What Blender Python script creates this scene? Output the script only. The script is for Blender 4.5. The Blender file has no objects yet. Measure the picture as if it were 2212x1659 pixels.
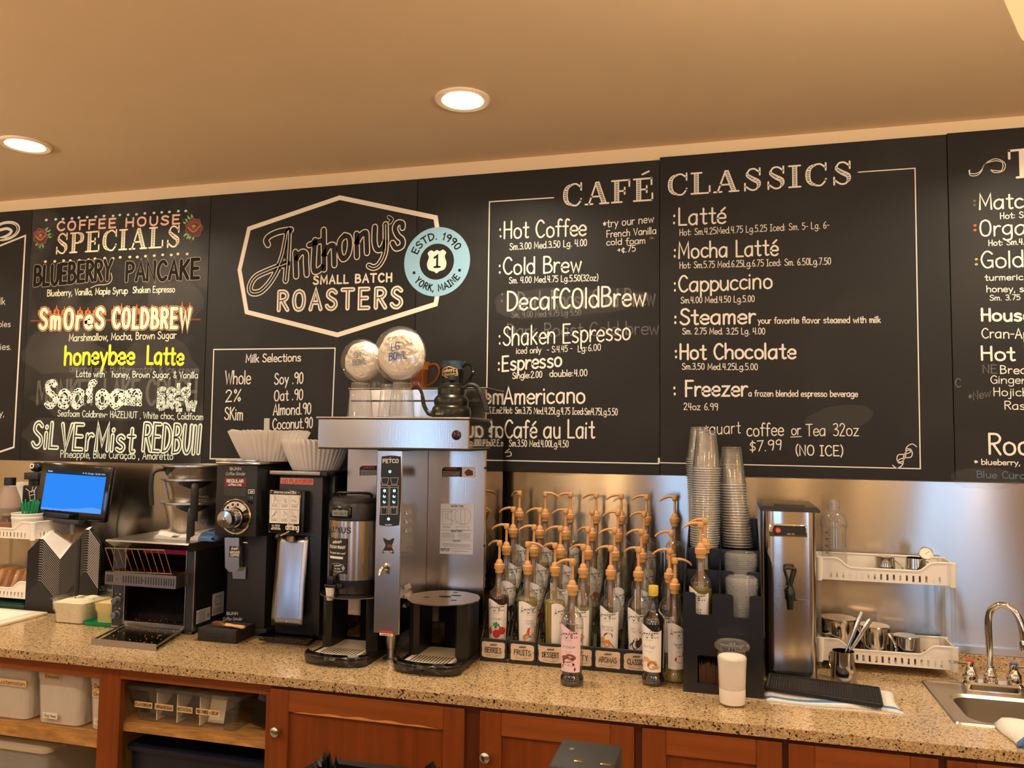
import bpy, bmesh, math, random
from mathutils import Vector, Matrix
random.seed(7)
S = bpy.context.scene
C = bpy.context.scene.collection
PI = math.pi

# ------------------------------------------------------------------ camera
FPX, YAW, PITCH, ROLL = 1720.67, .2663, .0659, .0113
CAM = Vector((0, -3.0743, 1.6791))
_f = Vector((-math.sin(YAW)*math.cos(PITCH), math.cos(YAW)*math.cos(PITCH), math.sin(PITCH)))
_r0 = Vector((math.cos(YAW), math.sin(YAW), 0)); _u0 = _r0.cross(_f)
_r = _r0*math.cos(ROLL)+_u0*math.sin(ROLL); _u = _u0*math.cos(ROLL)-_r0*math.sin(ROLL)
cd = bpy.data.cameras.new('camera'); cam = bpy.data.objects.new('camera', cd); C.objects.link(cam)
m3 = Matrix((_r, _u, -_f)).transposed()
cam.matrix_world = Matrix.Translation(CAM) @ m3.to_4x4()
cd.sensor_width = 36; cd.lens = FPX/2212*36; cd.clip_start = .02; cd.clip_end = 60
cd.dof.use_dof = True; cd.dof.focus_distance = 2.95; cd.dof.aperture_fstop = 13
S.camera = cam

def on_wall(px, py, Y=0.0):
    """where a measured point of the photograph lies on an upright plane y = Y (room metres)"""
    d = _f+_r*((px-1106)/FPX)+_u*((829.5-py)/FPX)
    return CAM+d*((Y-CAM.y)/d.y)

# ------------------------------------------------------------------ light, exposure
S.view_settings.view_transform = 'Standard'; S.view_settings.look = 'None'
S.view_settings.gamma = 1; S.view_settings.use_curve_mapping = False
S.view_settings.exposure = 0.35
cy = S.cycles
cy.max_bounces = 12; cy.diffuse_bounces = 4; cy.glossy_bounces = 5; cy.transmission_bounces = 6
cy.transparent_max_bounces = 40; cy.caustics_reflective = False; cy.caustics_refractive = False
cy.sample_clamp_indirect = 6; cy.use_denoising = True

W = bpy.data.worlds.new('world'); S.world = W; W.use_nodes = True
W.node_tree.nodes['Background'].inputs[0].default_value = (.55, .75, 1, 1)
W.node_tree.nodes['Background'].inputs[1].default_value = .5

CEIL = 2.8205; CT = .914      # ceiling and counter heights
LAMPS = [(-4.52,-.59),(-2.70,-.59),(-.865,-.58),(1.10,-.58),(2.9,-.58),
         (-4.5,-2.6),(-2.7,-2.6),(-.86,-2.6),(1.1,-2.6),(2.9,-2.6),
         (-6.3,-2.6),(-6.3,-4.8),(-4.5,-4.8),(-2.7,-4.8),(-.86,-4.8),(1.1,-4.8),(2.9,-4.8),(-5.0,-6.7),(-2.4,-6.7),(.6,-6.7),(3.6,-6.7)]  # far-left and rear lamps are added to brighten what the steel reflects
LAMP_W = 11.0; PEND_W = 42.0
for i, (x, y) in enumerate(LAMPS):
    ld = bpy.data.lights.new('downlight_lamp', 'AREA'); ld.shape = 'DISK'; ld.size = .13
    ld.energy = LAMP_W; ld.color = (1, .86, .67); ld.spread = math.radians(150)
    lo = bpy.data.objects.new('downlight_lamp', ld); C.objects.link(lo)
    lo.location = (x, y, CEIL-.016)

# ------------------------------------------------------------------ materials
def lin(h):
    if isinstance(h, (tuple, list)): return tuple(h)[:3]
    h = h.lstrip('#'); v = [int(h[i:i+2], 16)/255 for i in (0, 2, 4)]
    return tuple(c/12.92 if c <= .04045 else ((c+.055)/1.055)**2.4 for c in v)
_M = {}
def mat(name, col, rough=.5, metal=0., spec=.5, emit=0., bump=0., bscale=60., var=0., vscale=8., aniso=0., coat=0., stretch=(1,1,1)):
    if name in _M: return _M[name]
    m = bpy.data.materials.new(name); m.use_nodes = True; _M[name] = m
    n = m.node_tree.nodes; l = m.node_tree.links; p = n['Principled BSDF']
    c = (*lin(col), 1)
    p.inputs['Base Color'].default_value = c
    p.inputs['Roughness'].default_value = rough; p.inputs['Metallic'].default_value = metal
    p.inputs['Specular IOR Level'].default_value = spec
    p.inputs['Coat Weight'].default_value = coat
    if emit: p.inputs['Emission Color'].default_value = c; p.inputs['Emission Strength'].default_value = emit
    if var or bump:
        tc = n.new('ShaderNodeTexCoord'); mp = n.new('ShaderNodeMapping'); l.new(tc.outputs['Object'], mp.inputs[0])
        mp.inputs['Scale'].default_value = stretch
    if var:
        t = n.new('ShaderNodeTexNoise'); t.inputs['Scale'].default_value = vscale; t.inputs['Detail'].default_value = 5
        l.new(mp.outputs[0], t.inputs['Vector'])
        r = n.new('ShaderNodeMapRange'); r.inputs[1].default_value = .3; r.inputs[2].default_value = .7
        r.inputs[3].default_value = 1-var; r.inputs[4].default_value = 1+var; l.new(t.outputs[0], r.inputs[0])
        x = n.new('ShaderNodeVectorMath'); x.operation = 'SCALE'; x.inputs[0].default_value = c[:3]
        l.new(r.outputs[0], x.inputs['Scale']); l.new(x.outputs[0], p.inputs['Base Color'])
    if bump:
        t = n.new('ShaderNodeTexNoise'); t.inputs['Scale'].default_value = bscale; t.inputs['Detail'].default_value = 3
        l.new(mp.outputs[0], t.inputs['Vector'])
        b = n.new('ShaderNodeBump'); b.inputs['Strength'].default_value = bump; b.inputs['Distance'].default_value = .01
        l.new(t.outputs[0], b.inputs['Height']); l.new(b.outputs[0], p.inputs['Normal'])
    if aniso:
        p.inputs['Anisotropic'].default_value = aniso
        cx = n.new('ShaderNodeCombineXYZ'); cx.inputs[2].default_value = 1; l.new(cx.outputs[0], p.inputs['Tangent'])
    return m
def clear(name, tint=(1,1,1), gloss=.04, ior=1.45, haze=0., refl=1.0, edge=.55):
    """thin clear plastic or glass: lets light straight through, mirrors at grazing angles"""
    if name in _M: return _M[name]
    m = bpy.data.materials.new(name); m.use_nodes = True; _M[name] = m
    n = m.node_tree.nodes; l = m.node_tree.links; n.remove(n['Principled BSDF'])
    o = n['Material Output']; t = n.new('ShaderNodeBsdfTransparent'); t.inputs[0].default_value = (*tint, 1)
    g = n.new('ShaderNodeBsdfGlossy'); g.inputs['Roughness'].default_value = gloss
    g.inputs[0].default_value = (refl, refl, refl, 1)
    lw = n.new('ShaderNodeLayerWeight'); lw.inputs['Blend'].default_value = .5
    pw = n.new('ShaderNodeMath'); pw.operation = 'POWER'; pw.inputs[1].default_value = 3.5; l.new(lw.outputs['Facing'], pw.inputs[0])
    f = n.new('ShaderNodeMath'); f.operation = 'MULTIPLY_ADD'; f.inputs[1].default_value = .65; f.inputs[2].default_value = ((ior-1)/(ior+1))**2*1.7; l.new(pw.outputs[0], f.inputs[0])
    tm = n.new('ShaderNodeMix'); tm.data_type = 'RGBA'; l.new(pw.outputs[0], tm.inputs[0]); tm.inputs[6].default_value = (*tint, 1); tm.inputs[7].default_value = (*[c*edge for c in tint], 1); l.new(tm.outputs[2], t.inputs[0])
    mx = n.new('ShaderNodeMixShader'); l.new(f.outputs[0], mx.inputs[0])
    src = t.outputs[0]
    if haze:
        d = n.new('ShaderNodeBsdfDiffuse'); d.inputs[0].default_value = (.85, .85, .83, 1)
        h = n.new('ShaderNodeMixShader'); h.inputs[0].default_value = haze
        l.new(t.outputs[0], h.inputs[1]); l.new(d.outputs[0], h.inputs[2]); src = h.outputs[0]
    l.new(src, mx.inputs[1]); l.new(g.outputs[0], mx.inputs[2]); l.new(mx.outputs[0], o.inputs[0])
    return m
def liquid(name, col, body=.35):
    if name in _M: return _M[name]
    m = bpy.data.materials.new(name); m.use_nodes = True; _M[name] = m
    n = m.node_tree.nodes; l = m.node_tree.links; p = n['Principled BSDF']; o = n['Material Output']
    c = lin(col); p.inputs['Base Color'].default_value = (*c, 1); p.inputs['Roughness'].default_value = .08
    t = n.new('ShaderNodeBsdfTransparent'); t.inputs[0].default_value = (*[min(1, x**.6) for x in c], 1)
    mx = n.new('ShaderNodeMixShader'); mx.inputs[0].default_value = body
    l.new(t.outputs[0], mx.inputs[1]); l.new(p.outputs[0], mx.inputs[2]); l.new(mx.outputs[0], o.inputs[0])
    return m
def emission(name, col, s):
    if name in _M: return _M[name]
    m = bpy.data.materials.new(name); m.use_nodes = True; _M[name] = m
    n = m.node_tree.nodes; l = m.node_tree.links; n.remove(n['Principled BSDF'])
    e = n.new('ShaderNodeEmission'); e.inputs[0].default_value = (*lin(col), 1); e.inputs[1].default_value = s
    l.new(e.outputs[0], n['Material Output'].inputs[0]); return m

# ------------------------------------------------------------------ mesh builder
class G:
    def __init__(s): s.v = []; s.f = []; s.m = []
    def add(s, vs, fs, mi=0):
        b = len(s.v); s.v += [tuple(v) for v in vs]
        s.f += [tuple(i+b for i in f) for f in fs]; s.m += [mi]*len(fs); return s
    def box(s, x0, x1, y0, y1, z0, z1, mi=0):
        return s.add([(x0,y0,z0),(x1,y0,z0),(x1,y1,z0),(x0,y1,z0),(x0,y0,z1),(x1,y0,z1),(x1,y1,z1),(x0,y1,z1)],
                     [(0,3,2,1),(4,5,6,7),(0,1,5,4),(1,2,6,5),(2,3,7,6),(3,0,4,7)], mi)
    def rbox(s, x0, x1, y0, y1, z0, z1, r=.005, mi=0, seg=2):
        bm = bmesh.new(); bmesh.ops.create_cube(bm, size=1)
        for v in bm.verts: v.co = Vector(((x0+x1)/2+v.co.x*(x1-x0), (y0+y1)/2+v.co.y*(y1-y0), (z0+z1)/2+v.co.z*(z1-z0)))
        bmesh.ops.bevel(bm, geom=bm.edges[:], offset=r, segments=seg, affect='EDGES', profile=.5)
        bm.verts.index_update()
        s.add([v.co for v in bm.verts], [[v.index for v in f.verts] for f in bm.faces], mi); bm.free(); return s
    def prism(s, poly, axis, a, b, mi=0):
        """poly of 2-D points pushed along axis from a to b; axis x: (y,z) points, y: (x,z), z: (x,y)"""
        n = len(poly)
        def P(p, t): return (t, p[0], p[1]) if axis == 'x' else (p[0], t, p[1]) if axis == 'y' else (p[0], p[1], t)
        vs = [P(p, a) for p in poly]+[P(p, b) for p in poly]
        fs = [tuple(range(n)), tuple(range(2*n-1, n-1, -1))]+[(i, n+i, n+(i+1) % n, (i+1) % n) for i in range(n)]
        return s.add(vs, fs, mi)
    def lathe(s, prof, c=(0,0,0), seg=24, mi=0, a0=0., a1=2*PI, M=None, sx=1., sy=1.):
        full = abs(a1-a0-2*PI) < 1e-6; n = seg if full else seg+1; vs = []; fs = []
        for (r, z) in prof:
            for k in range(n):
                a = a0+(a1-a0)*k/seg; v = Vector((r*math.cos(a)*sx, r*math.sin(a)*sy, z))
                if M: v = M @ v
                vs.append((v.x+c[0], v.y+c[1], v.z+c[2]))
        for i in range(len(prof)-1):
            for k in range(seg):
                k2 = (k+1) % n; fs.append((i*n+k, i*n+k2, (i+1)*n+k2, (i+1)*n+k))
        return s.add(vs, fs, mi)
    def cyl(s, c, r, z0, z1, seg=20, mi=0, M=None, r2=None):
        r2 = r if r2 is None else r2
        return s.lathe([(.0001, z0), (r, z0), (r2, z1), (.0001, z1)], c, seg, mi, M=M)
    def rod(s, a, b, r, seg=8, mi=0, r2=None): return s.tube([a, b], [r, r if r2 is None else r2], seg, mi)
    def tube(s, pts, r, seg=8, mi=0, caps=True, flat=1.):
        pts = [Vector(p) for p in pts]; n = len(pts); R = r if isinstance(r, (list, tuple)) else [r]*n
        vs = []; up = None
        for i, p in enumerate(pts):
            t = (pts[min(i+1, n-1)]-pts[max(i-1, 0)]).normalized()
            if up is None:
                up = Vector((0,0,1)) if abs(t.z) < .9 else Vector((0,1,0))
            u = (up-t*up.dot(t)); u = u.normalized() if u.length > 1e-6 else t.orthogonal().normalized()
            up = u; w = t.cross(u)
            for k in range(seg):
                a = 2*PI*k/seg; vs.append(p+(u*math.cos(a)*flat+w*math.sin(a))*R[i])
        fs = [(i*seg+k, i*seg+(k+1) % seg, (i+1)*seg+(k+1) % seg, (i+1)*seg+k) for i in range(n-1) for k in range(seg)]
        if caps: fs += [tuple(range(seg-1, -1, -1)), tuple(range((n-1)*seg, n*seg))]
        return s.add(vs, fs, mi)
    def ball(s, c, r, seg=16, mi=0, sz=1., sx=1., sy=1.):
        return s.lathe([(max(r*math.sin(PI*i/10), 1e-4), -r*math.cos(PI*i/10)*sz) for i in range(11)], c, seg, mi, sx=sx, sy=sy)
    def join(s, o, M=None):
        b = len(s.v); s.v += [tuple(M @ Vector(v)) if M else v for v in o.v]
        s.f += [tuple(i+b for i in f) for f in o.f]; s.m += o.m; return s
    def xf(s, M): s.v = [tuple(M @ Vector(v)) for v in s.v]; return s

def build(name, g, mats, parent=None, loc=None, world=True, flat=False, ang=.6, label=None):
    """link one mesh object; with a parent its points are given in room space (world) or in the parent's own space"""
    me = bpy.data.meshes.new(name)
    off = Vector((0,0,0))
    if world:
        if parent is not None: off = org(parent)
        elif loc is not None: off = Vector(loc)
    me.from_pydata([tuple(Vector(v)-off) for v in g.v], [], g.f)
    mats = mats if isinstance(mats, (list, tuple)) else [mats]
    for m in mats: me.materials.append(m)
    me.polygons.foreach_set('material_index', g.m)
    if not flat:
        me.polygons.foreach_set('use_smooth', [True]*len(g.f)); me.set_sharp_from_angle(angle=ang)
    me.validate()
    o = bpy.data.objects.new(name, me); C.objects.link(o)
    if parent is not None: o.parent = parent
    elif loc is not None: o.location = loc
    if label: o['label'] = label
    return o
def org(o):
    v = Vector(o.location)
    while o.parent is not None: o = o.parent; v = v+Vector(o.location)
    return v
def tag(o, label, cat, group=None):
    o['label'] = label; o['category'] = cat
    if group: o['group'] = group
    return o
def thing(name, label, cat, loc, rz=0., group=None):
    o = bpy.data.objects.new(name, None); C.objects.link(o); o.empty_display_size = .02
    o.location = loc; o.rotation_euler = (0, 0, rz); return tag(o, label, cat, group)
def struct(name, g, m, **k):
    o = build(name, g, m, **k); o['kind'] = 'structure'; return o
def dup(root, loc, label, group=None, rz=None, swap=None):
    """copy of a thing with copies of its parts and sub-parts; swap gives other meshes to named parts"""
    def cp(o, par):
        c = o.copy(); C.objects.link(c); c.parent = par
        if swap:
            b = o.name.split('.')[0]
            if b in swap: c.data = swap[b]
        for ch in [x for x in bpy.data.objects if x.parent is o]: cp(ch, c)
        return c
    r = cp(root, None); r.location = loc; r['label'] = label
    if rz is not None: r.rotation_euler = (0, 0, rz)
    if group: r['group'] = group
    return r
# ------------------------------------------------------------------ hand lettering: single-stroke glyphs drawn as flat ribbons
# cap height 10; '~' marks a curved stroke; the last number is the advance width
_G = {
'a':'~5 5.4 3 6.2 .7 4.6 .5 1.6 2.2 0 4.2 1 5 3|5 6 5 0|5.9','b':'.5 10 .5 0|~.5 3.5 1.5 5.5 3.2 6 5 4.5 5 1.8 3.2 0 1.5 .2 .5 1.5|5.4',
'c':'~4.6 5.2 3 6 1 5 .4 3 1 .8 3 0 4.8 .9|5','d':'5 10 5 0|~5 3.5 4 5.5 2.3 6 .5 4.5 .5 1.8 2.2 0 4 .3 5 2|5.7',
'e':'~.6 3 2.7 3.1 4.8 3.2 4.6 5 2.8 6 1 5 .4 3 1 .8 3 0 4.8 .9|5.2','f':'~4.2 9.3 3 10 2 9 1.8 7 1.8 0|.3 6 3.7 6|3.9',
'g':'~5 5.4 3 6.2 .7 4.6 .6 2 2.3 .5 4.2 1.3 5 3|~5 6 5 -1 4 -3 2 -3.2 .6 -2.3|5.8','h':'.5 10 .5 0|~.5 3.5 1.6 5.6 3.2 6 4.6 5 4.8 3 4.8 0|5.5',
'i':'.5 6 .5 0|.5 8 .6 8.4|1.4','j':'~1.5 6 1.5 -1.5 .8 -3 -.5 -2.8|1.5 8 1.5 8.4|2.2','k':'.5 10 .5 0|4.2 6 .6 2.8|1.6 3.6 4.6 0|4.8',
'l':'.5 10 .5 0|1.4','m':'.5 6 .5 0|~.5 3.5 1.2 5.5 2.3 6 3.3 5.2 3.4 3.5 3.4 0|~3.4 3.5 4.2 5.5 5.4 6 6.4 5.2 6.5 3.5 6.5 0|7.2',
'n':'.5 6 .5 0|~.5 3.5 1.6 5.6 3.2 6 4.6 5 4.8 3 4.8 0|5.5','o':'~2.7 6 .9 5.1 .4 3 1 .8 2.8 0 4.7 1 5.2 3 4.6 5 2.7 6|5.6',
'p':'.5 6 .5 -3.2|~.5 4 1.6 5.7 3.2 6 5 4.5 5 1.8 3.2 0 1.5 .3 .5 1.5|5.5','q':'5 6 5 -3.2 5.8 -2.2|~5 4 3.9 5.7 2.3 6 .5 4.5 .5 1.8 2.3 0 4 .3 5 1.5|5.9',
'r':'.5 6 .5 0|~.5 3.5 1.4 5.4 2.8 6 3.6 5.6|3.8','s':'~4 5.2 2.5 6 .9 5.3 .8 4 2.4 3.1 4 2.2 4 .8 2.4 0 .5 .7|4.6',
't':'~2 9 2 4 2 1 2.7 0 3.8 .3|.3 6 3.8 6|4','u':'~.5 6 .5 2 1.6 .1 3.2 .2 4.6 2|4.7 6 4.7 0|5.4','v':'.2 6 2.4 0 4.6 6|4.9',
'w':'.2 6 1.8 0 3.4 5 5 0 6.6 6|6.9','x':'.4 6 4.4 0|4.4 6 .4 0|4.9','y':'.3 6 2.6 .6|4.8 6 1.4 -3.2|5.1','z':'.4 6 4.4 6 .4 0 4.6 0|5',
'A':'.2 0 3 10 5.8 0|1.2 3.5 4.8 3.5|6','B':'.6 10 .6 0|~.6 10 3.5 9.8 4.8 8 3.8 6 .6 5.4|~.6 5.4 4 5.2 5.6 3 4.4 .6 .6 0|6',
'C':'~5.6 8.4 4 10 2 9.4 .5 6.5 .5 3.5 2 .6 4 0 5.8 1.4|6.1','D':'.6 10 .6 0|~.6 10 3.6 9.4 5.8 6.8 5.8 3.2 3.6 .6 .6 0|6.4',
'E':'5 10 .6 10 .6 0 5.2 0|.6 5.2 4.4 5.2|5.6','F':'5 10 .6 10 .6 0|.6 5.2 4.4 5.2|5.2',
'G':'~5.8 8.4 4 10 2 9.4 .5 6.5 .5 3.5 2 .6 4 0 5.8 1.6|3.6 4.4 5.9 4.4 5.9 .4|6.5','H':'.6 10 .6 0|5.4 10 5.4 0|.6 5.2 5.4 5.2|6.1',
'I':'.2 10 3.2 10|1.7 10 1.7 0|.2 0 3.2 0|3.5','J':'~3.6 10 3.6 2.5 2.6 .2 1 .2 .2 2|4.3','K':'.6 10 .6 0|5.2 10 .8 4.6|1.8 5.6 5.4 0|5.6',
'L':'.6 10 .6 0 4.8 0|5','M':'.5 0 .8 10 3.8 2.5 6.8 10 7.1 0|7.7','N':'.6 0 .6 10 5.4 0 5.4 10|6.1',
'O':'~3.2 10 1.2 8.8 .4 5 1.2 1.2 3.2 0 5.2 1.2 6 5 5.2 8.8 3.2 10|6.5','P':'.6 10 .6 0|~.6 10 3.8 9.8 5.2 7.8 4 5.6 .6 5|5.5',
'Q':'~3.2 10 1.2 8.8 .4 5 1.2 1.2 3.2 0 5.2 1.2 6 5 5.2 8.8 3.2 10|4 2.5 6.4 -.8|6.6','R':'.6 10 .6 0|~.6 10 3.8 9.8 5.2 7.8 4 5.6 .6 5|2.4 5.1 5.5 0|5.7',
'S':'~5 8.6 3.2 10 1.2 9.2 .8 7 2.6 5.4 4.6 4 5 1.8 3.4 .1 1.4 .3 .2 1.6|5.5','T':'.1 10 5.9 10|3 10 3 0|6',
'U':'~.6 10 .6 3 2 .2 4 .2 5.4 3 5.4 10|6','V':'.2 10 3 0 5.8 10|6','W':'.2 10 2.2 0 4.2 8 6.2 0 8.2 10|8.4','X':'.4 10 5.4 0|5.4 10 .4 0|5.8',
'Y':'.3 10 3 5 5.7 10|3 5 3 0|6','Z':'.4 10 5.4 10 .4 0 5.6 0|6',
'0':'~2.6 10 .9 8.4 .5 5 .9 1.6 2.6 0 4.3 1.6 4.7 5 4.3 8.4 2.6 10|5.2','1':'.4 7.6 1.8 10 1.8 0|2.6','2':'~.5 8 1.4 9.7 3 10 4.4 8.6 4.2 6.6 .4 0|.4 0 4.8 0|5.2',
'3':'~.6 9 2.4 10 4.2 9 4 6.6 2 5.3|~2 5.3 4.4 4.6 4.6 1.6 2.6 0 .4 1|5.1','4':'.9 10 .5 4 4.6 4|4 10 3.8 0|5.1','5':'4.4 10 .9 10 .7 5.6|~.7 5.6 2.6 6.2 4.5 4.6 4.4 1.6 2.4 0 .4 .8|5',
'6':'~4 9.8 1.6 7.4 .5 3.4 1.6 .3 3.6 .4 4.6 2.6 3.4 4.8 1.4 4.2 .6 2.6|5','7':'.4 10 4.8 10 1.6 0|5','8':'~2.6 5.4 .8 7.4 2.6 10 4.4 7.6 2.6 5.4 .5 2.6 2.6 0 4.7 2.6 2.6 5.4|5.2',
'9':'~4.4 8.4 2.8 10 .8 8.6 .8 6.2 2.6 5.2 4.3 6.6|~4.4 9 4.3 4 3.6 0|5','.':'.5 0 .6 .5|1.6',',':'.7 .5 .2 -1.6|1.6',':':'.6 1 .6 1.6|.6 5 .6 5.6|2.2',
'!':'.5 10 .5 3|.5 0 .5 .5|1.4',"'":'.6 10 .3 7.8|1.2','-':'.3 4.5 3 4.5|3.3','(':'~2 11 .6 8 .5 3 2 -1|2.3',')':'~.4 11 1.8 8 1.9 3 .4 -1|2.3','*':'2 7.4 2 2.6|.2 6.2 3.8 3.8|3.8 6.2 .2 3.8|4.2',
'&':'~5 0 1 7 1.4 9.4 3.2 9.6 3.6 7.4 .6 3 1.2 .4 3.4 .4 5 3.4|5.4','%':'5.4 10 .6 0|~1.5 10 .6 8.6 1.5 7 2.4 8.6 1.5 10|~4.6 3 3.7 1.5 4.6 0 5.5 1.5 4.6 3|6',
'$':'~4.4 8 2.4 9 .6 7.6 1.2 5.8 3.8 4.2 4.2 2.2 2.4 1 .4 2|2.4 10.6 2.4 -.8|4.8','+':'.2 4 4.2 4|2.2 6.2 2.2 1.8|4.6','#':'1.5 9 .9 1|4 9 3.4 1|.2 6.4 4.8 6.4|0 3.6 4.6 3.6|5',
'=':'.3 5.6 3.6 5.6|.3 3 3.6 3|4','"':'.5 10 .5 7.4|2 10 2 7.4|2.6','/':'0 0 3 10|3.2','?':'~.4 8.4 2 10 4 8.4 2.4 5.6 2.2 3|2.2 0 2.2 .5|4.4','_':'0 -1 4 -1|4','¢':'~4 5.2 2.4 6 .6 4.6 .6 1.6 2.4 0 4 .8|2.4 7.4 2.4 -1.2|4.6',
}
_G['é'] = _G['e'].rsplit('|',1)[0]+'|2.2 7.2 4.4 9.2|'+_G['e'].rsplit('|',1)[1]
_G['ç'] = _G['c'].rsplit('|',1)[0]+'|3 0 3.4 -1.2 2.4 -2|'+_G['c'].rsplit('|',1)[1]
def spline(P, n=4, closed=False):
    if len(P) < 3: return P
    out = []; N = len(P)
    for i in range(N if closed else N-1):
        if closed: a, b, c, d = P[i-1], P[i], P[(i+1) % N], P[(i+2) % N]
        else: a, b, c, d = P[max(i-1, 0)], P[i], P[i+1], P[min(i+2, N-1)]
        for k in range(n):
            t = k/n
            out.append(tuple(.5*(2*b[j]+(c[j]-a[j])*t+(2*a[j]-5*b[j]+4*c[j]-d[j])*t*t+(3*b[j]-a[j]-3*c[j]+d[j])*t**3) for j in range(len(b))))
    out.append(P[0] if closed else P[-1]); return out
_cache = {}
def glyph(ch):
    if ch in _cache: return _cache[ch]
    if ch == ' ' or ch not in _G: r = ([], 3.2)
    else:
        parts = _G[ch].split('|'); st = []
        for q in parts[:-1]:
            cur = q.startswith('~'); v = [float(x) for x in q.lstrip('~').split()]
            P = [(v[i], v[i+1]) for i in range(0, len(v), 2)]
            st.append(spline(P, 3) if cur else P)
        r = (st, float(parts[-1]))
    _cache[ch] = r; return r
def strokes(s, gap=.9):
    """all pen strokes of a line of text in glyph units, and its width"""
    x = 0; out = []
    for ch in s:
        st, w = glyph(ch)
        out += [[(px+x, py) for px, py in q] for q in st]; x += w+gap
    return out, max(x-gap, .1)
def ribbon(g, P, w, to3, mi=0, cap=3):
    """flat ribbon of width w (or list of widths) along 2-D points P; to3 maps 2-D to room points"""
    n = len(P); Wd = w if isinstance(w, (list, tuple)) else [w]*n
    closed = n > 3 and (P[0][0]-P[-1][0])**2+(P[0][1]-P[-1][1])**2 < 1e-12
    L = []; R = []
    for i in range(n):
        a = P[i-1] if i else (P[-2] if closed else P[i]); b = P[i+1] if i < n-1 else (P[1] if closed else P[i])
        def nrm(p, q):
            dx, dy = q[0]-p[0], q[1]-p[1]; l = math.hypot(dx, dy); return (dx/l, dy/l) if l > 1e-9 else None
        d1 = nrm(a, P[i]); d2 = nrm(P[i], b); d1 = d1 or d2 or (1, 0); d2 = d2 or d1
        tx, ty = d1[0]+d2[0], d1[1]+d2[1]; l = math.hypot(tx, ty)
        if l < .3: tx, ty, l = d2[0], d2[1], 1
        tx /= l; ty /= l; c = max(.5, tx*d2[0]+ty*d2[1]); h = Wd[i]/2/c
        L.append((P[i][0]-ty*h, P[i][1]+tx*h)); R.append((P[i][0]+ty*h, P[i][1]-tx*h))
    vs = [to3(*p) for p in L]+[to3(*p) for p in R]
    fs = [(n+i, n+i+1, i+1, i) for i in range(n-1)]
    if cap and not closed:
        for e, o in ((0, 1), (n-1, n-2)):
            dx, dy = P[e][0]-P[o][0], P[e][1]-P[o][1]; a0 = math.atan2(dy, dx); b = len(vs)
            for k in range(cap+2):
                a = a0-PI/2+PI*k/(cap+1); vs.append(to3(P[e][0]+math.cos(a)*Wd[e]/2, P[e][1]+math.sin(a)*Wd[e]/2))
            fs.append(tuple(range(b, b+cap+2)))
    g.add(vs, fs, mi)
def fan(g, P, to3, mi=0):
    g.add([to3(*p) for p in P], [tuple(range(len(P)))], mi)
def write(g, s, a, b, h, w, to3, mi=0, wob=.0, gap=.9, slant=0., thick=None):
    """letter s along the baseline from a to b (2-D), cap height h, pen width w"""
    st, tw = strokes(s, gap); dx, dy = (b[0]-a[0])/tw, (b[1]-a[1])/tw
    k = h/10; rnd = random.Random(s)
    for i_, q in enumerate(st):
        off = 2.4e-5*(i_ % 12)
        def to3_(x, y, o=off): v = to3(x, y); return (v[0], v[1]-o, v[2])
        ox, oy = rnd.uniform(-wob, wob), rnd.uniform(-wob, wob)
        P = [(a[0]+x*dx+(y*slant)*k+ox*h, a[1]+x*dy+y*k+oy*h) for x, y in q]
        ribbon(g, P, w, to3_, mi)
# ------------------------------------------------------------------ the room
cream = mat('cream_wall_paint', '#e3cba4', .8, spec=.2, var=.03, vscale=1.2)
ceilm = mat('tan_ceiling_paint', '#ddc5a2', .85, spec=.15, var=.05, vscale=.9, bump=.02, bscale=30)
floorm = mat('brown_floor_tile', '#a08c70', .5, var=.1)
XL, XR, YF = -7.0, 4.2, -7.5
struct('wall_back', G().box(XL, XR, .02, .16, 0, CEIL), cream)
struct('ceiling', G().box(XL, XR, YF-.1, .16, CEIL, CEIL+.1), ceilm)
struct('floor', G().box(XL, XR, YF-.1, .16, -.1, 0), floorm)
struct('wall_left', G().box(XL-.1, XL, YF, .16, 0, CEIL), cream)
struct('wall_right', G().box(XR, XR+.1, YF, .16, 0, CEIL), cream)
# street side of the café behind the viewer: wall with three tall windows
WIN = [(-6.5,-5.6), (-4.15,-3.4), (-.95,-.15), (2.15,3.15)]
wz0, wz1 = .75, 2.35
g = G(); xs = [XL]+[v for w in WIN for v in w]+[XR]
for a, b in zip(xs[0::2], xs[1::2]): g.box(a, b, YF-.1, YF, 0, CEIL)
for a, b in WIN: g.box(a, b, YF-.1, YF, 0, wz0); g.box(a, b, YF-.1, YF, wz1, CEIL)
struct('wall_front', g, mat('brown_wall_paint', '#cbb48e', .8))
frm = mat('dark_window_frame', '#2a2420', .5)
day = emission("overcast_daylight", "#9cc6f8", 6.0)
for i, (a, b) in enumerate(WIN):
    g = G(); t = .04
    g.box(a, a+t, YF-.08, YF, wz0, wz1).box(b-t, b, YF-.08, YF, wz0, wz1).box(a+t, b-t, YF-.08, YF, wz0, wz0+t).box(a+t, b-t, YF-.08, YF, wz1-t, wz1)
    g.box((a+b)/2-.015, (a+b)/2+.015, YF-.07, YF-.01, wz0+t, wz1-t)
    w = struct('window_%d' % (i+1), g, frm)
    build('window_pane', G().box(a+t, b-t, YF-.06, YF-.05, wz0+t, wz1-t), day, w)

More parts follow.
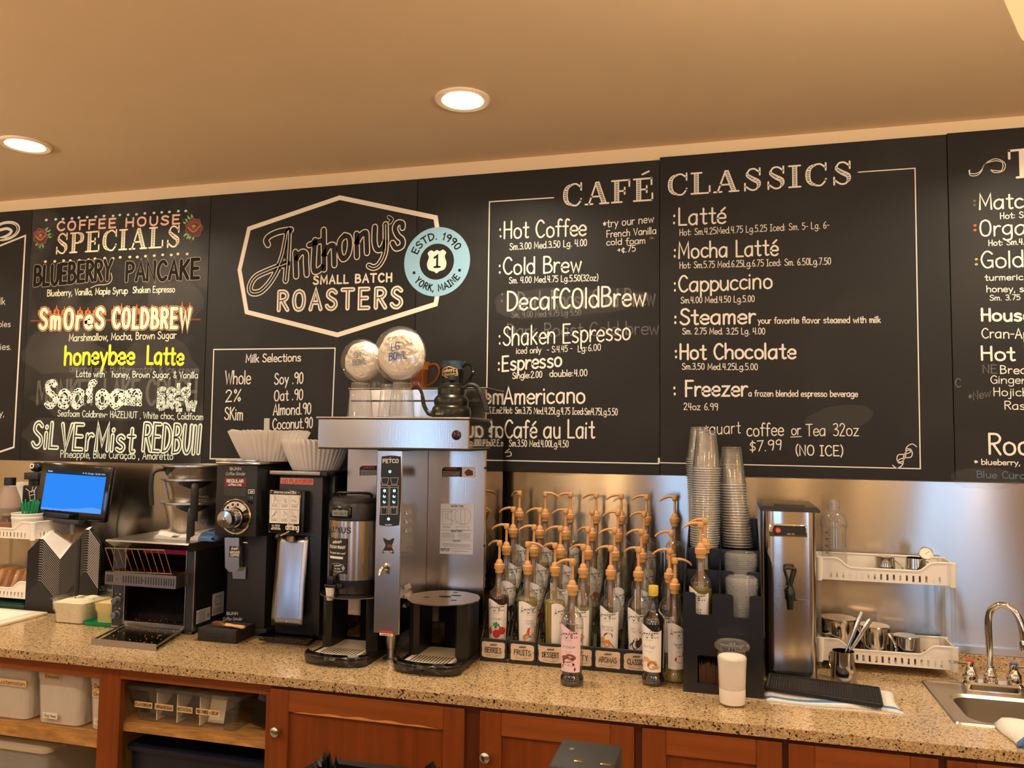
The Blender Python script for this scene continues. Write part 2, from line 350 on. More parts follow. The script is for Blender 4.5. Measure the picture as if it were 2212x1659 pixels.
# recessed downlights
trimm = mat('white_light_trim', '#efdcc0', .45)
glow = emission('downlight_glow', '#ffe9c4', 14)
def downlight(x, y, label, group):
    t = thing('recessed_light', label, 'ceiling light', (x, y, CEIL), group=group)
    R = .094
    build('trim_ring', G().lathe([(R, 0), (R, -.006), (R-.006, -.010), (.072, -.007), (.068, -.002), (.068, .0)], (x, y, CEIL), 40), trimm, t)
    build('lens', G().lathe([(.0001, -.011), (.05, -.010), (.0675, -.004)], (x, y, CEIL), 40), glow, t)
    return t
for i, (x, y) in enumerate(LAMPS):
    lab = {1:'lit recessed ceiling light at the far left edge above the specials chalkboard', 2:'lit recessed ceiling light in the middle of the ceiling, above the logo chalkboard'}.get(i)
    if y > -1 and i in (1, 2): downlight(x, y, lab, 'recessed lights along the back wall')
    else: downlight(x, y, 'recessed ceiling light assumed further out over the café, unseen beyond the edge of the picture', 'recessed lights over the room')

# ------------------------------------------------------------------ steel backsplash
def brushed_sheet():
    m = mat('brushed_steel_sheet', '#b9b2a8', .24, 1.0, aniso=.98); n = m.node_tree.nodes; l = m.node_tree.links
    tc = n.new('ShaderNodeTexCoord')
    def noise(sc, det):
        mp = n.new('ShaderNodeMapping'); mp.inputs['Scale'].default_value = sc; l.new(tc.outputs['Object'], mp.inputs[0])
        t = n.new('ShaderNodeTexNoise'); t.inputs['Scale'].default_value = 1; t.inputs['Detail'].default_value = det; l.new(mp.outputs[0], t.inputs['Vector']); return t.outputs[0]
    def ma(x, k, o):
        a = n.new('ShaderNodeMath'); a.operation = 'MULTIPLY_ADD'; a.inputs[1].default_value = k; a.inputs[2].default_value = o; l.new(x, a.inputs[0]); return a.outputs[0]
    c = n.new('ShaderNodeCombineXYZ'); l.new(ma(noise((2.2, 1, 1.1), 1), .05, -.025), c.inputs[0]); c.inputs[1].default_value = -1
    l.new(ma(noise((14, 1, 900), 2), .05, -.025), c.inputs[2])
    v = n.new('ShaderNodeVectorMath'); v.operation = 'NORMALIZE'; l.new(c.outputs[0], v.inputs[0]); l.new(v.outputs[0], n['Principled BSDF'].inputs['Normal'])
    l.new(ma(noise((3, 1, 160), 3), .03, .20), n['Principled BSDF'].inputs['Roughness']); return m
steelw = brushed_sheet()
build_ = G().box(-6.2, 4.0, .004, .019, .964, 1.5385)
o = build('steel_backsplash', build_, steelw, loc=(0, .01, .964), flat=True); tag(o, 'brushed stainless steel backsplash sheet between the counter and the chalkboards', 'backsplash')
build('bottom_rail', G().box(-6.2, 4.0, -.012, .0035, .972, .988).box(-6.2, 4.0, -.005, .0035, .9625, .972), steelw, o, flat=True)

# ------------------------------------------------------------------ worktop
def quartz():
    m = bpy.data.materials.new('speckled_quartz'); m.use_nodes = True
    n = m.node_tree.nodes; l = m.node_tree.links; p = n['Principled BSDF']
    tc = n.new('ShaderNodeTexCoord')
    def vor(sc, lo, hi):
        v = n.new('ShaderNodeTexVoronoi'); v.inputs['Scale'].default_value = sc; l.new(tc.outputs['Object'], v.inputs['Vector'])
        s = n.new('ShaderNodeSeparateColor'); l.new(v.outputs['Color'], s.inputs[0])
        r = n.new('ShaderNodeMapRange'); r.inputs[1].default_value = lo; r.inputs[2].default_value = hi
        l.new(s.outputs[0], r.inputs[0]); return r.outputs[0]
    def mix(f, a, b):
        x = n.new('ShaderNodeMix'); x.data_type = 'RGBA'; l.new(f, x.inputs[0])
        for i, c in ((6, a), (7, b)):
            if isinstance(c, tuple): x.inputs[i].default_value = (*c, 1)
            else: l.new(c, x.inputs[i])
        return x.outputs[2]
    base = mix(vor(260, .1, .9), lin('#a98a62'), lin('#cdb184'))
    c2 = mix(vor(330, .84, .86), base, lin('#8a7050'))
    c3 = mix(vor(240, .925, .935), c2, lin('#2c2622'))
    l.new(c3, p.inputs['Base Color']); p.inputs['Roughness'].default_value = .22
    p.inputs['Coat Weight'].default_value = .3; p.inputs['Coat Roughness'].default_value = .08
    return m
qz = quartz()
ct = thing('worktop', 'long speckled tan quartz worktop along the back wall', 'countertop', (0, -.4, CT))
YE = -.787; SX = -1.1795
SK = (.603, 1.32, -.598, -.235)     # sink cut-out
g = G()
g.box(-6.2, SX-.0012, YE, .003, CT-.028, CT)
build('worktop_slab', g, qz, ct, flat=True)
g = G()
g.box(SX+.0012, SK[0], YE, .003, CT-.028, CT); g.box(SK[1], 4.0, YE, .003, CT-.028, CT)
g.box(SK[0], SK[1], YE, SK[2], CT-.028, CT); g.box(SK[0], SK[1], SK[3], .003, CT-.028, CT)
build('worktop_slab', g, qz, ct, flat=True)
up_ = build('quartz_upstand', G().box(-6.2, 4.0, -.02, .003, CT+.0005, .9615), qz, None, loc=(0, -.01, CT), flat=True); tag(up_, 'low speckled quartz upstand strip behind the worktop', 'upstand')
build('seam', G().box(SX-.0012, SX+.0012, YE+.001, 0, CT-.027, CT-.0012), mat('dark_joint', '#3a2c20', .8), ct, flat=True)
g = G(); cx = -.962
P = [(cx-.002, CT+.0004), (cx+.006, CT-.008), (cx+.004, CT-.013), (cx-.010, CT-.024), (cx-.012, CT-.028), (cx-.008, CT-.028), (cx-.004, CT-.022), (cx+.012, CT-.011), (cx+.010, CT-.006), (cx+.016, CT+.0004)]
g.prism(P, 'y', YE-.0006, YE+.0005)
build('chipped_crack', g, mat('brown_crack', '#4b2c18', .9), ct, flat=True, label='brown chipped crack in the front edge')

# ------------------------------------------------------------------ base cabinets
def wood(name, col, vert=False):
    m = mat(name, col, .38, spec=.4, var=.16, vscale=5, stretch=((9,9,.5) if vert else (.5,9,9)), coat=.15); return m
wv = wood('cherry_wood_upright', '#7e3f18', True); wh = wood('cherry_wood_level', '#8a491e'); wp = wood('cherry_wood_panel', '#7a3b15', True)
wd = mat('dark_cabinet_inside', '#2a1710', .8); ply = mat('worn_plywood', '#b58449', .7, var=.35, vscale=14, stretch=(1,5,3))
CF = -.757                       # face of the frames
def carcass(x0, x1, label, open_=False):
    t = thing('base_cabinet', label, 'cabinet', ((x0+x1)/2, -.4, 0), group='base cabinets under the worktop')
    g = G(); e = .018
    g.box(x0, x0+e, CF+.02, -.01, .1, CT-.03).box(x1-e, x1, CF+.02, -.01, .1, CT-.03)
    g.box(x0+e, x1-e, CF+.02, -.01, .1, .118).box(x0+e, x1-e, -.026, -.012, .118, CT-.03)
    build('cabinet_body', g, mat('birch_ply', '#9a7446', .7) if open_ else wd, t, flat=True)
    return t
def door(t, x0, x1, z0, z1, knob=None, sw=.066, damaged=False):
    y1 = CF-.001; y0 = CF-.020
    d = build('door', G().box(x0+sw-.004, x1-sw+.004, y0+.012, y1, z0+sw-.004, z1-sw+.004), wp, t, flat=True)
    for a in (x0, x1-sw): build('door_stile', G().rbox(a, a+sw, y0, y1, z0, z1, .002, 0, 1), wv, d, flat=True)
    for a in (z1-sw, z0): build('door_rail', G().rbox(x0+sw, x1-sw, y0+.0005, y1, a, a+sw, .002, 0, 1), wh, d, flat=True)
    if damaged:
        g = G(); n = 24; a, b = x0+sw+.02, x1-sw-.001
        top = [(a+(b-a)*i/n, z1-sw+.0095*math.sin(PI*min(1, i/n*1.02))**.6*(.75+.25*math.sin(i*1.3))) for i in range(n+1)]
        g.prism([(a, z1-sw), (b, z1-sw)]+top[::-1], 'y', y0-.0002, y0+.0004)
        build('bare_wood_split', g, mat('bare_split_wood', '#c98a4e', .8), d, flat=True, label='pale strip where the veneer has split away')
    if knob:
        g = G(); M = Matrix.Rotation(PI/2, 4, 'X')
        g.lathe([(.006, 0), (.006, .010), (.0135, .013), (.0165, .019), (.015, .025), (.009, .029), (.0001, .030)], (knob[0], y0, knob[1]), 20, M=M)
        build('knob', g, mat('satin_nickel', '#c9c6c0', .25, 1), d)
    return d
def rail(t, x0, x1, z0, z1, name='face_rail', m=None): build(name, G().box(x0, x1, CF, CF+.02, z0, z1), m or wh, t, flat=True)
ZT = CT-.03
# open cabinet at the far left
t = carcass(-3.30, -2.056, 'open base cabinet at the far left holding white tubs on a worn shelf', True)
rail(t, -3.30, -2.0805, .838, ZT); build('face_stile', G().box(-2.0805, -2.056, CF, CF+.02, .0, ZT), wv, t, flat=True)
build('shelf', G().box(-3.28, -2.075, CF+.022, -.03, .598, .636), ply, t, flat=True)
# open cabinet with the clear organiser
t = carcass(-2.056, -1.42, 'open base cabinet holding a clear card organiser on its shelf', True)
build('face_stile', G().box(-2.056, -1.994, CF, CF+.02, 0, ZT), wv, t, flat=True); rail(t, -1.994, -1.436, .845, ZT)
build('face_stile', G().box(-1.436, -1.42, CF, CF+.02, 0, ZT), wv, t, flat=True)
build('shelf', G().box(-2.036, -1.44, CF+.022, -.03, .666, .690), ply, t, flat=True)
# cabinets with doors
def closed(x0, x1, dx0, dx1, label, knob, damaged=False, ztop=.872):
    t = carcass(x0, x1, label)
    build('face_frame', G().box(x0, x1, CF, CF+.02, .1, ZT), mat('cherry_frame_wood', '#5a2810', .45, var=.1, vscale=6, stretch=(9,9,.6)), t, flat=True)
    door(t, dx0, dx1, .14, ztop, knob, damaged=damaged)
    return t
closed(-1.42, -.738, -1.411, -.762, 'cherry wood cabinet with a split pale strip under its door top rail', (-1.378, .748), True)
closed(-.738, -.25, -.714, -.262, 'cherry wood cabinet with a round knob behind the black box in front', (-.690, .748))
closed(-.25, .139, -.240, .131, 'cherry wood cabinet under the cup of white powder', None)
closed(.139, .518, .147, .509, 'cherry wood cabinet under the bar mat', None)
closed(.518, 1.0, .528, .98, 'cherry wood cabinet under the stainless sink', None)
closed(1.0, 1.6, 1.01, 1.58, 'cherry wood cabinet beyond the right edge, past the sink', None)

# ------------------------------------------------------------------ pendant lamps, the unseen ones added as uplight
opal = emission('lit_opal_glass', '#ffc184', 1.0)
def pendant(x, y, z, label):
    t = thing('pendant_lamp', label, 'pendant lamp', (x, y, z), group='pendant lamps over the front counter')
    build('shade', G().lathe([(.104, .055), (.112, .05), (.118, 0), (.10, -.06), (.055, -.098), (.0001, -.112)], (x, y, z), 32), opal, t)
    build('cord', G().rod((x, y, z-.10), (x, y, CEIL-.02), .003, 6), mat('black_cord', '#151312', .6), t)
    build('ceiling_rose', G().cyl((x, y, CEIL), .05, -.02, -.0005), mat('dark_bronze', '#2c221a', .4, 1), t)
    ld = bpy.data.lights.new('pendant_bulb', 'POINT'); ld.shadow_soft_size = .04; ld.energy = PEND_W; ld.color = (1, .80, .56)
    lo = bpy.data.objects.new('pendant_bulb', ld); C.objects.link(lo); lo.location = (x+.03, y, z+.06)
PENDANTS = [(.46, -1.97, 2.27), (-2.6, -3.3, 2.27), (2.5, -1.97, 2.27), (-3.7, -1.97, 2.27)]  # only the first is in view; the rest are added to brighten the ceiling
for i, q in enumerate(PENDANTS): pendant(*q, 'glowing cream glass pendant lamp cut by the top right corner' if i == 0 else 'glowing pendant lamp added outside the picture to light the ceiling')
bulb = emission('bare_bulb_glass', '#ffc98a', 55)  # unseen bulbs, placed so that their reflections streak the backsplash
for x, r in ((-6.6, .05), (-1.28, .05), (-1.02, .075), (.17, .03), (.53, .045), (1.02, .045), (1.2, .03), (1.93, .05)):
    q = (x, -3.75, 2.05); t = thing('streak_bulb', 'unseen bare glowing bulb on a cord behind the viewer, added for its streak in the steel', 'pendant lamp', q, group='unseen bare bulbs added behind the viewer')
    build('bulb', G().lathe([(.0001, -1.3*r), (.5*r, -1.2*r), (.92*r, -.6*r), (r, 0), (.8*r, .6*r), (.4*r, 1.1*r), (.0001, 1.15*r)], q, 24), bulb, t)
    build('socket', G().cyl(q, .4*r, 1.16*r, 2.2*r, 14), mat('dark_bronze', '#2c221a', .4, 1), t); build('cord', G().rod((x, -3.75, 2.05+2.2*r), (x, -3.75, CEIL-.0005), .003, 6), mat('black_cord', '#151312', .6), t)
# customer counter the viewer stands at
fc = build('customer_counter', G().rbox(-5.5, 3.6, -2.75, -2.03, 1.0, 1.04, .004), mat('pale_stone_counter', '#a08a6c', .35), loc=(-1, -2.4, 1.0)); tag(fc, 'front service counter, below the edge of the picture', 'counter')
build('counter_base', G().box(-5.4, 3.5, -2.65, -2.08, 0, 1.0), mat('pale_counter_panel', '#8d7a62', .6), fc, flat=True)
# ------------------------------------------------------------------ chalkboards and their lettering
def chalkboard_mat(name, dust, sc):
    m = bpy.data.materials.new(name); m.use_nodes = True
    n = m.node_tree.nodes; l = m.node_tree.links; p = n['Principled BSDF']
    tc = n.new('ShaderNodeTexCoord'); t = n.new('ShaderNodeTexNoise'); t.inputs['Scale'].default_value = sc; t.inputs['Detail'].default_value = 7
    t.inputs['Distortion'].default_value = .6
    l.new(tc.outputs['Object'], t.inputs['Vector'])
    r = n.new('ShaderNodeMapRange'); r.inputs[1].default_value = .48; r.inputs[2].default_value = .8; r.inputs[4].default_value = dust
    l.new(t.outputs[0], r.inputs[0])
    x = n.new('ShaderNodeMix'); x.data_type = 'RGBA'; l.new(r.outputs[0], x.inputs[0])
    x.inputs[6].default_value = (*lin('#211f1c'), 1); x.inputs[7].default_value = (*lin('#5f5b55'), 1)
    l.new(x.outputs[2], p.inputs['Base Color']); p.inputs['Roughness'].default_value = .55; p.inputs['Specular IOR Level'].default_value = .25
    return m
cb_clean = chalkboard_mat('black_chalkboard', .12, 2.2); cb_dusty = chalkboard_mat('dusty_chalkboard', .55, 3.0)
chalk = mat('white_chalk', '#e6ded0', .9, spec=.1); cream_c = mat('cream_paint', '#eadfcb', .8, spec=.1)
black_c = mat('black_ink', '#1b1917', .7, spec=.2); bgc = mat('board_black', '#211f1c', .6, spec=.25)
def faint(name, col, a):
    m = bpy.data.materials.new(name); m.use_nodes = True
    n = m.node_tree.nodes; l = m.node_tree.links; p = n['Principled BSDF']; p.inputs['Base Color'].default_value = (*lin(col), 1); p.inputs['Roughness'].default_value = .9
    t = n.new('ShaderNodeBsdfTransparent'); x = n.new('ShaderNodeMixShader'); x.inputs[0].default_value = a
    l.new(t.outputs[0], x.inputs[1]); l.new(p.outputs[0], x.inputs[2]); l.new(x.outputs[0], n['Material Output'].inputs[0]); return m
ghost = faint('rubbed_out_chalk', '#b8b2a6', .2); smear = faint('chalk_smear', '#9a958b', .07)
BX0, BWD = -3.2757, 1.0073; BZ0, BZ1 = 1.5392, 2.7592
def board(k, label, m, dz=0.):
    x0 = BX0+k*BWD; o = build('chalkboard', G().rbox(x0+.0012, x0+BWD-.0012, 0, .0185, BZ0+dz*.3, BZ1+dz, .001, 0, 1), m, loc=(x0+BWD/2, .01, BZ0), flat=True)
    return tag(o, label, 'chalkboard', 'row of menu chalkboards')
def wp2(px, py): v = on_wall(px, py, 0); return (v.x, v.z)
def lay(d): return lambda x, z: (x, -d, z)
def pxm(px, py): return (on_wall(px+50, py, 0)-on_wall(px-50, py, 0)).length/100   # metres per measured unit there
def T(g, s, x0, y0, x1, y1, cap, w=None, d=.0006, mi=0, wob=.02, gap=.9, slant=0.):
    a, b = wp2(x0, y0), wp2(x1, y1); k = pxm((x0+x1)/2, y0)
    write(g, s, a, b, cap*k, (w or cap*.11)*k, lay(d), mi, wob, gap, slant)
def line(g, pts, w, d=.0006, mi=0, curve=False, closed=False):
    P = [wp2(*p) for p in pts]
    if curve: P = spline(P, 5, closed)
    elif closed: P = P+[P[0]]
    ribbon(g, P, w*pxm(*pts[0]), lay(d), mi)
def blob(g, px, py, rx, ry, d=.0006, mi=0, n=10, rot=0., jit=0.):
    c = wp2(px, py); k = pxm(px, py); P = []
    for i in range(n):
        a = 2*PI*i/n; r = 1+random.uniform(-jit, jit); x, y = math.cos(a)*rx*k*r, math.sin(a)*ry*k*r
        P.append((c[0]+x*math.cos(rot)-y*math.sin(rot), c[1]+x*math.sin(rot)+y*math.cos(rot)))
    fan(g, P, lay(d), mi)
# engraved-style roman capitals: thick strokes with cross hatching, hairlines and serifs
_R = {
'C':(['~4 9.5 2.3 8.6 1.4 6.6 1.4 3.4 2.3 1.4 4 .5'],['~3.8 9.6 5.4 9.7 7 8.2','7.2 10 7.2 6.9','~3.8 .4 5.6 .3 7.2 2.4','7.2 3 7.2 2.2'],7.9),
'A':(['4.5 9.8 7.2 .3'],['4.3 9.8 1.5 .3','2.4 3.5 5.6 3.5','.2 .3 2.9 .3','5.6 .3 8.8 .3'],9),
'F':(['2.1 9.7 2.1 .3'],['.3 9.7 6.6 9.7','6.7 9.9 6.7 7','2 5.1 5 5.1','5 6.5 5 3.7','.3 .3 4 .3'],7.3),
'E':(['2.1 9.7 2.1 .3'],['.3 9.7 6.6 9.7','6.7 9.9 6.7 7','2 5.1 5 5.1','5 6.5 5 3.7','.3 .3 7 .3','7 3.2 7 .2'],7.8),
'L':(['2.1 9.7 2.1 .3'],['.3 9.7 4 9.7','.3 .3 6.8 .3','6.8 3.4 6.8 .2'],7.4),
'S':(['~2.2 8.4 2.2 7 4 5.2 5.8 3.8 6 2 5.4 1'],['~2.2 8.2 3 9.5 4.6 9.7 6.2 8.2','6.4 9.9 6.4 6.9','~5.8 1.6 5 .4 3.4 .3 1.5 2','1.3 3.3 1.3 .1'],7.3),
'I':(['2.2 9.7 2.2 .3'],['.3 9.7 4.1 9.7','.3 .3 4.1 .3'],4.6),
'P':(['2.1 9.7 2.1 .3','~4.4 9.6 6 8.8 6.5 7.3 6 5.7 4.4 4.9'],['.3 9.7 4.6 9.7','2 4.8 4.6 4.8','.3 .3 3.9 .3'],7.5),
'T':(['4 9.7 4 .3'],['.4 9.7 7.6 9.7','.4 9.8 .4 7','7.6 9.8 7.6 7','2.2 .3 5.8 .3'],8.3),
}
_R['É'] = (_R['E'][0], _R['E'][1]+['3.4 11.6 5.8 12.8'], 7.8)
def roman(g, s, x0, y0, x1, y1, cap, wi=0, bi=1, tw=2.1, gap=.7, hatch=True):
    a, b = wp2(x0, y0), wp2(x1, y1); k = cap*pxm((x0+x1)/2, y0)/10
    tw_ = sum(_R[c][2]+gap for c in s)-gap; X = 0
    for c in s:
        th, hn, wd = _R[c]
        def mp(P): return [(a[0]+(x+X)*(b[0]-a[0])/tw_, a[1]+(x+X)*(b[1]-a[1])/tw_+y*k) for x, y in P]
        def pts(q):
            v = [float(t) for t in q.lstrip('~').split()]; P = [(v[i], v[i+1]) for i in range(0, len(v), 2)]
            return spline(P, 4) if q[0] == '~' else P
        for q in hn: ribbon(g, mp(pts(q)), .75*k, lay(.0006), wi)
        for q in th:
            P = pts(q)
            if q[0] != '~': P = [(P[0][0]+(P[1][0]-P[0][0])*i/12, P[0][1]+(P[1][1]-P[0][1])*i/12) for i in range(13)]
            n = len(P)-1; Wd = [tw*(1 if q[0] != '~' else .3+.7*math.sin(PI*i/n)) for i in range(n+1)]
            Q = mp(P); ribbon(g, Q, [w*k for w in Wd], lay(.0007), wi, cap=0)
            if hatch:
                acc = 0
                for i in range(1, n):
                    acc += math.hypot(P[i][0]-P[i-1][0], P[i][1]-P[i-1][1])
                    if acc > .62:
                        acc = 0; hw = Wd[i]*k*.27; x, z = Q[i]; hh = .19*k
                        if hw > .3*k*.27: fan(g, [(x-hw, z-hh), (x+hw, z-hh*.7), (x+hw, z+hh), (x-hw, z+hh*.8)], lay(.0011), bi)
        X += wd+gap
def split_x(g, x):
    out = []
    for keep in (0, 1):
        bm = bmesh.new(); vs = [bm.verts.new(v) for v in g.v]
        for f, mi in zip(g.f, g.m):
            try: q = bm.faces.new([vs[i] for i in f]); q.material_index = mi
            except ValueError: pass
        bmesh.ops.bisect_plane(bm, geom=bm.verts[:]+bm.edges[:]+bm.faces[:], dist=1e-7, plane_co=(x, 0, 0), plane_no=(1, 0, 0), clear_outer=not keep, clear_inner=bool(keep))
        bm.verts.index_update(); h = G(); h.v = [tuple(v.co) for v in bm.verts]
        for f in bm.faces: h.f.append(tuple(v.index for v in f.verts)); h.m.append(f.material_index)
        bm.free(); out.append(h)
    return out

# --- board at the left edge
b0 = board(-1, 'leftmost chalkboard, mostly cut off by the picture edge, with a swirl and white border', cb_clean)
g = G()
line(g, [(-40, 548), (0, 531), (55, 509), (30, 966), (0, 976), (-60, 992)], 3)
for s in ((1, 3), (.84, 1.6)):
    line(g, [(0-20*s[0]+10, 500)]+[(20+s[0]*30*math.cos(a)-8, 499+s[0]*19*math.sin(a)-.18*(s[0]*30*math.cos(a))) for a in [t*PI/8 for t in range(-7, 8)]]+[(-20, 520)], s[1], curve=True)
line(g, [(-30, 505), (0, 497), (16, 494), (25, 500), (14, 510), (-10, 518), (-30, 523)], 5, curve=True)
T(g, 'oat milk', -42, 657, 11, 658, 12); T(g, 'caramel apples', -82, 707, 23, 706, 10); T(g, 'strawberries.', -80, 757, 25, 755, 11); T(g, 'cranberry,', -70, 901, 10, 899, 12)
build('chalk_lettering', g, chalk, b0, flat=True)

# --- coffee house specials
b1 = board(0, 'chalkboard of coffee house specials with roses and coloured chalk lettering', cb_dusty)
col = dict(teal='#cfe3dc', pink='#f0c3ae', peach='#f0c79a', cream='#f6e2c0', orange='#e2703a', brown='#7d4a2c', yellow='#dfe04a', mint='#e3efdc', rose='#6e4540', rosel='#a2665a', leaf='#7fbf7a', gold='#c3a560', blue='#b9cbe6', black='#211f1c', outl='#b5a58e')
keys = list(col); ms = [mat('chalk_'+k, col[k], .9, spec=.1) for k in keys]; ix = {k: i for i, k in enumerate(keys)}
def part(name, g, b=None): build(name, g, ms, b or b1, flat=True)
g = G()
for i in range(18):
    t = i/17; blob(g, 101+302*t+random.uniform(-2, 2), 476-21*t+random.uniform(-1, 1), 3.1, 2.4, mi=ix['teal'], n=8); blob(g, 100+304*t+random.uniform(-2, 2), 566-18*t+random.uniform(-1, 1), 3.2, 2.5, mi=ix['peach'], n=8)
part('dotted_border', g)
g = G()
T(g, 'COFFEE', 123, 498.5, 251, 491, 15.5, 3.6, mi=ix['pink'], gap=2.2); T(g, 'HOUSE', 271, 490, 389, 483, 15.5, 3.6, mi=ix['pink'], gap=2.2)
roman(g, 'SPECIALS', 117, 549, 389, 533, 38, ix['cream'], ix['black'])
part('title_lettering', g)
def outline(g, s, x0, y0, x1, y1, cap, w, edge, mo, mi_, d=.0006, gap=1.4, slant=0):
    T(g, s, x0, y0, x1, y1, cap, w, d, mo, .02, gap, slant); T(g, s, x0, y0, x1, y1, cap, w-edge, d+.0004, mi_, .02, gap, slant)
g = G(); outline(g, 'BLUEBERRY', 74, 617, 240, 603, 34, 8.4, 1.7, ix['outl'], ix['black']); line(g, [(240, 590), (242, 604), (232, 614), (210, 616), (196, 622)], 1.6, mi=ix['outl'], curve=True); part('outline_lettering', g)
g = G(); outline(g, 'PANCAKE', 272, 607, 430, 601, 34, 8.4, 1.7, ix['outl'], ix['black']); part('outline_lettering', g)
g = G()
line(g, [(67, 693), (432, 690)], 3, d=.0003, mi=ix['brown'])
def flames(x0, x1, y0, y1, n):
    for i in range(n):
        t = (i+.5)/n; x = x0+(x1-x0)*t; y = y0+(y1-y0)*t; h = random.uniform(13, 24); w = (x1-x0)/n*.62
        P = [wp2(*p) for p in spline([(x-w*.62, y+4), (x-w*.55, y-h*.35), (x-w*.15, y-h*.55), (x+w*.05, y-h), (x+w*.2, y-h*.5), (x+w*.55, y-h*.38), (x+w*.6, y+4)], 4)]
        fan(g, P, lay(.0004), ix['orange'])
        P = [wp2(*p) for p in spline([(x-w*.3, y+6), (x-w*.22, y-h*.2), (x+w*.05, y-h*.5), (x+w*.25, y-h*.15), (x+w*.3, y+6)], 3)]
        fan(g, P, lay(.00045), ix['brown'])
flames(80, 232, 677, 677, 9); flames(238, 418, 676, 672, 11)
part('flame_drawing', g)
g = G()
for s, a in (('SmOreS', (86, 710, 224, 708)), ('COLDBREW', (244, 707, 410, 708))):
    T(g, s, *a, 34, 11.5, .0005, ix['peach'], gap=2.6); T(g, s, *a, 34, 10.2, .0009, ix['brown'], gap=2.6); T(g, s, *a, 34, 6.8, .0013, ix['cream'], gap=2.6)
part('toasted_lettering', g)
g = G()
T(g, 'Blueberry, Vanilla, Maple Syrup', 102, 640, 276, 634, 11.5, 1.5, mi=ix['cream']); T(g, 'Shaken Espresso', 287, 633, 378, 631, 11.5, 1.5, mi=ix['cream'])
T(g, 'Marshmallow, Mocha, Brown Sugar', 149, 737, 381, 731, 13, 1.6, mi=ix['cream'])
T(g, 'Latte with', 165, 814, 226, 815, 11.5, 1.5, mi=ix['mint']); T(g, 'honey, Brown Sugar, & Vanilla', 242, 815, 428, 817, 11.5, 1.5, mi=ix['mint'])
T(g, 'Seafoam Coldbrew- HAZELNUT , White choc, Coldfoam', 125, 899, 439, 907, 11.5, 1.4, mi=ix['mint'])
T(g, 'Pineapple, Blue Curaçao , Amaretto', 130, 988, 374, 993, 13, 1.6, mi=ix['mint'])
part('description_lettering', g)
g = G(); T(g, 'honeybee', 139, 787, 290, 786, 33, 5.4, mi=ix['yellow'], gap=1.2); part('yellow_lettering', g); g = G(); T(g, 'Latte', 317, 786, 396, 787, 32, 5.4, mi=ix['yellow'], gap=1.2)
part('yellow_lettering', g)
def bubbles(g, s, x0, y0, x1, y1, cap, r):
    a, b = wp2(x0, y0), wp2(x1, y1); k = pxm(x0, y0); st, tw = strokes(s, 1.6)
    for q in st:
        P = [(a[0]+x*(b[0]-a[0])/tw, a[1]+x*(b[1]-a[1])/tw+y*cap*k/10) for x, y in q]; acc = 0
        for i in range(len(P)-1):
            L = math.hypot(P[i+1][0]-P[i][0], P[i+1][1]-P[i][1]); n = max(1, int(L/(r*k*1.35)))
            for j in range(n):
                t = j/n
                for sgn in (-1, 1):
                    rr = r*k*random.uniform(.65, 1.05); nx, ny = -(P[i+1][1]-P[i][1])/max(L, 1e-9), (P[i+1][0]-P[i][0])/max(L, 1e-9)
                    c = (P[i][0]+(P[i+1][0]-P[i][0])*t+nx*r*k*.75*sgn, P[i][1]+(P[i+1][1]-P[i][1])*t+ny*r*k*.75*sgn)
                    fan(g, [(c[0]+rr*math.cos(2*PI*m/9), c[1]+rr*math.sin(2*PI*m/9)) for m in range(9)], lay(.0006+random.uniform(0, .0003)), ix['mint'])
                    fan(g, [(c[0]+rr*.5*math.cos(2*PI*m/7), c[1]+rr*.5*math.sin(2*PI*m/7)) for m in range(7)], lay(.0011+random.uniform(0, .0003)), ix['black'] if random.random() < .7 else ix['blue']) if random.random() < .6 else None
for a in (('Seafoam', 98, 877, 303, 879, 42, 3.6), ('cold', 342, 855, 410, 856, 22, 2.5), ('BREW', 340, 884, 424, 887, 20, 2.3)):
    g = G(); bubbles(g, *a); part('foam_lettering', g)
g = G()
for s, a, h in (('SiLVErMist', (70, 965, 290, 976), 44), ('REDBUll', (308, 972, 430, 980), 50)):
    T(g, s, *a, h, 8.6, .0006, ix['mint'], gap=1.6, slant=.05); T(g, s, *a, h, 2.2, .001, ix['black'], gap=1.3, slant=.05)
part('wavy_lettering', g)
def rose(g, x, y, r, leaves):
    for (a, l) in leaves:
        for da in (-.28, .28):
            q = [(x+math.cos(a)*r*.9, y-math.sin(a)*r*.9), (x+math.cos(a+da)*(r+l*.5), y-math.sin(a+da)*(r+l*.5)), (x+math.cos(a+da*.5)*(r+l), y-math.sin(a+da*.5)*(r+l)), (x+math.cos(a+da*.2)*(r+l*.5), y-math.sin(a+da*.2)*(r+l*.5))]
            fan(g, [wp2(*p) for p in q], lay(.0004), ix['leaf'])
        line(g, [(x+math.cos(a)*(r+l*.9), y-math.sin(a)*(r+l*.9)), (x+math.cos(a)*(r+l*1.5), y-math.sin(a)*(r+l*1.5))], 2, mi=ix['rose'])
    P = [(x+r*(1+.09*math.cos(7*t))*math.cos(t), y+r*1.12*(1+.09*math.cos(7*t))*math.sin(t)) for t in [i*PI/20 for i in range(40)]]
    fan(g, [wp2(*p) for p in P], lay(.0006), ix['rose']); line(g, P, 1.2, .0008, ix['rosel'], closed=True)
    for k in range(4):
        rr = r*(.25+.19*k); line(g, [(x+rr*math.cos(t+k), y-r*.15+rr*.8*math.sin(t+k)) for t in [i*.45 for i in range(9)]], 1.3, .0009, ix['rosel'], curve=True)
    line(g, [(x-r*.7, y), (x-r*.2, y+r*.45), (x+r*.2, y+r*.4), (x+r*.75, y-r*.3)], 1.5, .001, ix['gold'], curve=True); blob(g, x, y-r*.2, r*.2, r*.12, .001, ix['gold'])
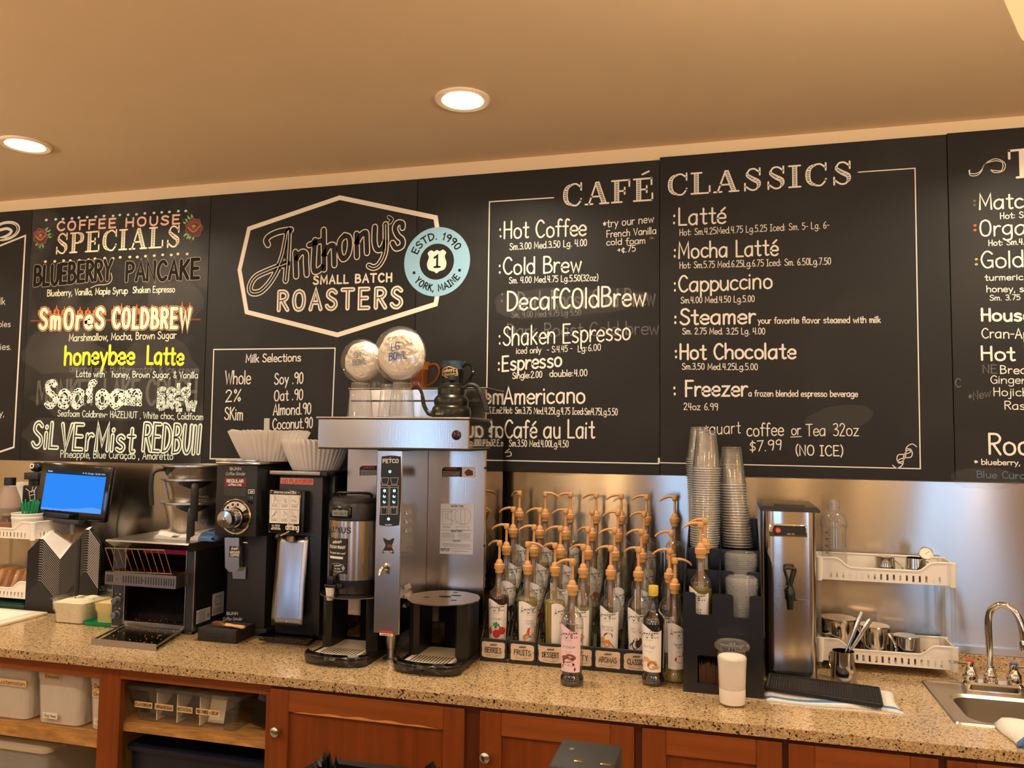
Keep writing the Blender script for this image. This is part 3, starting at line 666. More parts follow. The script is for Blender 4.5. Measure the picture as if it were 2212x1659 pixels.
g = G(); rose(g, 88, 511, 15, [(.75, 12), (.1, 10), (-1.5, 12), (-1.9, 9)]); part('rose_drawing', g); g = G(); rose(g, 419, 492, 18, [(1.9, 13), (2.5, 10), (-2.3, 12), (-1.8, 10)])
part('rose_drawing', g)
g = G(); T(g, 'almond milk, Butterscotch, & ice cream', 150, 803, 430, 806, 12, 2.2, .0003); T(g, 'MONKEY LAKE CRUSH', 80, 872, 425, 874, 44, 6, .0003)
for q in ((130, 760, 90, 40), (330, 800, 100, 60), (220, 860, 150, 45), (380, 650, 60, 40), (110, 940, 60, 35)): blob(g, *q, .0002, 1, 16, 0, .15)
build('chalk_smears', g, [ghost, smear], b1, flat=True)

# --- logo board and the menu board to its right
b2 = board(1, "chalkboard with the roaster's hexagonal logo and the milk list", cb_clean)
b3 = board(2, 'café classics chalkboard listing hot coffee and cold brew, left half', cb_clean)
g = G(); OC = [cream_c, bgc, mat('pale_blue_paint', '#93bdd0', .75, spec=.15), black_c]
line(g, [(734, 427), (941, 470), (957, 573), (941, 657), (729, 723.5), (533, 674), (517.5, 583), (538, 494)], 9, .0005, 0, closed=True)
def Z2(p): return (440+p[0]*.3737, 380+p[1]*.3737)
SC = [   # the script name, stroke by stroke, measured on the board
 [(372,398),(362,372),(385,345),(440,322),(505,312)], [(492,315),(486,460),(474,605)], [(486,320),(455,470),(400,590),(335,665),(280,675),(268,640),(300,585),(380,545),(485,505)],
 [(530,440),(535,580)], [(537,478),(565,442),(590,450),(592,500),(596,570)], [(644,372),(636,530),(655,552),(688,525)], [(610,400),(672,376)],
 [(694,312),(697,540)], [(697,455),(725,408),(750,402),(754,440),(756,515)], [(815,345),(788,380),(786,440),(806,480),(834,455),(846,400),(840,355),(815,345)],
 [(884,335),(886,468)], [(886,385),(912,340),(938,328),(942,370),(944,445)], [(990,295),(988,380),(1002,425),(1030,420),(1050,380)], [(1052,280),(1050,430),(1020,505),(985,530),(955,520)],
 [(1070,238),(1088,252),(1076,270)], [(1150,300),(1148,275),(1122,272),(1106,305),(1122,345),(1148,370),(1146,405),(1112,418),(1092,388)]]
for w, d, mi in ((13.5, .0006, 0), (9.4, .0010, 1)):
    for q in SC: line(g, [Z2(p) for p in q], w if q is not SC[14] else w*.6, d, mi, curve=True)
for q in SC: line(g, [Z2(p) for p in q], 1.5, .0013, 0, curve=True) if q in (SC[1], SC[2], SC[13]) else None
T(g, 'SMALL BATCH', 677, 614, 847, 608, 16, 3.6, gap=2.0, wob=0)
T(g, 'ROASTERS', 600, 670, 868, 663, 37, 9.2, gap=3.0, wob=0); T(g, 'ROASTERS', 600, 670, 868, 663, 37, 1.9, .001, 1, gap=3.0, wob=0)
# round badge
bc = Z2((1348, 496)); c0 = wp2(*bc); k = pxm(*bc)
def ring(r0, r1, d, mi, n=48):
    P = [(c0[0]+math.cos(2*PI*i/n)*(r0+r1)/2*k, c0[1]+math.sin(2*PI*i/n)*(r0+r1)/2*k) for i in range(n)]; ribbon(g, P+[P[0]], (r1-r0)*k, lay(d), mi)
def disc(r, d, mi, n=40): fan(g, [(c0[0]+math.cos(2*PI*i/n)*r*k, c0[1]+math.sin(2*PI*i/n)*r*k) for i in range(n)], lay(d), mi)
ring(36, 71, .0016, 2); disc(37, .0018, 1)
sh = [(0, 24), (6, 21), (13, 24), (20, 18), (17, 10), (21, -4), (17, -16), (6, -20), (0, -24), (-6, -20), (-17, -16), (-21, -4), (-17, 10), (-20, 18), (-13, 24), (-6, 21)]
fan(g, [(c0[0]+x*k, c0[1]+y*k) for x, y in spline(sh, 3, True)], lay(.002), 0)
ribbon(g, [(c0[0]-5*k, c0[1]+8*k), (c0[0]+1*k, c0[1]+12*k), (c0[0]+1*k, c0[1]-11*k)], 4.4*k, lay(.0023), 3)
ribbon(g, [(c0[0]-5*k, c0[1]-11*k), (c0[0]+7*k, c0[1]-11*k)], 4*k, lay(.0023), 3)
def arc_text(s, r, a0, a1, cap, w, inward):
    st, tw = strokes(s, 1.6)
    for q in st:
        P = []
        for x, y in q:
            a = a0+(a1-a0)*x/tw; rr = r+(y*cap/10 if not inward else -y*cap/10)
            P.append((c0[0]+math.cos(a)*rr*k, c0[1]+math.sin(a)*rr*k))
        ribbon(g, P, w*k, lay(.0021), 3)
D = math.radians
arc_text('ESTD. 1990', 46, D(158), D(28), 14, 2.8, False); arc_text('YORK, MAINE', 60.5, D(218), D(326), 13, 2.6, True)
for a in (D(203), D(338)): fan(g, [(c0[0]+math.cos(a)*53*k+3.2*k*math.cos(t*PI/5), c0[1]+math.sin(a)*53*k+3.2*k*math.sin(t*PI/5)) for t in range(10)], lay(.0021), 3)
ga, gb = split_x(g, BX0+2*BWD)
build('painted_logo', ga, OC, b2, flat=True); build('painted_logo_edge', gb, OC, b3, flat=True, label='right edge of the painted logo with the pale blue badge')
g = G()
line(g, [(462, 755), (724, 752), (714, 994), (454, 991)], 2.2, closed=True)
T(g, 'Milk Selections', 531, 783, 650, 780, 15.5, 2.2, wob=0)
for s, a, h in (('Whole', (486, 830, 542, 829), 25), ('2%', (487, 868, 521, 866), 22), ('SKim', (485, 906, 525, 908), 23), ('Soy .90', (593, 830, 655, 828), 21), ('Oat .90', (592, 866, 655, 863), 20), ('Almond.90', (590, 897, 672, 894), 21), ('Coconut.90', (589, 927, 675, 924), 20)):
    T(g, s, *a, h, 2.3)
build('milk_list_lettering', g, chalk, b2, flat=True)

# --- café classics, left half
g = G(); roman(g, 'CAFÉ', 1214, 447, 1414, 433, 50); line(g, [(1196, 427), (1057.5, 436), (1052, 820), (1049, 994), (1422.5, 1001.5), (1422.5, 990)], 2.4)
build('title_lettering', g, [chalk, bgc], b3, flat=True)
g = G()
for s, a, h, w in ((':Hot Coffee', (1079, 515, 1267, 509), 36, 3.6), (':Cold Brew', (1077, 593, 1256, 587), 35, 3.6), ('DecafCOldBrew', (1095, 671, 1395, 659), 42, 4.2), (':Shaken Espresso', (1077, 747, 1363, 734), 40, 3.4), (':Espresso', (1076, 802, 1213, 791), 31, 4), ('Americano', (1089, 873, 1264, 870), 35, 4), ('Café au Lait', (1090, 945, 1284, 946), 37, 3.8),
    ('Sm.3.00 Med.3.50 Lg. 4.00', (1101, 540, 1268, 531), 14, 1.8), ('*try our new', (1303, 492, 1412, 480), 17, 1.8), ('French Vanilla', (1310, 513, 1418, 505), 15, 1.7), ('cold foam', (1310, 530, 1394, 526), 14, 1.7), ('+¢.75', (1334, 546, 1373, 543), 14, 1.7),
    ('Sm. 4.00 Med.4.75 Lg.5.50(32oz)', (1100, 612, 1292, 606), 13, 1.7), ('iced only', (1115, 764, 1169, 762), 13, 1.5), ('- S:4.45 -', (1182, 762, 1236, 759), 13, 1.5), ('Lg:6.00', (1248, 760, 1298, 757), 14, 1.6),
    ('Single:2.00', (1107, 818, 1171, 815), 13, 1.8), ('double:4.00', (1187, 814, 1269, 812), 14, 1.8), ('Hot: Sm.3.75 Med.4.25Lg.4.75 Iced:Sm4.75Lg.5.50', (1088, 893, 1334, 897), 14, 1.6), ('Sm.3.50 Med.4.00Lg.4.50', (1100, 964, 1228, 966), 14, 1.7)):
    T(g, s, *a, h, w)
line(g, [(1100, 970), (1091, 978), (1102, 976), (1104, 984), (1094, 986)], 1.8, curve=True)
build('chalk_lettering', g, chalk, b3, flat=True)
g = G(); T(g, 'Dark Roast Cold Brew', 1118, 668, 1415, 660, 38, 4, .0003); T(g, ':', 1082, 655, 1090, 655, 36, 4, .0003); T(g, 'Sm. 4.00 Med 4.75 Lg 5.50', 1105, 686, 1255, 681, 13, 2, .0003); T(g, '*', 1403, 521, 1414, 521, 14, 2, .0003); T(g, 'Dark Roast Cold brew', 1095, 728, 1424, 722, 28, 3, .0003)
for q in ((1180, 655, 110, 32), (1105, 655, 35, 28), (1290, 650, 110, 26)): blob(g, *q, .0002, 1, 18, .05, .08)
build('chalk_smears', g, [ghost, smear], b3, flat=True)

# --- café classics, right half
b4 = board(3, 'café classics chalkboard listing lattes and steamers, right half', cb_clean, .010)
g = G(); roman(g, 'CLASSICS', 1440, 424, 1842, 397, 51); line(g, [(1854, 372), (1976.5, 363.5), (1988, 1012.5), (1424.5, 999.5), (1424.5, 990)], 2.4)
build('title_lettering', g, [chalk, bgc], b4, flat=True)
g = G()
for s, a, h, w in ((':Latté', (1454, 486, 1569, 482), 38, 4), (':Mocha Latté', (1456, 558, 1681, 551), 36, 4), (':Cappuccino', (1456, 631, 1668, 622), 36, 4), (':Steamer', (1457, 702, 1632, 698), 35, 4.6), (':Hot Chocolate', (1458, 776, 1719, 774), 34, 4.6), (': Freezer', (1455, 856, 1615, 855), 35, 4.6),
    ('Hot: Sm.4.25Med.4.75 Lg.5.25 Iced: Sm. 5- Lg. 6-', (1468, 509, 1791, 493), 15, 1.6), ('Hot: Sm.5.75 Med.6.25Lg.6.75 Iced: Sm. 6.50Lg.7.50', (1468, 580, 1795, 571), 15, 1.6), ('Sm.4.00 Med.4.50 Lg.5.00', (1471, 655, 1630, 652), 14, 1.6), ('your favorite flavor steamed with milk', (1637, 699, 1902, 697), 14.5, 2), ('Sm. 2.75 Med. 3.25 Lg. 4.00', (1474, 722, 1653, 722), 14, 1.7), ('Sm.3.50 Med.4.25Lg.5.00', (1473, 798, 1637, 799), 14, 1.7), ('a frozen blended espresso beverage', (1617, 856, 1853, 857), 14, 2), ('24oz 6.99', (1477, 885, 1551, 886), 15, 1.7),
    ('*quart', (1521, 939, 1600, 936), 27, 2), ('coffee', (1613, 942, 1693, 941), 29, 2.6), ('or', (1709, 940, 1730, 939), 24, 2.2), ('Tea', (1741, 942, 1784, 941), 27, 2.2), ('32oz', (1799, 941, 1856, 941), 28, 2.2), ('$7.99', (1619, 976, 1689, 971), 23, 2.3), ('(NO ICE)', (1719, 983, 1821, 985), 23, 2.6)):
    T(g, s, *a, h, w)
line(g, [(1708, 944), (1731, 943)], 1.8)
for fl in ((1, 1), (-1, -1)):
    line(g, [(1954+fl[0]*x, 985+fl[1]*y) for x, y in ((26, -20), (16, -26), (4, -18), (2, 0), (-6, 12), (-16, 10), (-14, -2), (0, -4), (12, -8), (14, -14), (6, -16))], 2, curve=True)
build('chalk_lettering', g, chalk, b4, flat=True)
g = G(); blob(g, 1810, 905, 75, 30, .0002, 0, 20, .2, .05); build('chalk_smears', g, [smear], b4, flat=True)

# --- teas, at the right edge
b5 = board(4, 'tea menu chalkboard cut off by the right edge of the picture', cb_clean, .0135)
g = G(); roman(g, 'TEAS', 2178, 387, 2480, 360, 75, 0, 1, 2.6, hatch=False)
build('title_lettering', g, [chalk, bgc], b5, flat=True)
g = G()
for s, a, h, w in (('Matcha', (2115, 452, 2262, 447), 38, 4.2), ('Hot: Sm.4.75', (2160, 473, 2262, 468), 15, 2.2), ('Organic Chai', (2116, 510, 2390, 500), 40, 4), ('Hot: Sm.4.25', (2135, 531, 2232, 527), 14, 2.2), ('Golden Milk', (2119, 579, 2370, 572), 41, 4), ('turmeric, ginger', (2127, 606, 2290, 603), 15, 2.2), ('honey, steamed milk', (2131, 631, 2330, 629), 16, 2.2), ('Sm. 3.75 Med.', (2138, 649, 2250, 647), 13, 1.9), ('House Iced', (2119, 693, 2330, 692), 30, 5.4), ('Cran-Apple', (2121, 730, 2262, 732), 24, 2.6), ('Hot Teas', (2119, 778, 2320, 780), 34, 5), ('Breakfast', (2160, 807, 2290, 808), 20, 2.4), ('Ginger', (2140, 828, 2216, 829), 19, 2), ('Hojicha', (2146, 855, 2240, 856), 20, 2.2), ('Raspberry', (2170, 884, 2300, 886), 20, 2.2), ('Rooibos', (2135, 981, 2330, 984), 50, 5.4), ('* blueberry,', (2105, 1003, 2204, 1005), 13, 2.2)):
    T(g, s, *a, h, w)
for s in (0, 4.5): line(g, [(2093+s*.4, 368-s*.2), (2096, 379-s), (2110, 379-s), (2120, 370-s*.6), (2128, 354), (2150, 343+s), (2170-s, 352), (2168-s, 368), (2150, 373-s), (2139, 366), (2142, 356)], 1.8, curve=True)
build('chalk_lettering', g, chalk, b5, flat=True)
g = G()
for i, (x, y) in enumerate(((2105, 434), (2105, 443), (2106, 487), (2106, 497), (2109, 560), (2109, 571))): blob(g, x, y, 3.6, 3, mi=i//2)
T(g, 'Blue Curacao', 2110, 1032, 2258, 1036, 17, 2, mi=3)
build('coloured_chalk', g, [mat('chalk_green', '#4f6a55', .9), mat('chalk_orange', '#e0734c', .9), mat('chalk_gold', '#d3b45a', .9), mat('chalk_slate', '#5d7080', .9)], b5, flat=True)
g = G(); T(g, 'NE', 2122, 806, 2154, 806, 20, 3); T(g, 'C', 2064, 836, 2076, 836, 20, 3); T(g, '*New', 2092, 866, 2140, 856, 20, 2.5)
blob(g, 2130, 1034, 80, 26, .0002, 1, 20, 0, .06); build('chalk_smears', g, [ghost, smear], b5, flat=True)
# ------------------------------------------------------------------ common materials for the things on the counter
steel = mat('polished_steel', '#c4c0b8', .16, 1.0); satin = mat('satin_steel', '#b2aca2', .3, 1.0, bump=.015, bscale=200, stretch=(.1,1,4)); chrome = mat('chrome', '#dcdad6', .06, 1.0)
blk = mat('black_plastic', '#141414', .35, spec=.5); blkm = mat('matt_black', '#1a1918', .6); blkg = mat('gloss_black', '#0c0d0e', .12, coat=.5); char = mat('charcoal_panel', '#2b2c2f', .45)
whp = mat('white_plastic', '#ece4d6', .35, spec=.4); wht = mat('white_paper', '#eee8da', .8, spec=.2); ink = mat('dark_print', '#22201e', .7); grey = mat('grey_print', '#6b6862', .7)
glass = clear('clear_plastic', (.97,.97,.96), .05, 1.42); acryl = clear('clear_acrylic', (.93,.93,.92), .08, 1.5, .06); bglass = clear('bottle_glass', (.94,.95,.93), .03, 1.62, .010, edge=.4)
red = mat('red_marker', '#c8352b', .7); tape = mat('masking_tape', '#e2bd8a', .8); towelw = mat('white_terry', '#e9e3d8', .95, spec=.1, bump=.5, bscale=260); towelb = mat('blue_terry', '#5d7fae', .95, spec=.1, bump=.5, bscale=260)
def face(Y, d=.0004): return lambda x, z: (x, Y-d, z)
def wr(g, s, x0, z0, x1, z1, h, w=None, Y=0., mi=0, d=.0004, gap=.9, slant=0., to3=None, wob=.01):
    write(g, s, (x0, z0), (x1, z1), h, w or h*.13, to3 or face(Y, d), mi, wob, gap, slant)
def rule(g, x0, x1, z, w, Y, mi=0, d=.0004, to3=None): ribbon(g, [(x0, z), (x1, z)], w, to3 or face(Y, d), mi, cap=0)
def fineprint(g, x0, x1, z, n, dz, Y, mi=0, w=.0011, d=.0004, to3=None, seed=1):
    R = random.Random(seed)
    for i in range(n):
        x = x0
        while x < x1-.002:
            e = min(x1, x+R.uniform(.003, .010)); rule(g, x, e, z-i*dz, w, Y, mi, d, to3); x = e+.0016

# two-tier white plastic basket rack: the same kind stands at both ends of the counter
def basket_rack(x0, x1, y0, y1, tiers, label, top, solid_top=.072):
    t = thing('basket_rack', label, 'basket rack', ((x0+x1)/2, (y0+y1)/2, CT), group='two-tier basket racks')
    for z in tiers:
        h = .072; dip = .030; n = 26
        def wall(P0, P1, dipped, nrm):
            g = G(); L = math.hypot(P1[0]-P0[0], P1[1]-P0[1]); ux, uy = (P1[0]-P0[0])/L, (P1[1]-P0[1])/L; th = .0026
            def Q(s, o, zz): return (P0[0]+ux*s+nrm[0]*o, P0[1]+uy*s+nrm[1]*o, zz)
            def slab(s0, s1, a, b, a2=None, b2=None):
                a2 = a if a2 is None else a2; b2 = b if b2 is None else b2
                vs = [Q(s0, 0, a), Q(s1, 0, a2), Q(s1, th, a2), Q(s0, th, a), Q(s0, 0, b), Q(s1, 0, b2), Q(s1, th, b2), Q(s0, th, b)]
                g.add(vs, [(0,3,2,1),(4,5,6,7),(0,1,5,4),(1,2,6,5),(2,3,7,6),(3,0,4,7)])
            def top(s):
                if not dipped: return z+h
                a, b = .055, .105; q = min(s, L-s)
                if q < a: return z+h
                if q > b: return z+h-dip
                u = (q-a)/(b-a); return z+h-dip*(u*u*(3-2*u))
            m = max(2, int(L/.004)); slot0, slot1 = z+.006, z+.027
            pit = .0195; k0 = int((L-.06)/pit); e = (L-k0*pit)/2
            for i in range(m):
                s0, s1 = L*i/m, L*(i+1)/m; slab(s0, s1, slot1, top(s0), slot1, top(s1))
            slab(0, L, z, slot0); edges = [0]+[v for i in range(k0) for v in (e+i*pit+.0065, e+i*pit+.013)]+[L]
            for a, b in zip(edges[0::2], edges[1::2]): slab(a, b, slot0, slot1)
            pts = [Vector(Q(L*i/40, th/2, top(L*i/40))) for i in range(41)]; g.tube(pts, .0034, 6)
            return g
        fl = G(); fl.box(x0+.003, x1-.003, y0+.003, y1-.003, z, z+.003)
        b = build('basket', fl, whp, t, flat=True)
        for P0, P1, dd, nn, nm in (((x0, y0), (x1, y0), True, (0, 1), 'basket_front'), ((x1, y1), (x0, y1), False, (0, -1), 'basket_back'), ((x0, y1), (x0, y0), False, (1, 0), 'basket_side'), ((x1, y0), (x1, y1), False, (-1, 0), 'basket_side')):
            build(nm, wall(P0, P1, dd, nn), whp, b, ang=.9)
        for x in (x0+.002, x1-.002):
            for y in (y0+.002, y1-.002):
                g = G().lathe([(.0105, z-.004), (.0125, z+.03), (.0135, z+h+.002), (.004, z+h+.003)], (x, y, 0), 12); build('corner_socket', g, whp, b)
    for x in (x0+.002, x1-.002):
        for y in (y0+.002, y1-.002):
            lo = CT
            for z in list(tiers):
                build('clear_post', G().lathe([(.0075, lo), (.0075, z-.004)], (x, y, 0), 12), acryl, t); lo = z+.075
    return t
LX0, LX1, LY0, LY1 = -3.36, -2.905, -.262, -.045
basket_rack(LX0, LX1, LY0, LY1, (.957, 1.212), 'two-tier white plastic basket rack at the left edge holding bread and cups', None)

def bottle_shape(prof, c, seg=24): return G().lathe(prof, c, seg)
# on and in the left rack
c = (-3.158, -.155, 1.2152)
t = thing('sauce_bottle', 'tall clear bottle of dark brown sauce with a black cap on the left basket rack', 'bottle', c)
build('bottle_body', G().lathe([(.001, 0), (.050, .001), (.052, .01), (.052, .12), (.048, .15), (.025, .215), (.022, .222)], c), faint('milky_plastic', '#cbb6a4', .35), t)
build('sauce', G().lathe([(.001, .002), (.0495, .003), (.0495, .115), (.001, .116)], c), mat('brown_sauce', '#4b2a1b', .3), t)
build('sauce_film', G().lathe([(.0495, .117), (.046, .148), (.024, .210), (.001, .211)], c), faint('brown_film', '#a98572', .6), t)
build('cap', G().cyl((c[0], c[1], c[2]+.216), .024, 0, .036), blk, t)
c = (-3.108, -.205, 1.2152)
t = thing('spice_jar', 'small glass jar of brown powder at the left edge of the upper basket', 'jar', c)
build('jar_body', G().lathe([(.001, 0), (.034, .001), (.036, .006), (.036, .062), (.027, .074), (.027, .088)], c), glass, t)
build('powder', G().lathe([(.001, .002), (.033, .003), (.033, .055), (.001, .060)], c), mat('brown_powder', '#a06a43', .9), t)
build('lid', G().cyl((c[0], c[1], c[2]+.088), .029, 0, .010), mat('dull_gold', '#a58a62', .4, .6), t)
c = (-3.003, -.195, 1.2152)
t = thing('paper_tub', 'white round tub full of green stir sticks on the left basket rack', 'tub', c)
build('tub_body', G().lathe([(.001, 0), (.058, .001), (.0645, .078), (.067, .080), (.067, .086), (.0645, .088), (.066, .097), (.068, .099), (.067, .103), (.0625, .101), (.056, .004), (.001, .003)], c, 32), whp, t)
gr = mat('green_plastic', '#18915f', .4)
R_ = random.Random(4)
for i in range(22):
    a = R_.uniform(0, 6.28); r = R_.uniform(.008, .05); x, y = c[0]+r*math.cos(a), c[1]+r*math.sin(a)
    lean = (x-c[0])*.75+R_.uniform(-.012, .012); dy = (y-c[1])*.25; zt = 1.365+R_.uniform(-.006, .012)
    vb, vt = Vector((c[0]+(x-c[0])*.5, c[1]+(y-c[1])*.5, 1.222)), Vector((x+lean*.55, y+dy, zt))
    g = G().tube([vb, vt], .0036, 6, 0, True, .4)
    s = build('stir_stick', g, gr, None, loc=vb, world=True); tag(s, 'flat green stir stick standing in the white tub', 'stir stick', 'green stir sticks in the white tub')
for i in range(7):
    y = -.085+.0045*i; z = 1.2152+.123; cx_ = -3.176
    M = Matrix.Rotation(PI/2-.22, 4, 'X')
    pr = [(.001, 0), (.075, 0), (.082, .004), (.108, .012)] if i else [(.001, 0), (.075, 0), (.083, .004), (.110, .012)]
    g = G(); n = 60; vs = []; pr2 = pr
    for (r, h) in pr2:
        for k in range(n):
            w = (.0016*math.sin(k*PI*.667)) if r > .078 else 0; a = 2*PI*k/n; v = M @ Vector((r*math.cos(a), r*math.sin(a), h+w)); vs.append((v.x+cx_, v.y+y, v.z+z-.004))
    g.add(vs, [(i2*n+k, i2*n+(k+1) % n, (i2+1)*n+(k+1) % n, (i2+1)*n+k) for i2 in range(3) for k in range(n)])
    s = build('paper_plate', g, wht, None, loc=(cx_, y, z)); tag(s, 'white fluted paper plate leaning in the stack behind the sauce bottle' if i else 'front white paper plate of the stack leaning behind the sauce bottle', 'plate', 'paper plates leaning in the left rack')
# bread bag
c = (-3.10, -.155, .9602)
t = thing('bread_bag', 'clear bag of sliced brown bread in the lower left basket', 'bread', c)
g = G(); crust = mat('bread_crust', '#c07f42', .8, var=.2, vscale=30); crumb = mat('bread_crumb', '#e0a868', .85, var=.12, vscale=60)
for i in range(8):
    x = c[0]-.20+i*.0455; g2 = G().rbox(-.012, .012, -.055, .055, 0, .11, .009, 0, 2); M = Matrix.Translation((x, c[1], c[2]+.006)) @ Matrix.Rotation(.42, 4, 'Y')
    s = build('bread_slice', g2.xf(M), crumb if i % 2 else crust, t)
g = G(); n = 18; P = []
for i in range(n+1):
    x = c[0]-.235+.44*i/n; P.append((x, c[1], c[2]+.06+.006*math.sin(i*2.1)))
g.tube(P, [.03]+[.072+.006*math.sin(i*1.7) for i in range(1, n-1)]+[.06, .02], 14, 0, True, .82)
build('plastic_bag', g, clear('bag_film', (.95,.95,.95), .12, 1.35, .05), t)
o = build('green_tray', G().rbox(-3.3, -2.92, -.275, -.06, CT, CT+.018, .004).rbox(-3.28, -2.94, -.26, -.075, CT+.0181, CT+.022, .002), mat('dark_green_tray', '#123c35', .4), loc=(-3.1, -.17, CT)); tag(o, 'dark green tray lying under the left basket rack', 'tray')
# webcam-like puck on a block stand, pouch
c = (-3.107, -.055, 1.3)
t = thing('desk_camera', 'black dome camera with a white ring on a block stand behind the screen', 'camera', c)
build('dome', G().rbox(-3.134, -3.078, -.085, -.035, 1.490, 1.535, .02, 0, 3), blk, t)
build('lens_ring', G().lathe([(.006, 0), (.0115, 0), (.0115, .002), (.006, .002)], (-3.110, -.086, 1.518), 20, M=Matrix.Rotation(PI/2, 4, 'X')), wht, t)
build('stand_block', G().rbox(-3.146, -3.066, -.095, -.03, 1.456, 1.488, .003), char, t); build('stand_post', G().rbox(-3.134, -3.08, -.08, -.035, 1.2855, 1.456, .003), blk, t)
o = build('black_pouch', G().rbox(-3.14, -3.04, -.105, -.09, 1.287, 1.43, .006), blkm, loc=(-3.09, -.1, 1.29)); tag(o, 'black pouch with a white line drawing leaning behind the paper plates', 'pouch')
g = G()
for q in ([(-3.10,1.40),(-3.07,1.41),(-3.065,1.37),(-3.09,1.36),(-3.10,1.40)], [(-3.085,1.40),(-3.08,1.425)], [(-3.075,1.40),(-3.06,1.425)], [(-3.12,1.415),(-3.10,1.405)], [(-3.095,1.385),(-3.07,1.39)]): ribbon(g, q, .003, face(-.105))
build('line_drawing', g, wht, o, flat=True)

# touch screen
cx_, cz_ = -2.825, 1.411; Mt = Matrix.Translation((cx_, -.125, cz_)) @ Matrix.Rotation(math.radians(2.0), 4, 'Y') @ Matrix.Rotation(math.radians(-6), 4, 'X')
t = thing('touch_screen', 'black-framed touch screen showing a blue page, mounted over the paper cartons', 'screen', (cx_, -.125, cz_))
build('screen_frame', G().rbox(-.194, .194, -.014, .014, -.123, .123, .009, 0, 3).xf(Mt), blkg, t)
g = G(); sy = -.0146
g.add([(-.158, sy, -.088), (.168, sy, -.088), (.168, sy, .074), (-.158, sy, .074)], [(0,1,2,3)], 0); g.add([(-.158, sy, .074), (.168, sy, .074), (.168, sy, .093), (-.158, sy, .093)], [(0,1,2,3)], 1)
d = build('display', g.xf(Mt), [emission('blue_page', '#2f86f0', .85), emission('dark_page_bar', '#26333f', .8)], t, flat=True)
g = G(); f2 = lambda x, z: tuple(Mt @ Vector((x, sy-.0004, z)))
wr(g, 'Checkout', -.150, .081, -.125, .081, .006, .001, to3=f2); wr(g, '# 14 Order 12:00 PM', .04, .081, .16, .081, .006, .001, to3=f2)
build('page_text', g, emission('page_white', '#dfe9f5', .9), d, flat=True)
g = G(); f3 = lambda x, z: tuple(Mt @ Vector((x, sy-.0003, z)))
fan(g, [(-.158, -.088), (.168, -.088), (.168, -.068), (.12, -.062), (.05, -.072), (-.05, -.080), (-.158, -.078)], f3); build('page_swoosh', g, emission('pale_blue_page', '#5d9df2', .85), d, flat=True)
build('speaker_bar', G().rbox(-.165, .03, -.045, -.015, -.118, -.098, .003).xf(Mt), blk, t); build('card_reader', G().rbox(-.05, .09, -.05, -.015, -.139, -.1215, .003).xf(Mt), char, t)
build('wall_arm', G().box(cx_-.04, cx_+.04, -.107, .0035, cz_-.03, cz_+.03), blk, t)
build('cable', G().tube(spline([(-2.80, -.115, 1.30), (-2.77, -.07, 1.24), (-2.74, -.05, 1.17), (-2.73, -.045, 1.08), (-2.76, -.04, .97)], 5), .004, 6), blk, t)

# nested stack of open black paper cartons
PR = [(-2.897, 1.167), (-2.835, 1.222), (-2.818, 1.222), (-2.726, 1.142), (-2.604, 1.271), (-2.584, 1.271), (-2.527, 1.208)]
paper_b = mat('black_card', '#1c1916', .55, spec=.4); paper_w = mat('white_card_inside', '#e6dfd4', .8); edge = mat('card_edge', '#8d8578', .8)
PB = [(-2.965, 1.205), (-2.925, 1.240), (-2.902, 1.244), (-2.804, 1.188), (-2.716, 1.262), (-2.700, 1.264), (-2.645, 1.195)]
CY0, CY1 = -.292, -.150
def carton(drop):
    g = G(); th = .0016; n = len(PR)
    for i in range(n-1):
        (xa, za), (xb, zb) = PR[i], PR[i+1]; (xc, zc), (xd, zd) = PB[i], PB[i+1]
        g.add([(xa, CY0, za), (xb, CY0, zb), (xd, CY1, zd), (xc, CY1, zc)], [(0,1,2,3)], 1 if i < 5 else 0)
        g.add([(xa, CY0, za-th), (xb, CY0, zb-th), (xd, CY1, zd-th), (xc, CY1, zc-th)], [(3,2,1,0)], 0)
        g.add([(xa, CY0, za), (xb, CY0, zb), (xb, CY0, zb-th), (xa, CY0, za-th)], [(0,3,2,1)], 2 if 0 < i < 5 else 0)
        for (p, q, y) in ((PR[i], PR[i+1], CY0+.0008), (PB[i], PB[i+1], CY1-.001)):
            g.add([(p[0], y, p[1]-th), (q[0], y, q[1]-th), (q[0], y, q[1]-drop if drop < .1 else CT+.0005), (p[0], y, p[1]-drop if drop < .1 else CT+.0005)], [(0,3,2,1)], 0)
    for k in (0, -1):
        p, q = PR[k], PB[k]
        g.add([(p[0], CY0, p[1]), (q[0], CY1, q[1]), (q[0], CY1, q[1]-drop if drop < .1 else CT+.0005), (p[0], CY0, p[1]-drop if drop < .1 else CT+.0005)], [(0,1,2,3)], 0)
    ribbon(g, [PR[5], PR[6]], .0022, face(CY0, .0005), 1)
    return g
NC = 18; pitch = .0102
top_g = carton(.013)
c0_ = build('paper_carton', top_g, [paper_b, paper_w, edge], None, loc=(-2.71, -.19, 1.14), flat=True); tag(c0_, 'topmost open black paper carton of the nested stack, white inside showing', 'carton', 'nested black paper cartons')
for i in range(1, NC):
    if i < NC-1: o = c0_.copy(); C.objects.link(o); o.location.z -= pitch*i
    else:
        g = carton(.2); g.v = [(x, y, z-pitch*i if z > CT+.01 else z) for x, y, z in g.v]; o = build('paper_carton', g, [paper_b, paper_w, edge], None, loc=(-2.71, -.19, CT), flat=True)
    tag(o, 'black paper carton nested in the middle of the stack by the screen' if i < NC-1 else 'lowest black paper carton standing on the counter under the stack', 'carton', 'nested black paper cartons')
g = G().add([(-2.955, -.149, 1.205), (-2.90, -.149, 1.242), (-2.905, -.149, 1.250), (-2.925, -.149, 1.248), (-2.935, -.149, 1.262), (-2.955, -.149, 1.256)], [(0,1,2,3,4,5)])
build('lid_tab', g, paper_w, c0_, flat=True)

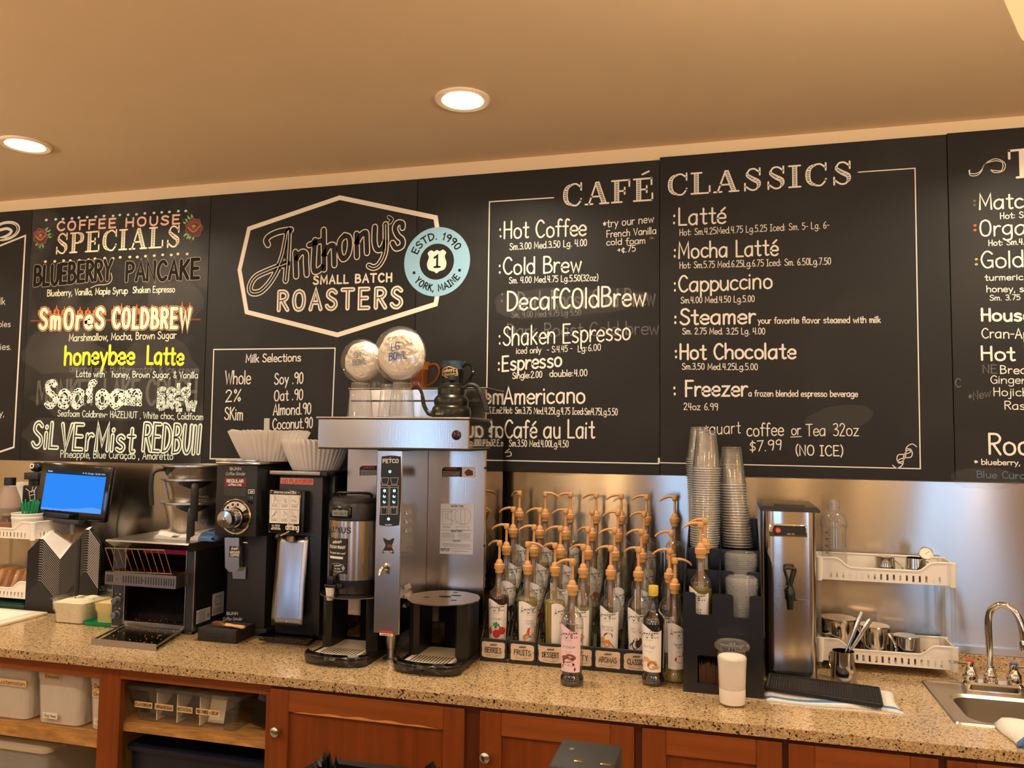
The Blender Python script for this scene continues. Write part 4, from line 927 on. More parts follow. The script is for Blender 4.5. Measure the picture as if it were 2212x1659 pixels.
# food tubs, green tray, cutting board
o = build('cutting_board', G().rbox(-3.25, -2.752, -.74, -.314, CT, CT+.012, .004), mat('white_board', '#e4d8c2', .5), loc=(-3, -.5, CT)); tag(o, 'white cutting board at the left edge of the counter', 'cutting board')
o2 = build('paper_sheet', G().rbox(-3.25, -2.80, -.60, -.345, CT+.0121, CT+.0135, .0005, 0, 1), wht, loc=(-3, -.45, CT+.012)); tag(o2, 'white paper sheet lying on the cutting board', 'paper')
def rrect(x0, x1, y0, y1, r, n=4):
    P = []
    for cx, cy, a in ((x1-r, y1-r, 0), (x0+r, y1-r, PI/2), (x0+r, y0+r, PI), (x1-r, y0+r, 1.5*PI)):
        P += [(cx+r*math.cos(a+PI/2*i/n), cy+r*math.sin(a+PI/2*i/n)) for i in range(n+1)]
    return P
def shell(g, sections, mi=0, cap0=True, cap1=False):
    """skin over rounded-rectangle sections [(x0,x1,y0,y1,r,z), ...]"""
    rings = [[(x, y, s[5]) for x, y in rrect(*s[:5])] for s in sections]; n = len(rings[0]); vs = [p for r in rings for p in r]
    fs = [(i*n+k, i*n+(k+1) % n, (i+1)*n+(k+1) % n, (i+1)*n+k) for i in range(len(rings)-1) for k in range(n)]
    if cap0: fs.append(tuple(range(n-1, -1, -1)))
    if cap1: fs.append(tuple(range((len(rings)-1)*n, len(rings)*n)))
    return g.add(vs, fs, mi)
def food_tub(x0, x1, y0, y1, z, h, fill, lump, label, lid=None):
    t = thing('food_tub', label, 'food tub', ((x0+x1)/2, (y0+y1)/2, z), group='clear food tubs by the toaster')
    s = .010
    g = shell(G(), [(x0+s, x1-s, y0+s, y1-s, .024, z+.0005), (x0+s*.8, x1-s*.8, y0+s*.8, y1-s*.8, .026, z+h*.42), (x0+.002, x1-.002, y0+.002, y1-.002, .028, z+h*.55), (x0, x1, y0, y1, .028, z+h), (x0-.006, x1+.006, y0-.006, y1+.006, .03, z+h+.001), (x0-.006, x1+.006, y0-.006, y1+.006, .03, z+h+.003)])
    build('tub_body', g, acryl, t)
    q = .004; g = shell(G(), [(x0+s+q, x1-s-q, y0+s+q, y1-s-q, .022, z+.003), (x0+s*.8+q, x1-s*.8-q, y0+s*.8+q, y1-s*.8-q, .024, z+h*.42), (x0+.002+q, x1-.002-q, y0+.002+q, y1-.002-q, .026, z+h*.6), (x0+q, x1-q, y0+q, y1-q, .026, z+h*.86)])
    n = 9; vs = []; R = random.Random(3)
    for i in range(n+1):
        for j in range(n+1):
            u, v = i/n, j/n; b = min(u, 1-u, v, 1-v); vs.append((x0+q+.004+(x1-x0-2*q-.008)*u, y0+q+.004+(y1-y0-2*q-.008)*v, z+h*.80+lump*min(1, b*5)*(.6+R.uniform(0, .6))))
    g.add(vs, [(i*(n+1)+j, (i+1)*(n+1)+j, (i+1)*(n+1)+j+1, i*(n+1)+j+1) for i in range(n) for j in range(n)])
    build('contents', g, fill, t, ang=1.2)
    if lid:
        g = G().rbox(x0-.004, x1+.004, y0-.004, y1+.004, z+h+.004, z+h+.008, .003); build('foil_lid', g, lid, t)
    return t
food_tub(-2.640, -2.474, -.425, -.255, CT, .094, mat('cream_cheese', '#efe3c0', .7, bump=.35, bscale=90), .014, 'clear tub of white cream cheese with a black-handled spreader in it')
gt = build('green_tray', shell(shell(G(), [(-2.468, -2.345, -.415, -.24, .008, CT), (-2.478, -2.345, -.425, -.23, .008, CT+.016)], 0), [(-2.474, -2.349, -.421, -.234, .008, CT+.016), (-2.466, -2.349, -.413, -.242, .008, CT+.004)], 0, False, True), mat('bright_green_tray', '#0f9a63', .4), loc=(-2.41, -.32, CT)); tag(gt, 'bright green tray under the tub of yellow butter beside the toaster', 'tray')
food_tub(-2.462, -2.352, -.40, -.255, CT+.0045, .094, mat('butter', '#e9d283', .6, bump=.2, bscale=70), .008, 'clear tub of yellow butter on the bright green tray')
food_tub(-2.63, -2.50, -.235, -.10, CT, .092, mat('pale_spread', '#d9cba0', .7), .004, 'foil-covered clear tub behind the tub of cream cheese', mat('crinkled_foil', '#cfcfd2', .22, 1, bump=.8, bscale=70))
t = thing('spreader_knife', 'black-handled spreader standing in the cream cheese', 'knife', (-2.567, -.36, 1.0))
build('handle', G().tube([(-2.5675, -.362, 1.012), (-2.569, -.360, 1.02), (-2.575, -.353, 1.10), (-2.583, -.343, 1.20), (-2.5865, -.340, 1.238), (-2.587, -.339, 1.243)], [.006, .0095, .0092, .0085, .0075, .003], 10), blkm, t)
build('blade', G().box(-2.571, -2.563, -.367, -.3655, .96, 1.014), steel, t)

# ------------------------------------------------------------------ conveyor toaster
TX0, TX1, TY0, TY1, TZ = -2.342, -1.970, -.415, -.105, 1.262
t = thing('conveyor_toaster', 'black and steel conveyor toaster with a wire loading rack', 'toaster', ((TX0+TX1)/2, -.26, CT))
tb = mat('toaster_black', '#17181a', .4); tin = mat('toaster_inside', '#151010', .5)
g = G().box(TX0+.002, TX0+.010, TY0+.02, TY1, CT+.014, 1.228).box(TX1-.012, TX1, TY0+.012, TY1, CT+.014, 1.228).box(TX0+.010, TX1-.012, TY1-.008, TY1, CT+.014, 1.228)
build('side_panels', g, tb, t, flat=True)
g = G().box(TX0+.01, TX1-.012, TY0+.02, TY1-.008, CT+.014, CT+.030).add([(TX0+.01, TY0+.05, CT+.031), (TX1-.012, TY0+.05, CT+.031), (TX1-.012, TY1-.01, 1.11), (TX0+.01, TY1-.01, 1.11)], [(0,1,2,3)])
build('chamber_floor', g, tin, t, flat=True)
g = G().prism([(TY0-.052, TZ-.006), (TY0-.046, TZ), (TY1, TZ), (TY1, TZ-.034), (TY0-.002, TZ-.034)], 'x', TX0-.002, TX1+.002); build('hood', g, satin, t, flat=True)
build('vent_holes', (lambda g: [g.cyl((TX0+.05+i*.0115, TY0-.026, TZ-.0185), .0028, 0, .0009, 8, M=Matrix.Rotation(.93+PI/2, 4, 'X')) for i in range(22)] and g)(G()), ink, t)
build('control_panel', G().rbox(TX0+.002, TX0+.054, TY0-.003, TY0+.012, CT+.010, 1.228, .002, 0, 1), char, t)
build('panel_trim', G().box(TX0-.001, TX0+.002, TY0-.004, TY0+.012, CT+.004, 1.228).box(TX0+.054, TX0+.058, TY0-.004, TY0+.012, CT+.004, 1.228).box(TX0, TX0+.058, TY0-.004, TY0+.01, CT+.004, CT+.010), satin, t, flat=True)
build('pillar', G().rbox(TX1-.037, TX1-.004, TY0-.003, TY0+.012, CT+.012, 1.228, .002, 0, 1), char, t)
build('pillar_trim', G().box(TX1-.041, TX1-.037, TY0-.004, TY0+.012, CT+.004, 1.228).box(TX1-.004, TX1+.001, TY0-.004, TY0+.012, CT+.004, 1.228).box(TX1-.041, TX1+.001, TY0-.004, TY0+.01, CT+.004, CT+.012), satin, t, flat=True)
for z in (1.022, .967):
    k = build('knob', G().lathe([(.0155, 0), (.0155, .004), (.012, .006), (.012, .024), (.0105, .026), (.0001, .026)], (TX0+.027, TY0-.003, z), 20, M=Matrix.Rotation(PI/2, 4, 'X')), mat('knob_grey', '#5d6064', .4), t)
    g = G(); wr(g, '1 3', TX0+.014, z+.022, TX0+.04, z+.022, .004, .0007, TY0-.003); build('knob_scale', g, wht, k, flat=True)
o = build('band', G().box(-2.306, -1.988, -.502, -.499, 1.099, 1.147).box(-2.306, -2.303, -.499, TY0+.03, 1.099, 1.147).box(-1.991, -1.988, -.499, TY0+.03, 1.099, 1.147).box(-2.303, -1.991, -.499, TY0+.03, 1.099, 1.102), satin, t, flat=True, label='steel band with rows of slots below the loading rack')
g = G()
for a, b, n in ((-2.296, -2.272, 4), (-2.222, -2.140, 8), (-2.122, -2.040, 8), (-2.03, -1.998, 4)):
    for i in range(n): x = a+(b-a)*i/(n-1); g.rbox(x-.0022, x+.0022, -.5027, -.5018, 1.109, 1.136, .0004, 0, 1)
build('slots', g, ink, o, flat=True)
g = G(); M9 = Matrix.Rotation(PI/2, 4, 'X')
for x in (-2.25, -2.131, -2.035): g.cyl((x, -.502, 1.122), .004, 0, .002, 10, M=M9)
build('screws', g, steel, o)
g = G(); gold = mat('warm_wire', '#b3936a', .3, 1)
g.tube([(-2.258, -.56, 1.245), (-1.998, -.56, 1.249)], .0024, 6).tube([(-2.266, -.505, 1.150), (-2.006, -.505, 1.154)], .0024, 6)
for i in range(10):
    u = i/9; g.tube([(-2.258+.26*u, -.56, 1.245+.004*u), (-2.264+.26*u, -.507, 1.152), (-2.262+.26*u, -.40, 1.146)], .0018, 6)
build('loading_rack', g, gold, t)
build('conveyor_bed', G().box(-2.285, -2.012, -.49, TY1-.02, 1.108, 1.112), mat('scorched_steel', '#3a2a1c', .5, .8, var=.4, vscale=30), t, flat=True)
build('heater_bar', G().box(TX0+.06, TX1-.045, -.33, -.135, 1.196, 1.204), emission('dull_red_heater', '#7a1a2e', .5), t, flat=True)
build('sill', G().rbox(TX0+.058, TX1-.041, TY0-.002, TY0+.01, .925, .945, .001, 0, 1), satin, t)
g = G(); a = [(-2.275, -.425, .928), (-2.010, -.425, .928), (-1.950, -.645, .919), (-2.220, -.645, .919)]
g.add([(x, y, z) for x, y, z in a]+[(x, y, z-.002) for x, y, z in a], [(0,1,2,3),(7,6,5,4),(0,3,7,4),(1,5,6,2),(0,4,5,1),(3,2,6,7)], 0)
for (p, q) in ((a[0], a[3]), (a[1], a[2])): g.tube([Vector(p)+Vector((0, 0, .006)), Vector(q)+Vector((0, 0, .010))], .004, 6, 1)
g.add([(-2.223, -.647, .9145), (-1.947, -.647, .9145), (-1.947, -.647, .937), (-2.223, -.647, .937), (-2.221, -.643, .9145), (-1.949, -.643, .9145), (-1.949, -.643, .936), (-2.221, -.643, .936)], [(0,1,2,3),(7,6,5,4),(3,2,6,7),(0,4,5,1),(0,3,7,4),(1,5,6,2)], 1)
cr = build('crumb_tray', g, [mat('dark_tray_steel', '#4a443c', .25, 1), satin], t, flat=True)
g = G(); R_ = random.Random(9)
for i in range(70):
    u, v = R_.random(), R_.random(); x = -2.275+.265*u+(.055)*v; y = -.43-.21*v; s = R_.uniform(.001, .0028); z = .9285-.009*v+s*.4; g.ball((x, y, z), s, 5, 0, .6)
for i in range(40): u, v = R_.random(), R_.random()*.08; s = R_.uniform(.001, .0022); g.ball((TX0+.06+.26*u, TY0+.02+v, CT+.031+max(0, v-.03)*.6), s, 5, 0, .6)
o = build('crumbs', g, mat('toast_crumbs', '#c08a50', .9), t); o['kind'] = 'stuff'
g = G().rbox(TX1, TX1+.0006, -.40, -.315, .95, 1.0, .0002, 0, 1); g2 = G(); f4 = lambda y, z: (TX1+.0011, y, z)
lb = build('rating_plate', g, mat('silver_sticker', '#c2c2c0', .4), t, flat=True); fineprint(g2, -.396, -.345, .992, 9, .0047, 0, to3=f4, w=.0015); wr(g2, 'UL', -.335, .965, -.322, .965, .012, .002, to3=f4); build('plate_print', g2, ink, lb, flat=True)
lb = build('warning_plate', G().rbox(TX1, TX1+.0006, -.305, -.23, .96, 1.045, .0002, 0, 1), mat('silver_sticker', '#c2c2c0', .4), t, flat=True); g2 = G(); fineprint(g2, -.30, -.24, .985, 5, .0045, 0, to3=f4, w=.0014, seed=5); ribbon(g2, [(-.285, 1.0), (-.285, 1.03), (-.25, 1.03), (-.25, 1.0), (-.285, 1.0)], .002, f4); build('plate_print', g2, ink, lb, flat=True)
for x in (TX0+.02, TX1-.02):
    for y in (TY0+.035, TY1-.03): build('foot', G().cyl((x, y, CT), .014, 0, .014), blk, t)
# towel and nested steel filter baskets on the toaster
def folded_towel(name, label, x0, x1, y0, y1, z, h, cols, seed=1, group=None, rz=0.):
    g = G(); R = random.Random(seed); nx, ny = 24, 10; ph = R.uniform(0, 6)
    def top(u, v): return h*(.78+.16*math.sin(u*9+ph)+.1*math.sin(v*7+u*4+ph))*min(1, min(u, 1-u)*14+.35)*min(1, min(v, 1-v)*8+.45)
    vs = []
    for i in range(nx+1):
        for j in range(ny+1): u, v = i/nx, j/ny; vs.append((x0+(x1-x0)*u+.006*math.sin(v*5+ph), y0+(y1-y0)*v+.006*math.sin(u*7+ph), z+top(u, v)))
    b = len(vs)
    for i in range(nx+1):
        for j in range(ny+1): u, v = i/nx, j/ny; vs.append((x0+(x1-x0)*u+.006*math.sin(v*5+ph), y0+(y1-y0)*v+.006*math.sin(u*7+ph), z+.0004))
    k = ny+1
    for i in range(nx):
        for j in range(ny):
            q = (i*k+j, (i+1)*k+j, (i+1)*k+j+1, i*k+j+1); c = cols(i/nx, j/ny); g.add([], [], 0)
            g.f.append(q); g.m.append(c); g.f.append(tuple(b+n for n in q[::-1])); g.m.append(0)
    g.v = vs
    for i in range(nx):
        for j in (0, ny): q = (i*k+j, (i+1)*k+j, b+(i+1)*k+j, b+i*k+j); g.f.append(q); g.m.append(cols(i/nx, j/ny))
    for j in range(ny):
        for i in (0, nx): q = (i*k+j, i*k+j+1, b+i*k+j+1, b+i*k+j); g.f.append(q); g.m.append(cols(i/nx, j/ny))
    o = build(name, g, [towelw, towelb], None, loc=((x0+x1)/2, (y0+y1)/2, z), ang=2); return tag(o, label, 'towel')
folded_towel('folded_towel', 'folded white towel with a blue end on top of the toaster', -2.200, -1.925, -.385, -.17, TZ, .034, lambda u, v: 1 if u > .72 else 0, 3)
fb = mat('brew_basket_steel', '#c4beb4', .3, 1)
def brew_basket(z, ang, label, w):
    c = (-2.115, -.245, z); t = thing('filter_basket', label, 'filter basket', c, group='nested steel filter baskets on the toaster')
    R = .128
    build('basket_cup', G().lathe([(.001, 0), (.088, 0), (.092, .004), (.104, .075), (.115, .112), (R, .118), (R, .1245), (R-.003, .1245), (.112, .115), (.10, .076), (.088, .006), (.001, .004)], c, 40), fb, t)
    d = Vector((math.cos(ang), math.sin(ang), 0)); g = G(); p = Vector(c)
    pts = [p+d*.116+Vector((0,0,.105)), p+d*.148+Vector((0,0,.102)), p+d*.163+Vector((0,0,.085)), p+d*.166+Vector((0,0,.03)), p+d*.160+Vector((0,0,-.035))]
    g.tube(spline(pts, 4), [.012]*4+[.014]*4+[.015]*4+[.0155]*5, 10, 0, True, .55); h = build('handle', g, blkm, t)
    g = G(); n = 10; vs = []
    for i in range(n+1):
        a = ang-.55+1.1*i/n; u = 1-abs(i/n-.5)*2
        for zz, r in ((.115, .121), (.115-.012-.022*u, .111)): vs.append((c[0]+r*math.cos(a), c[1]+r*math.sin(a), c[2]+zz))
    g.add(vs, [(2*i, 2*i+2, 2*i+3, 2*i+1) for i in range(n)]); build('handle_mount', g, blk, t)
    if w:
        g = G(); f = lambda s, zz: (c[0]+(.0905+.16*zz+.0006)*math.cos(s), c[1]+(.0905+.16*zz+.0006)*math.sin(s), c[2]+zz)
        for i in range(16):
            a, b = -1.83+1.6*i/16, -1.83+1.6*(i+1)/16; g.add([f(a, .018), f(b, .018), f(b, .068), f(a, .068)], [(0,1,2,3)])
        s = build('caution_sticker', g, mat('dark_grey_sticker', '#35342f', .5), t); f2 = lambda u, zz: (c[0]+(.0905+.16*zz+.0012)*math.cos(u), c[1]+(.0905+.16*zz+.0012)*math.sin(u), c[2]+zz)
        g = G(); write(g, 'CAUTION:', (-1.78, .056), (-1.36, .056), .007, .0014, lambda x, y: f2(x, y), 0); build('caution_word', g, mat('amber_print', '#e0a83a', .7), s)
        g = G(); 
        for k in range(4): write(g, ('AFTER BREWING', 'wait until', 'drips stop', 'to drain')[k], (-1.78, .046-k*.0085), (-1.34, .046-k*.0085), .005, .0011, f2, 0)
        for k in range(4): write(g, ('AFTER BREWING', 'Allow to drain', 'FLAVOR brewer', 'do not remove')[k], (-.82, .05-k*.0095), (-.36, .052-k*.0095), .005, .0011, f2, 0)
        build('caution_print', g, wht, s)
    return t
zb = TZ+.016
brew_basket(zb, -.98, 'lowest steel filter basket with a caution sticker, standing on the towel', True)
brew_basket(zb+.093, -.92, 'middle steel filter basket of the nested stack on the toaster', True)
brew_basket(zb+.148, -2.25, 'top steel filter basket with its black handle turned left', False)
# ------------------------------------------------------------------ grinders and the coffee brewer
def pw(px, py, Y): v = on_wall(px, py, Y); return (v.x, v.z)
def wp_(g, s, x0, y0, x1, y1, cap, w, Y, mi=0, d=.0004, **k):
    """lettering measured on the photograph, laid on the upright face y = Y"""
    a, b = pw(x0, y0, Y), pw(x1, y1, Y); q = (on_wall(x0, y0-20, Y).z-on_wall(x0, y0, Y).z)/20
    write(g, s, a, b, cap*q, w*q, face(Y, d), mi, .01, **k)
def rect(g, x0, x1, z0, z1, Y, d=.0004, mi=0): g.add([(x0, Y-d, z0), (x1, Y-d, z0), (x1, Y-d, z1), (x0, Y-d, z1)], [(0,1,2,3)], mi)
def prect(g, x0, y0, x1, y1, Y, d=.0004, mi=0): a, b = pw(x0, y1, Y), pw(x1, y0, Y); rect(g, a[0], b[0], a[1], b[1], Y, d, mi)
MX = Matrix.Rotation(PI/2, 4, 'X')      # turns a lathe so that it points at the viewer (-y)
def front(g, prof, c, seg=24, mi=0): return g.lathe(prof, c, seg, mi, M=MX)
maroon = mat('maroon_label', '#6b2022', .5); silver_p = mat('silver_print', '#b9b5ac', .5, .3)

# --- black grinder with the round dial
t = thing('coffee_grinder', 'tall black coffee grinder with a round steel dial and a red label', 'coffee grinder', (-1.79, -.27, CT))
build('grinder_body', G().rbox(-1.868, -1.700, -.362, -.11, CT+.03, 1.293, .004), blkm, t)
build('grinder_head', G().rbox(-1.890, -1.712, -.42, -.10, 1.292, 1.560, .006), blkm, t)
build('hopper_lid', G().rbox(-1.892, -1.70, -.425, -.10, 1.5605, 1.572, .003).rbox(-1.892, -1.714, -.4255, -.41, 1.5725, 1.579, .002), steel, t)
b = build('base_tray', G().rbox(-1.899, -1.738, -.485, -.363, CT, CT+.048, .003).rbox(-1.899, -1.69, -.362, -.10, CT, CT+.03, .003), blkm, t)
g = G()
for i in range(13):
    for j in range(9): g.rbox(-1.889+i*.0115, -1.881+i*.0115, -.475+j*.0118, -.467+j*.0118, CT+.0481, CT+.0488, .0003, 0, 1)
build('grate_pattern', g, mat('grate_grey', '#2a2928', .5), b, flat=True)
build('drawer_pull', G().tube(spline([(-1.862, -.485, .936), (-1.85, -.492, .939), (-1.80, -.492, .940), (-1.788, -.485, .940)], 4), .0022, 6), blk, b)
Y = -.42; o = t
g = G(); P = [pw(469, 1001, Y), pw(474, 997.5, Y), pw(551, 998, Y), pw(551, 1004, Y), pw(474, 1004, Y)]; fan(g, P, face(Y, .0006)); tp = build('tape_strip', g, tape, t, flat=True)
g = G(); wp_(g, 'FLAVOR ONLY! :)', 478, 1002.6, 533, 1002.6, 4.6, 1, Y, d=.001); build('tape_writing', g, red, tp, flat=True)
g = G(); wp_(g, 'BUNN', 496.5, 1015.5, 521, 1015.5, 5.6, 1.5, Y); wp_(g, 'Coffee Grinder', 487, 1026.5, 530, 1026.5, 7, .9, Y, slant=.25, gap=.1)
build('maker_lettering', g, silver_p, t, flat=True)
g = G(); prect(g, 484.5, 1033, 532, 1051, Y); lb = build('red_label', g, maroon, t, flat=True)
g = G(); wp_(g, 'REGULAR', 490, 1042, 526, 1042.5, 6.4, 1.5, Y, d=.0008, gap=.7); wp_(g, 'coffees only', 493, 1048.8, 522, 1049, 4.6, .9, Y, d=.0008); build('label_lettering', g, wht, lb, flat=True)
g = G(); a = pw(485, 1054, Y); bb = pw(531, 1054, Y); fineprint(g, a[0], bb[0], a[1], 6, .0052, Y, w=.0012)
build('instruction_print', g, grey, t, flat=True); g = G(); a = pw(485, 1080, Y); rule(g, a[0], pw(530, 1080, Y)[0], a[1], .0012, Y); build('red_rule', g, mat('dull_red', '#8a3028', .6), t, flat=True)
build('switch', G().rbox(*(pw(536, 1070, Y)[0], pw(547, 1070, Y)[0]), -.4225, -.4195, pw(540, 1089, Y)[1], pw(540, 1066, Y)[1], .001), blkg, t)
g = G(); q = [pw(536.5, 1058, Y), pw(549.5, 1058, Y), pw(549.5, 1065.5, Y), pw(536.5, 1065.5, Y)]; ribbon(g, q+[q[0]], .0018, face(Y)); wp_(g, 'OFF', 540, 1064, 547, 1064, 3, .9, Y); build('switch_label', g, wht, t, flat=True)
dc = (-1.797, -.421, 1.366)
d = build('dial', front(G(), [(.0001, .003), (.058, .004), (.0635, .007), (.0665, .004), (.0665, 0)], dc, 48), blkg, t)
build('dial_rim', front(G(), [(.060, .0065), (.0638, .0075), (.067, .005), (.067, 0)], dc, 48), steel, d)
g = G(); f = lambda r, a: (dc[0]+r*math.cos(a), dc[1]-.0062, dc[2]+r*math.sin(a))
for i in range(14):
    a, b_ = PI*.86-i*PI*.68/14, PI*.86-(i+1)*PI*.68/14; g.add([f(.036, a), f(.057, a), f(.057, b_), f(.036, b_)], [(0,1,2,3)])
pl = build('dial_plate', g, wht, d, flat=True)
g = G(); f2 = lambda x, z: (dc[0]+x, dc[1]-.0068, dc[2]+z)
for a in (PI*.8, PI*.67, PI*.5, PI*.35, PI*.22): ribbon(g, [(.036*math.cos(a), .036*math.sin(a)), (.057*math.cos(a), .057*math.sin(a))], .0008, f2, cap=0)
for a in (PI*.74, PI*.58, PI*.43): fan(g, [(.047*math.cos(a)+.005*x, .047*math.sin(a)+.005*z) for x, z in ((-1, -1), (1, -1), (1, .6), (.3, 1), (-1, .7))], f2)
build('dial_marks', g, ink, pl, flat=True)
g = G(); fan(g, [(-.006, .034), (.007, .034), (0, .046)], f2); build('dial_pointer', g, red, d, flat=True)
kc = (dc[0]-.003, dc[1], dc[2]-.004)
build('dial_knob', front(G(), [(.036, .006), (.036, .010), (.0325, .012), (.0325, .062), (.031, .068), (.012, .070), (.008, .0705), (.0075, .077), (.0001, .078)], kc, 36), steel, d)
def PZ(px, py, Y): v = pw(px, py, Y); return v
g = G(); Yc = -.372
q = [PZ(493, 1160, Yc), PZ(524, 1160, Yc), PZ(524, 1226, Yc), PZ(518, 1233, Yc), PZ(502, 1233, Yc), PZ(494, 1224, Yc)]
g.prism(q, 'y', Yc, -.395)
ch = build('chute', g, satin, t); g = G(); q = [PZ(501, 1225, Yc), PZ(531, 1225, Yc), PZ(530, 1251, Yc), PZ(503, 1250, Yc)]; g.prism(q, 'y', Yc+.004, Yc); build('bag_clip', g, satin, ch)
g = G(); prect(g, 495, 1181, 520, 1203, -.395, .0006); lb = build('chute_label', g, ink, ch, flat=True)
g = G(); wp_(g, 'fresh', 499, 1188, 515, 1187, 6, 1, -.395, d=.001, slant=.2, gap=.1); wp_(g, 'GROUND', 497, 1195, 518, 1195, 4.6, 1, -.395, d=.001); wp_(g, 'COFFEE', 498, 1201.5, 517, 1201.5, 4.6, 1, -.395, d=.001); build('label_lettering', g, wht, lb, flat=True)
build('thumb_screw', G().rod((-1.775, -.40, 1.268), (-1.757, -.40, 1.268), .003, 8), steel, ch)
Y = -.362; g = G(); wp_(g, 'BUNN', 489.5, 1328, 514, 1328, 5.6, 1.5, Y); wp_(g, 'Coffee Grinder', 481, 1340, 523, 1340, 7, .9, Y, slant=.25, gap=.1); build('maker_lettering', g, silver_p, t, flat=True)
# brush lying on the tray
t = thing('bristle_brush', 'small brush with a pale wooden handle lying on the grinder tray', 'brush', (-1.79, -.41, CT+.049))
M = Matrix.Translation((-1.80, -.452, CT+.0575)) @ Matrix.Rotation(-.16, 4, 'Z')
build('bristles', G().rbox(-.062, -.018, -.013, .013, -.008, .008, .004).xf(M), mat('brown_bristles', '#6a3f20', .9, bump=.6, bscale=300), t)
build('ferrule', G().rbox(-.020, -.002, -.012, .012, -.007, .007, .002).xf(M), mat('dull_brass', '#b39a6a', .35, 1), t)
build('handle', G().tube([(-.002, 0, 0), (.012, 0, 0), (.03, 0, 0), (.055, 0, 0), (.078, 0, 0), (.086, 0, 0)], [.010, .0105, .0075, .0095, .010, .005], 12, 0, True, .65).xf(M), mat('pale_wood', '#d3a268', .5, var=.1, vscale=40), t)

# --- black grinder with the instruction plate and steel chute
t = thing('coffee_grinder', 'black coffee grinder with an instruction plate and a long steel chute', 'coffee grinder', (-1.56, -.26, CT))
hb = mat('hammered_black', '#17171a', .35, bump=.12, bscale=220)
build('grinder_body', G().rbox(-1.645, -1.462, -.378, -.13, CT+.022, 1.522, .004), hb, t)
build('side_column', G().rbox(-1.4615, -1.438, -.33, -.10, CT+.022, 1.534, .003), blk, t)
build('top_lid', G().rbox(-1.668, -1.438, -.392, -.10, 1.5225, 1.540, .003), blk, t)
build('speckled_edge', G().rbox(-1.672, -1.462, -.402, -.3925, 1.527, 1.541, .002), mat('speckled_steel', '#a8a498', .4, .6, var=.5, vscale=500), t)
build('foot_base', G().rbox(-1.645, -1.445, -.345, -.10, CT, CT+.0215, .003), blk, t)
g = G(); a = -1.668; b_ = -1.472
g.add([(a+.03, -.352, CT+.022), (b_-.01, -.352, CT+.022), (b_, -.44, CT+.008), (a, -.44, CT+.008), (a+.03, -.352, CT+.034), (b_-.01, -.352, CT+.034), (b_+.006, -.462, CT+.030), (a-.006, -.462, CT+.030)], [(3,2,1,0),(0,1,5,4),(0,4,7,3),(3,7,6,2),(1,2,6,5)])
g.box(a+.02, b_-.02, -.43, -.346, CT, CT+.008); build('catch_tray', g, blkg, t, flat=True)
Yp = -.425
sx0, sz0 = pw(580, 1202, Yp); sx0, _ = pw(580, 1100, Yp); sx1, _ = pw(649, 1100, Yp); zt = pw(615, 1059, Yp)[1]; zb_ = pw(615, 1153, Yp)[1]
build('spout_housing', G().rbox(sx0+.012, sx1+.012, Yp+.006, -.379, zb_+.004, zt-.002, .004), blk, t)
sg = build('instruction_plate', G().rbox(sx0, sx1, Yp, Yp+.006, zb_, zt, .003), blkg, t)
g = G(); W_ = sx1-sx0; H_ = zt-zb_; U = lambda u: sx0+W_*u; V = lambda v: zb_+H_*v
rect(g, U(.04), U(.97), V(.235), V(.895), Yp); pn = build('white_panel', g, wht, sg, flat=True)
g = G(); F = face(Yp, .0008)
for k in (1/3, 2/3): ribbon(g, [(U(.04+.93*k), V(.235)), (U(.04+.93*k), V(.895))], .0007, F, cap=0)
ribbon(g, [(U(.04), V(.565)), (U(.97), V(.565))], .0007, F, cap=0)
R_ = random.Random(2)
for i in range(3):
    for j in range(2):
        x0, x1 = U(.04+.93*(i+.14)/3), U(.04+.93*(i+.86)/3); z0, z1 = V(.235+.33*(j+.35)), V(.235+.33*(j+.95))
        ribbon(g, [(x0, z0), (x1, z0), (x1, z1), (x0, z1), (x0, z0)], .0006, F)
        for k in range(4): ribbon(g, spline([(R_.uniform(x0+.003, x1-.003), R_.uniform(z0+.003, z1-.003)) for _ in range(3)], 4), .0007, F)
        fineprint(g, x0+.002, x1-.002, z0-.004, 3, .0033, Yp, w=.0012, d=.0008, seed=i+7*j)
build('panel_drawings', g, ink, pn, flat=True)
g = G(); wr(g, 'OPERATING INSTRUCTIONS', U(.16), V(.925), U(.86), V(.925), .0065, .0012, Yp); wr(g, 'U.S. OFFICE', U(.12), V(.16), U(.38), V(.16), .006, .001, Yp); wr(g, '800-835-5992', U(.10), V(.085), U(.40), V(.085), .006, .001, Yp); wr(g, 'Sales Service', U(.14), V(.125), U(.36), V(.125), .004, .0007, Yp); wr(g, 'ditting', U(.56), V(.10), U(.97), V(.10), .021, .0036, Yp, gap=.7)
for u, v in ((.06, .95), (.94, .95), (.06, .04), (.94, .04), (.6, .04)): fan(g, [(U(u)+.0018*math.cos(k), V(v)+.0018*math.sin(k)) for k in range(6)], face(Yp))
build('plate_lettering', g, wht, sg, flat=True)
g = G(); Y = -.378; prect(g, 606, 1034, 677, 1045, Y, .0006); tp = build('tape_strip', g, mat('pink_tape', '#d99a86', .8), t, flat=True); g = G(); wp_(g, 'NO FLAVORS!!!', 609, 1044, 675, 1044, 8, 1.7, Y, d=.001); build('tape_writing', g, red, tp, flat=True)
a0, a1 = on_wall(601, 1157, -.382), on_wall(667, 1157, -.382); b0_, b1_ = on_wall(585, 1350, -.428), on_wall(653, 1354, -.428)
g = G(); n = 12; vs = []
for i in range(n+1):
    u = i/n; A = a0.lerp(b0_, u); B = a1.lerp(b1_, u); bow = .006*math.sin(PI*u)
    for j in range(7): w = j/6; P = A.lerp(B, w); vs.append((P.x, P.y-bow*math.sin(PI*w), P.z))
g.add(vs, [(i*7+j, i*7+j+1, (i+1)*7+j+1, (i+1)*7+j) for i in range(n) for j in range(6)])
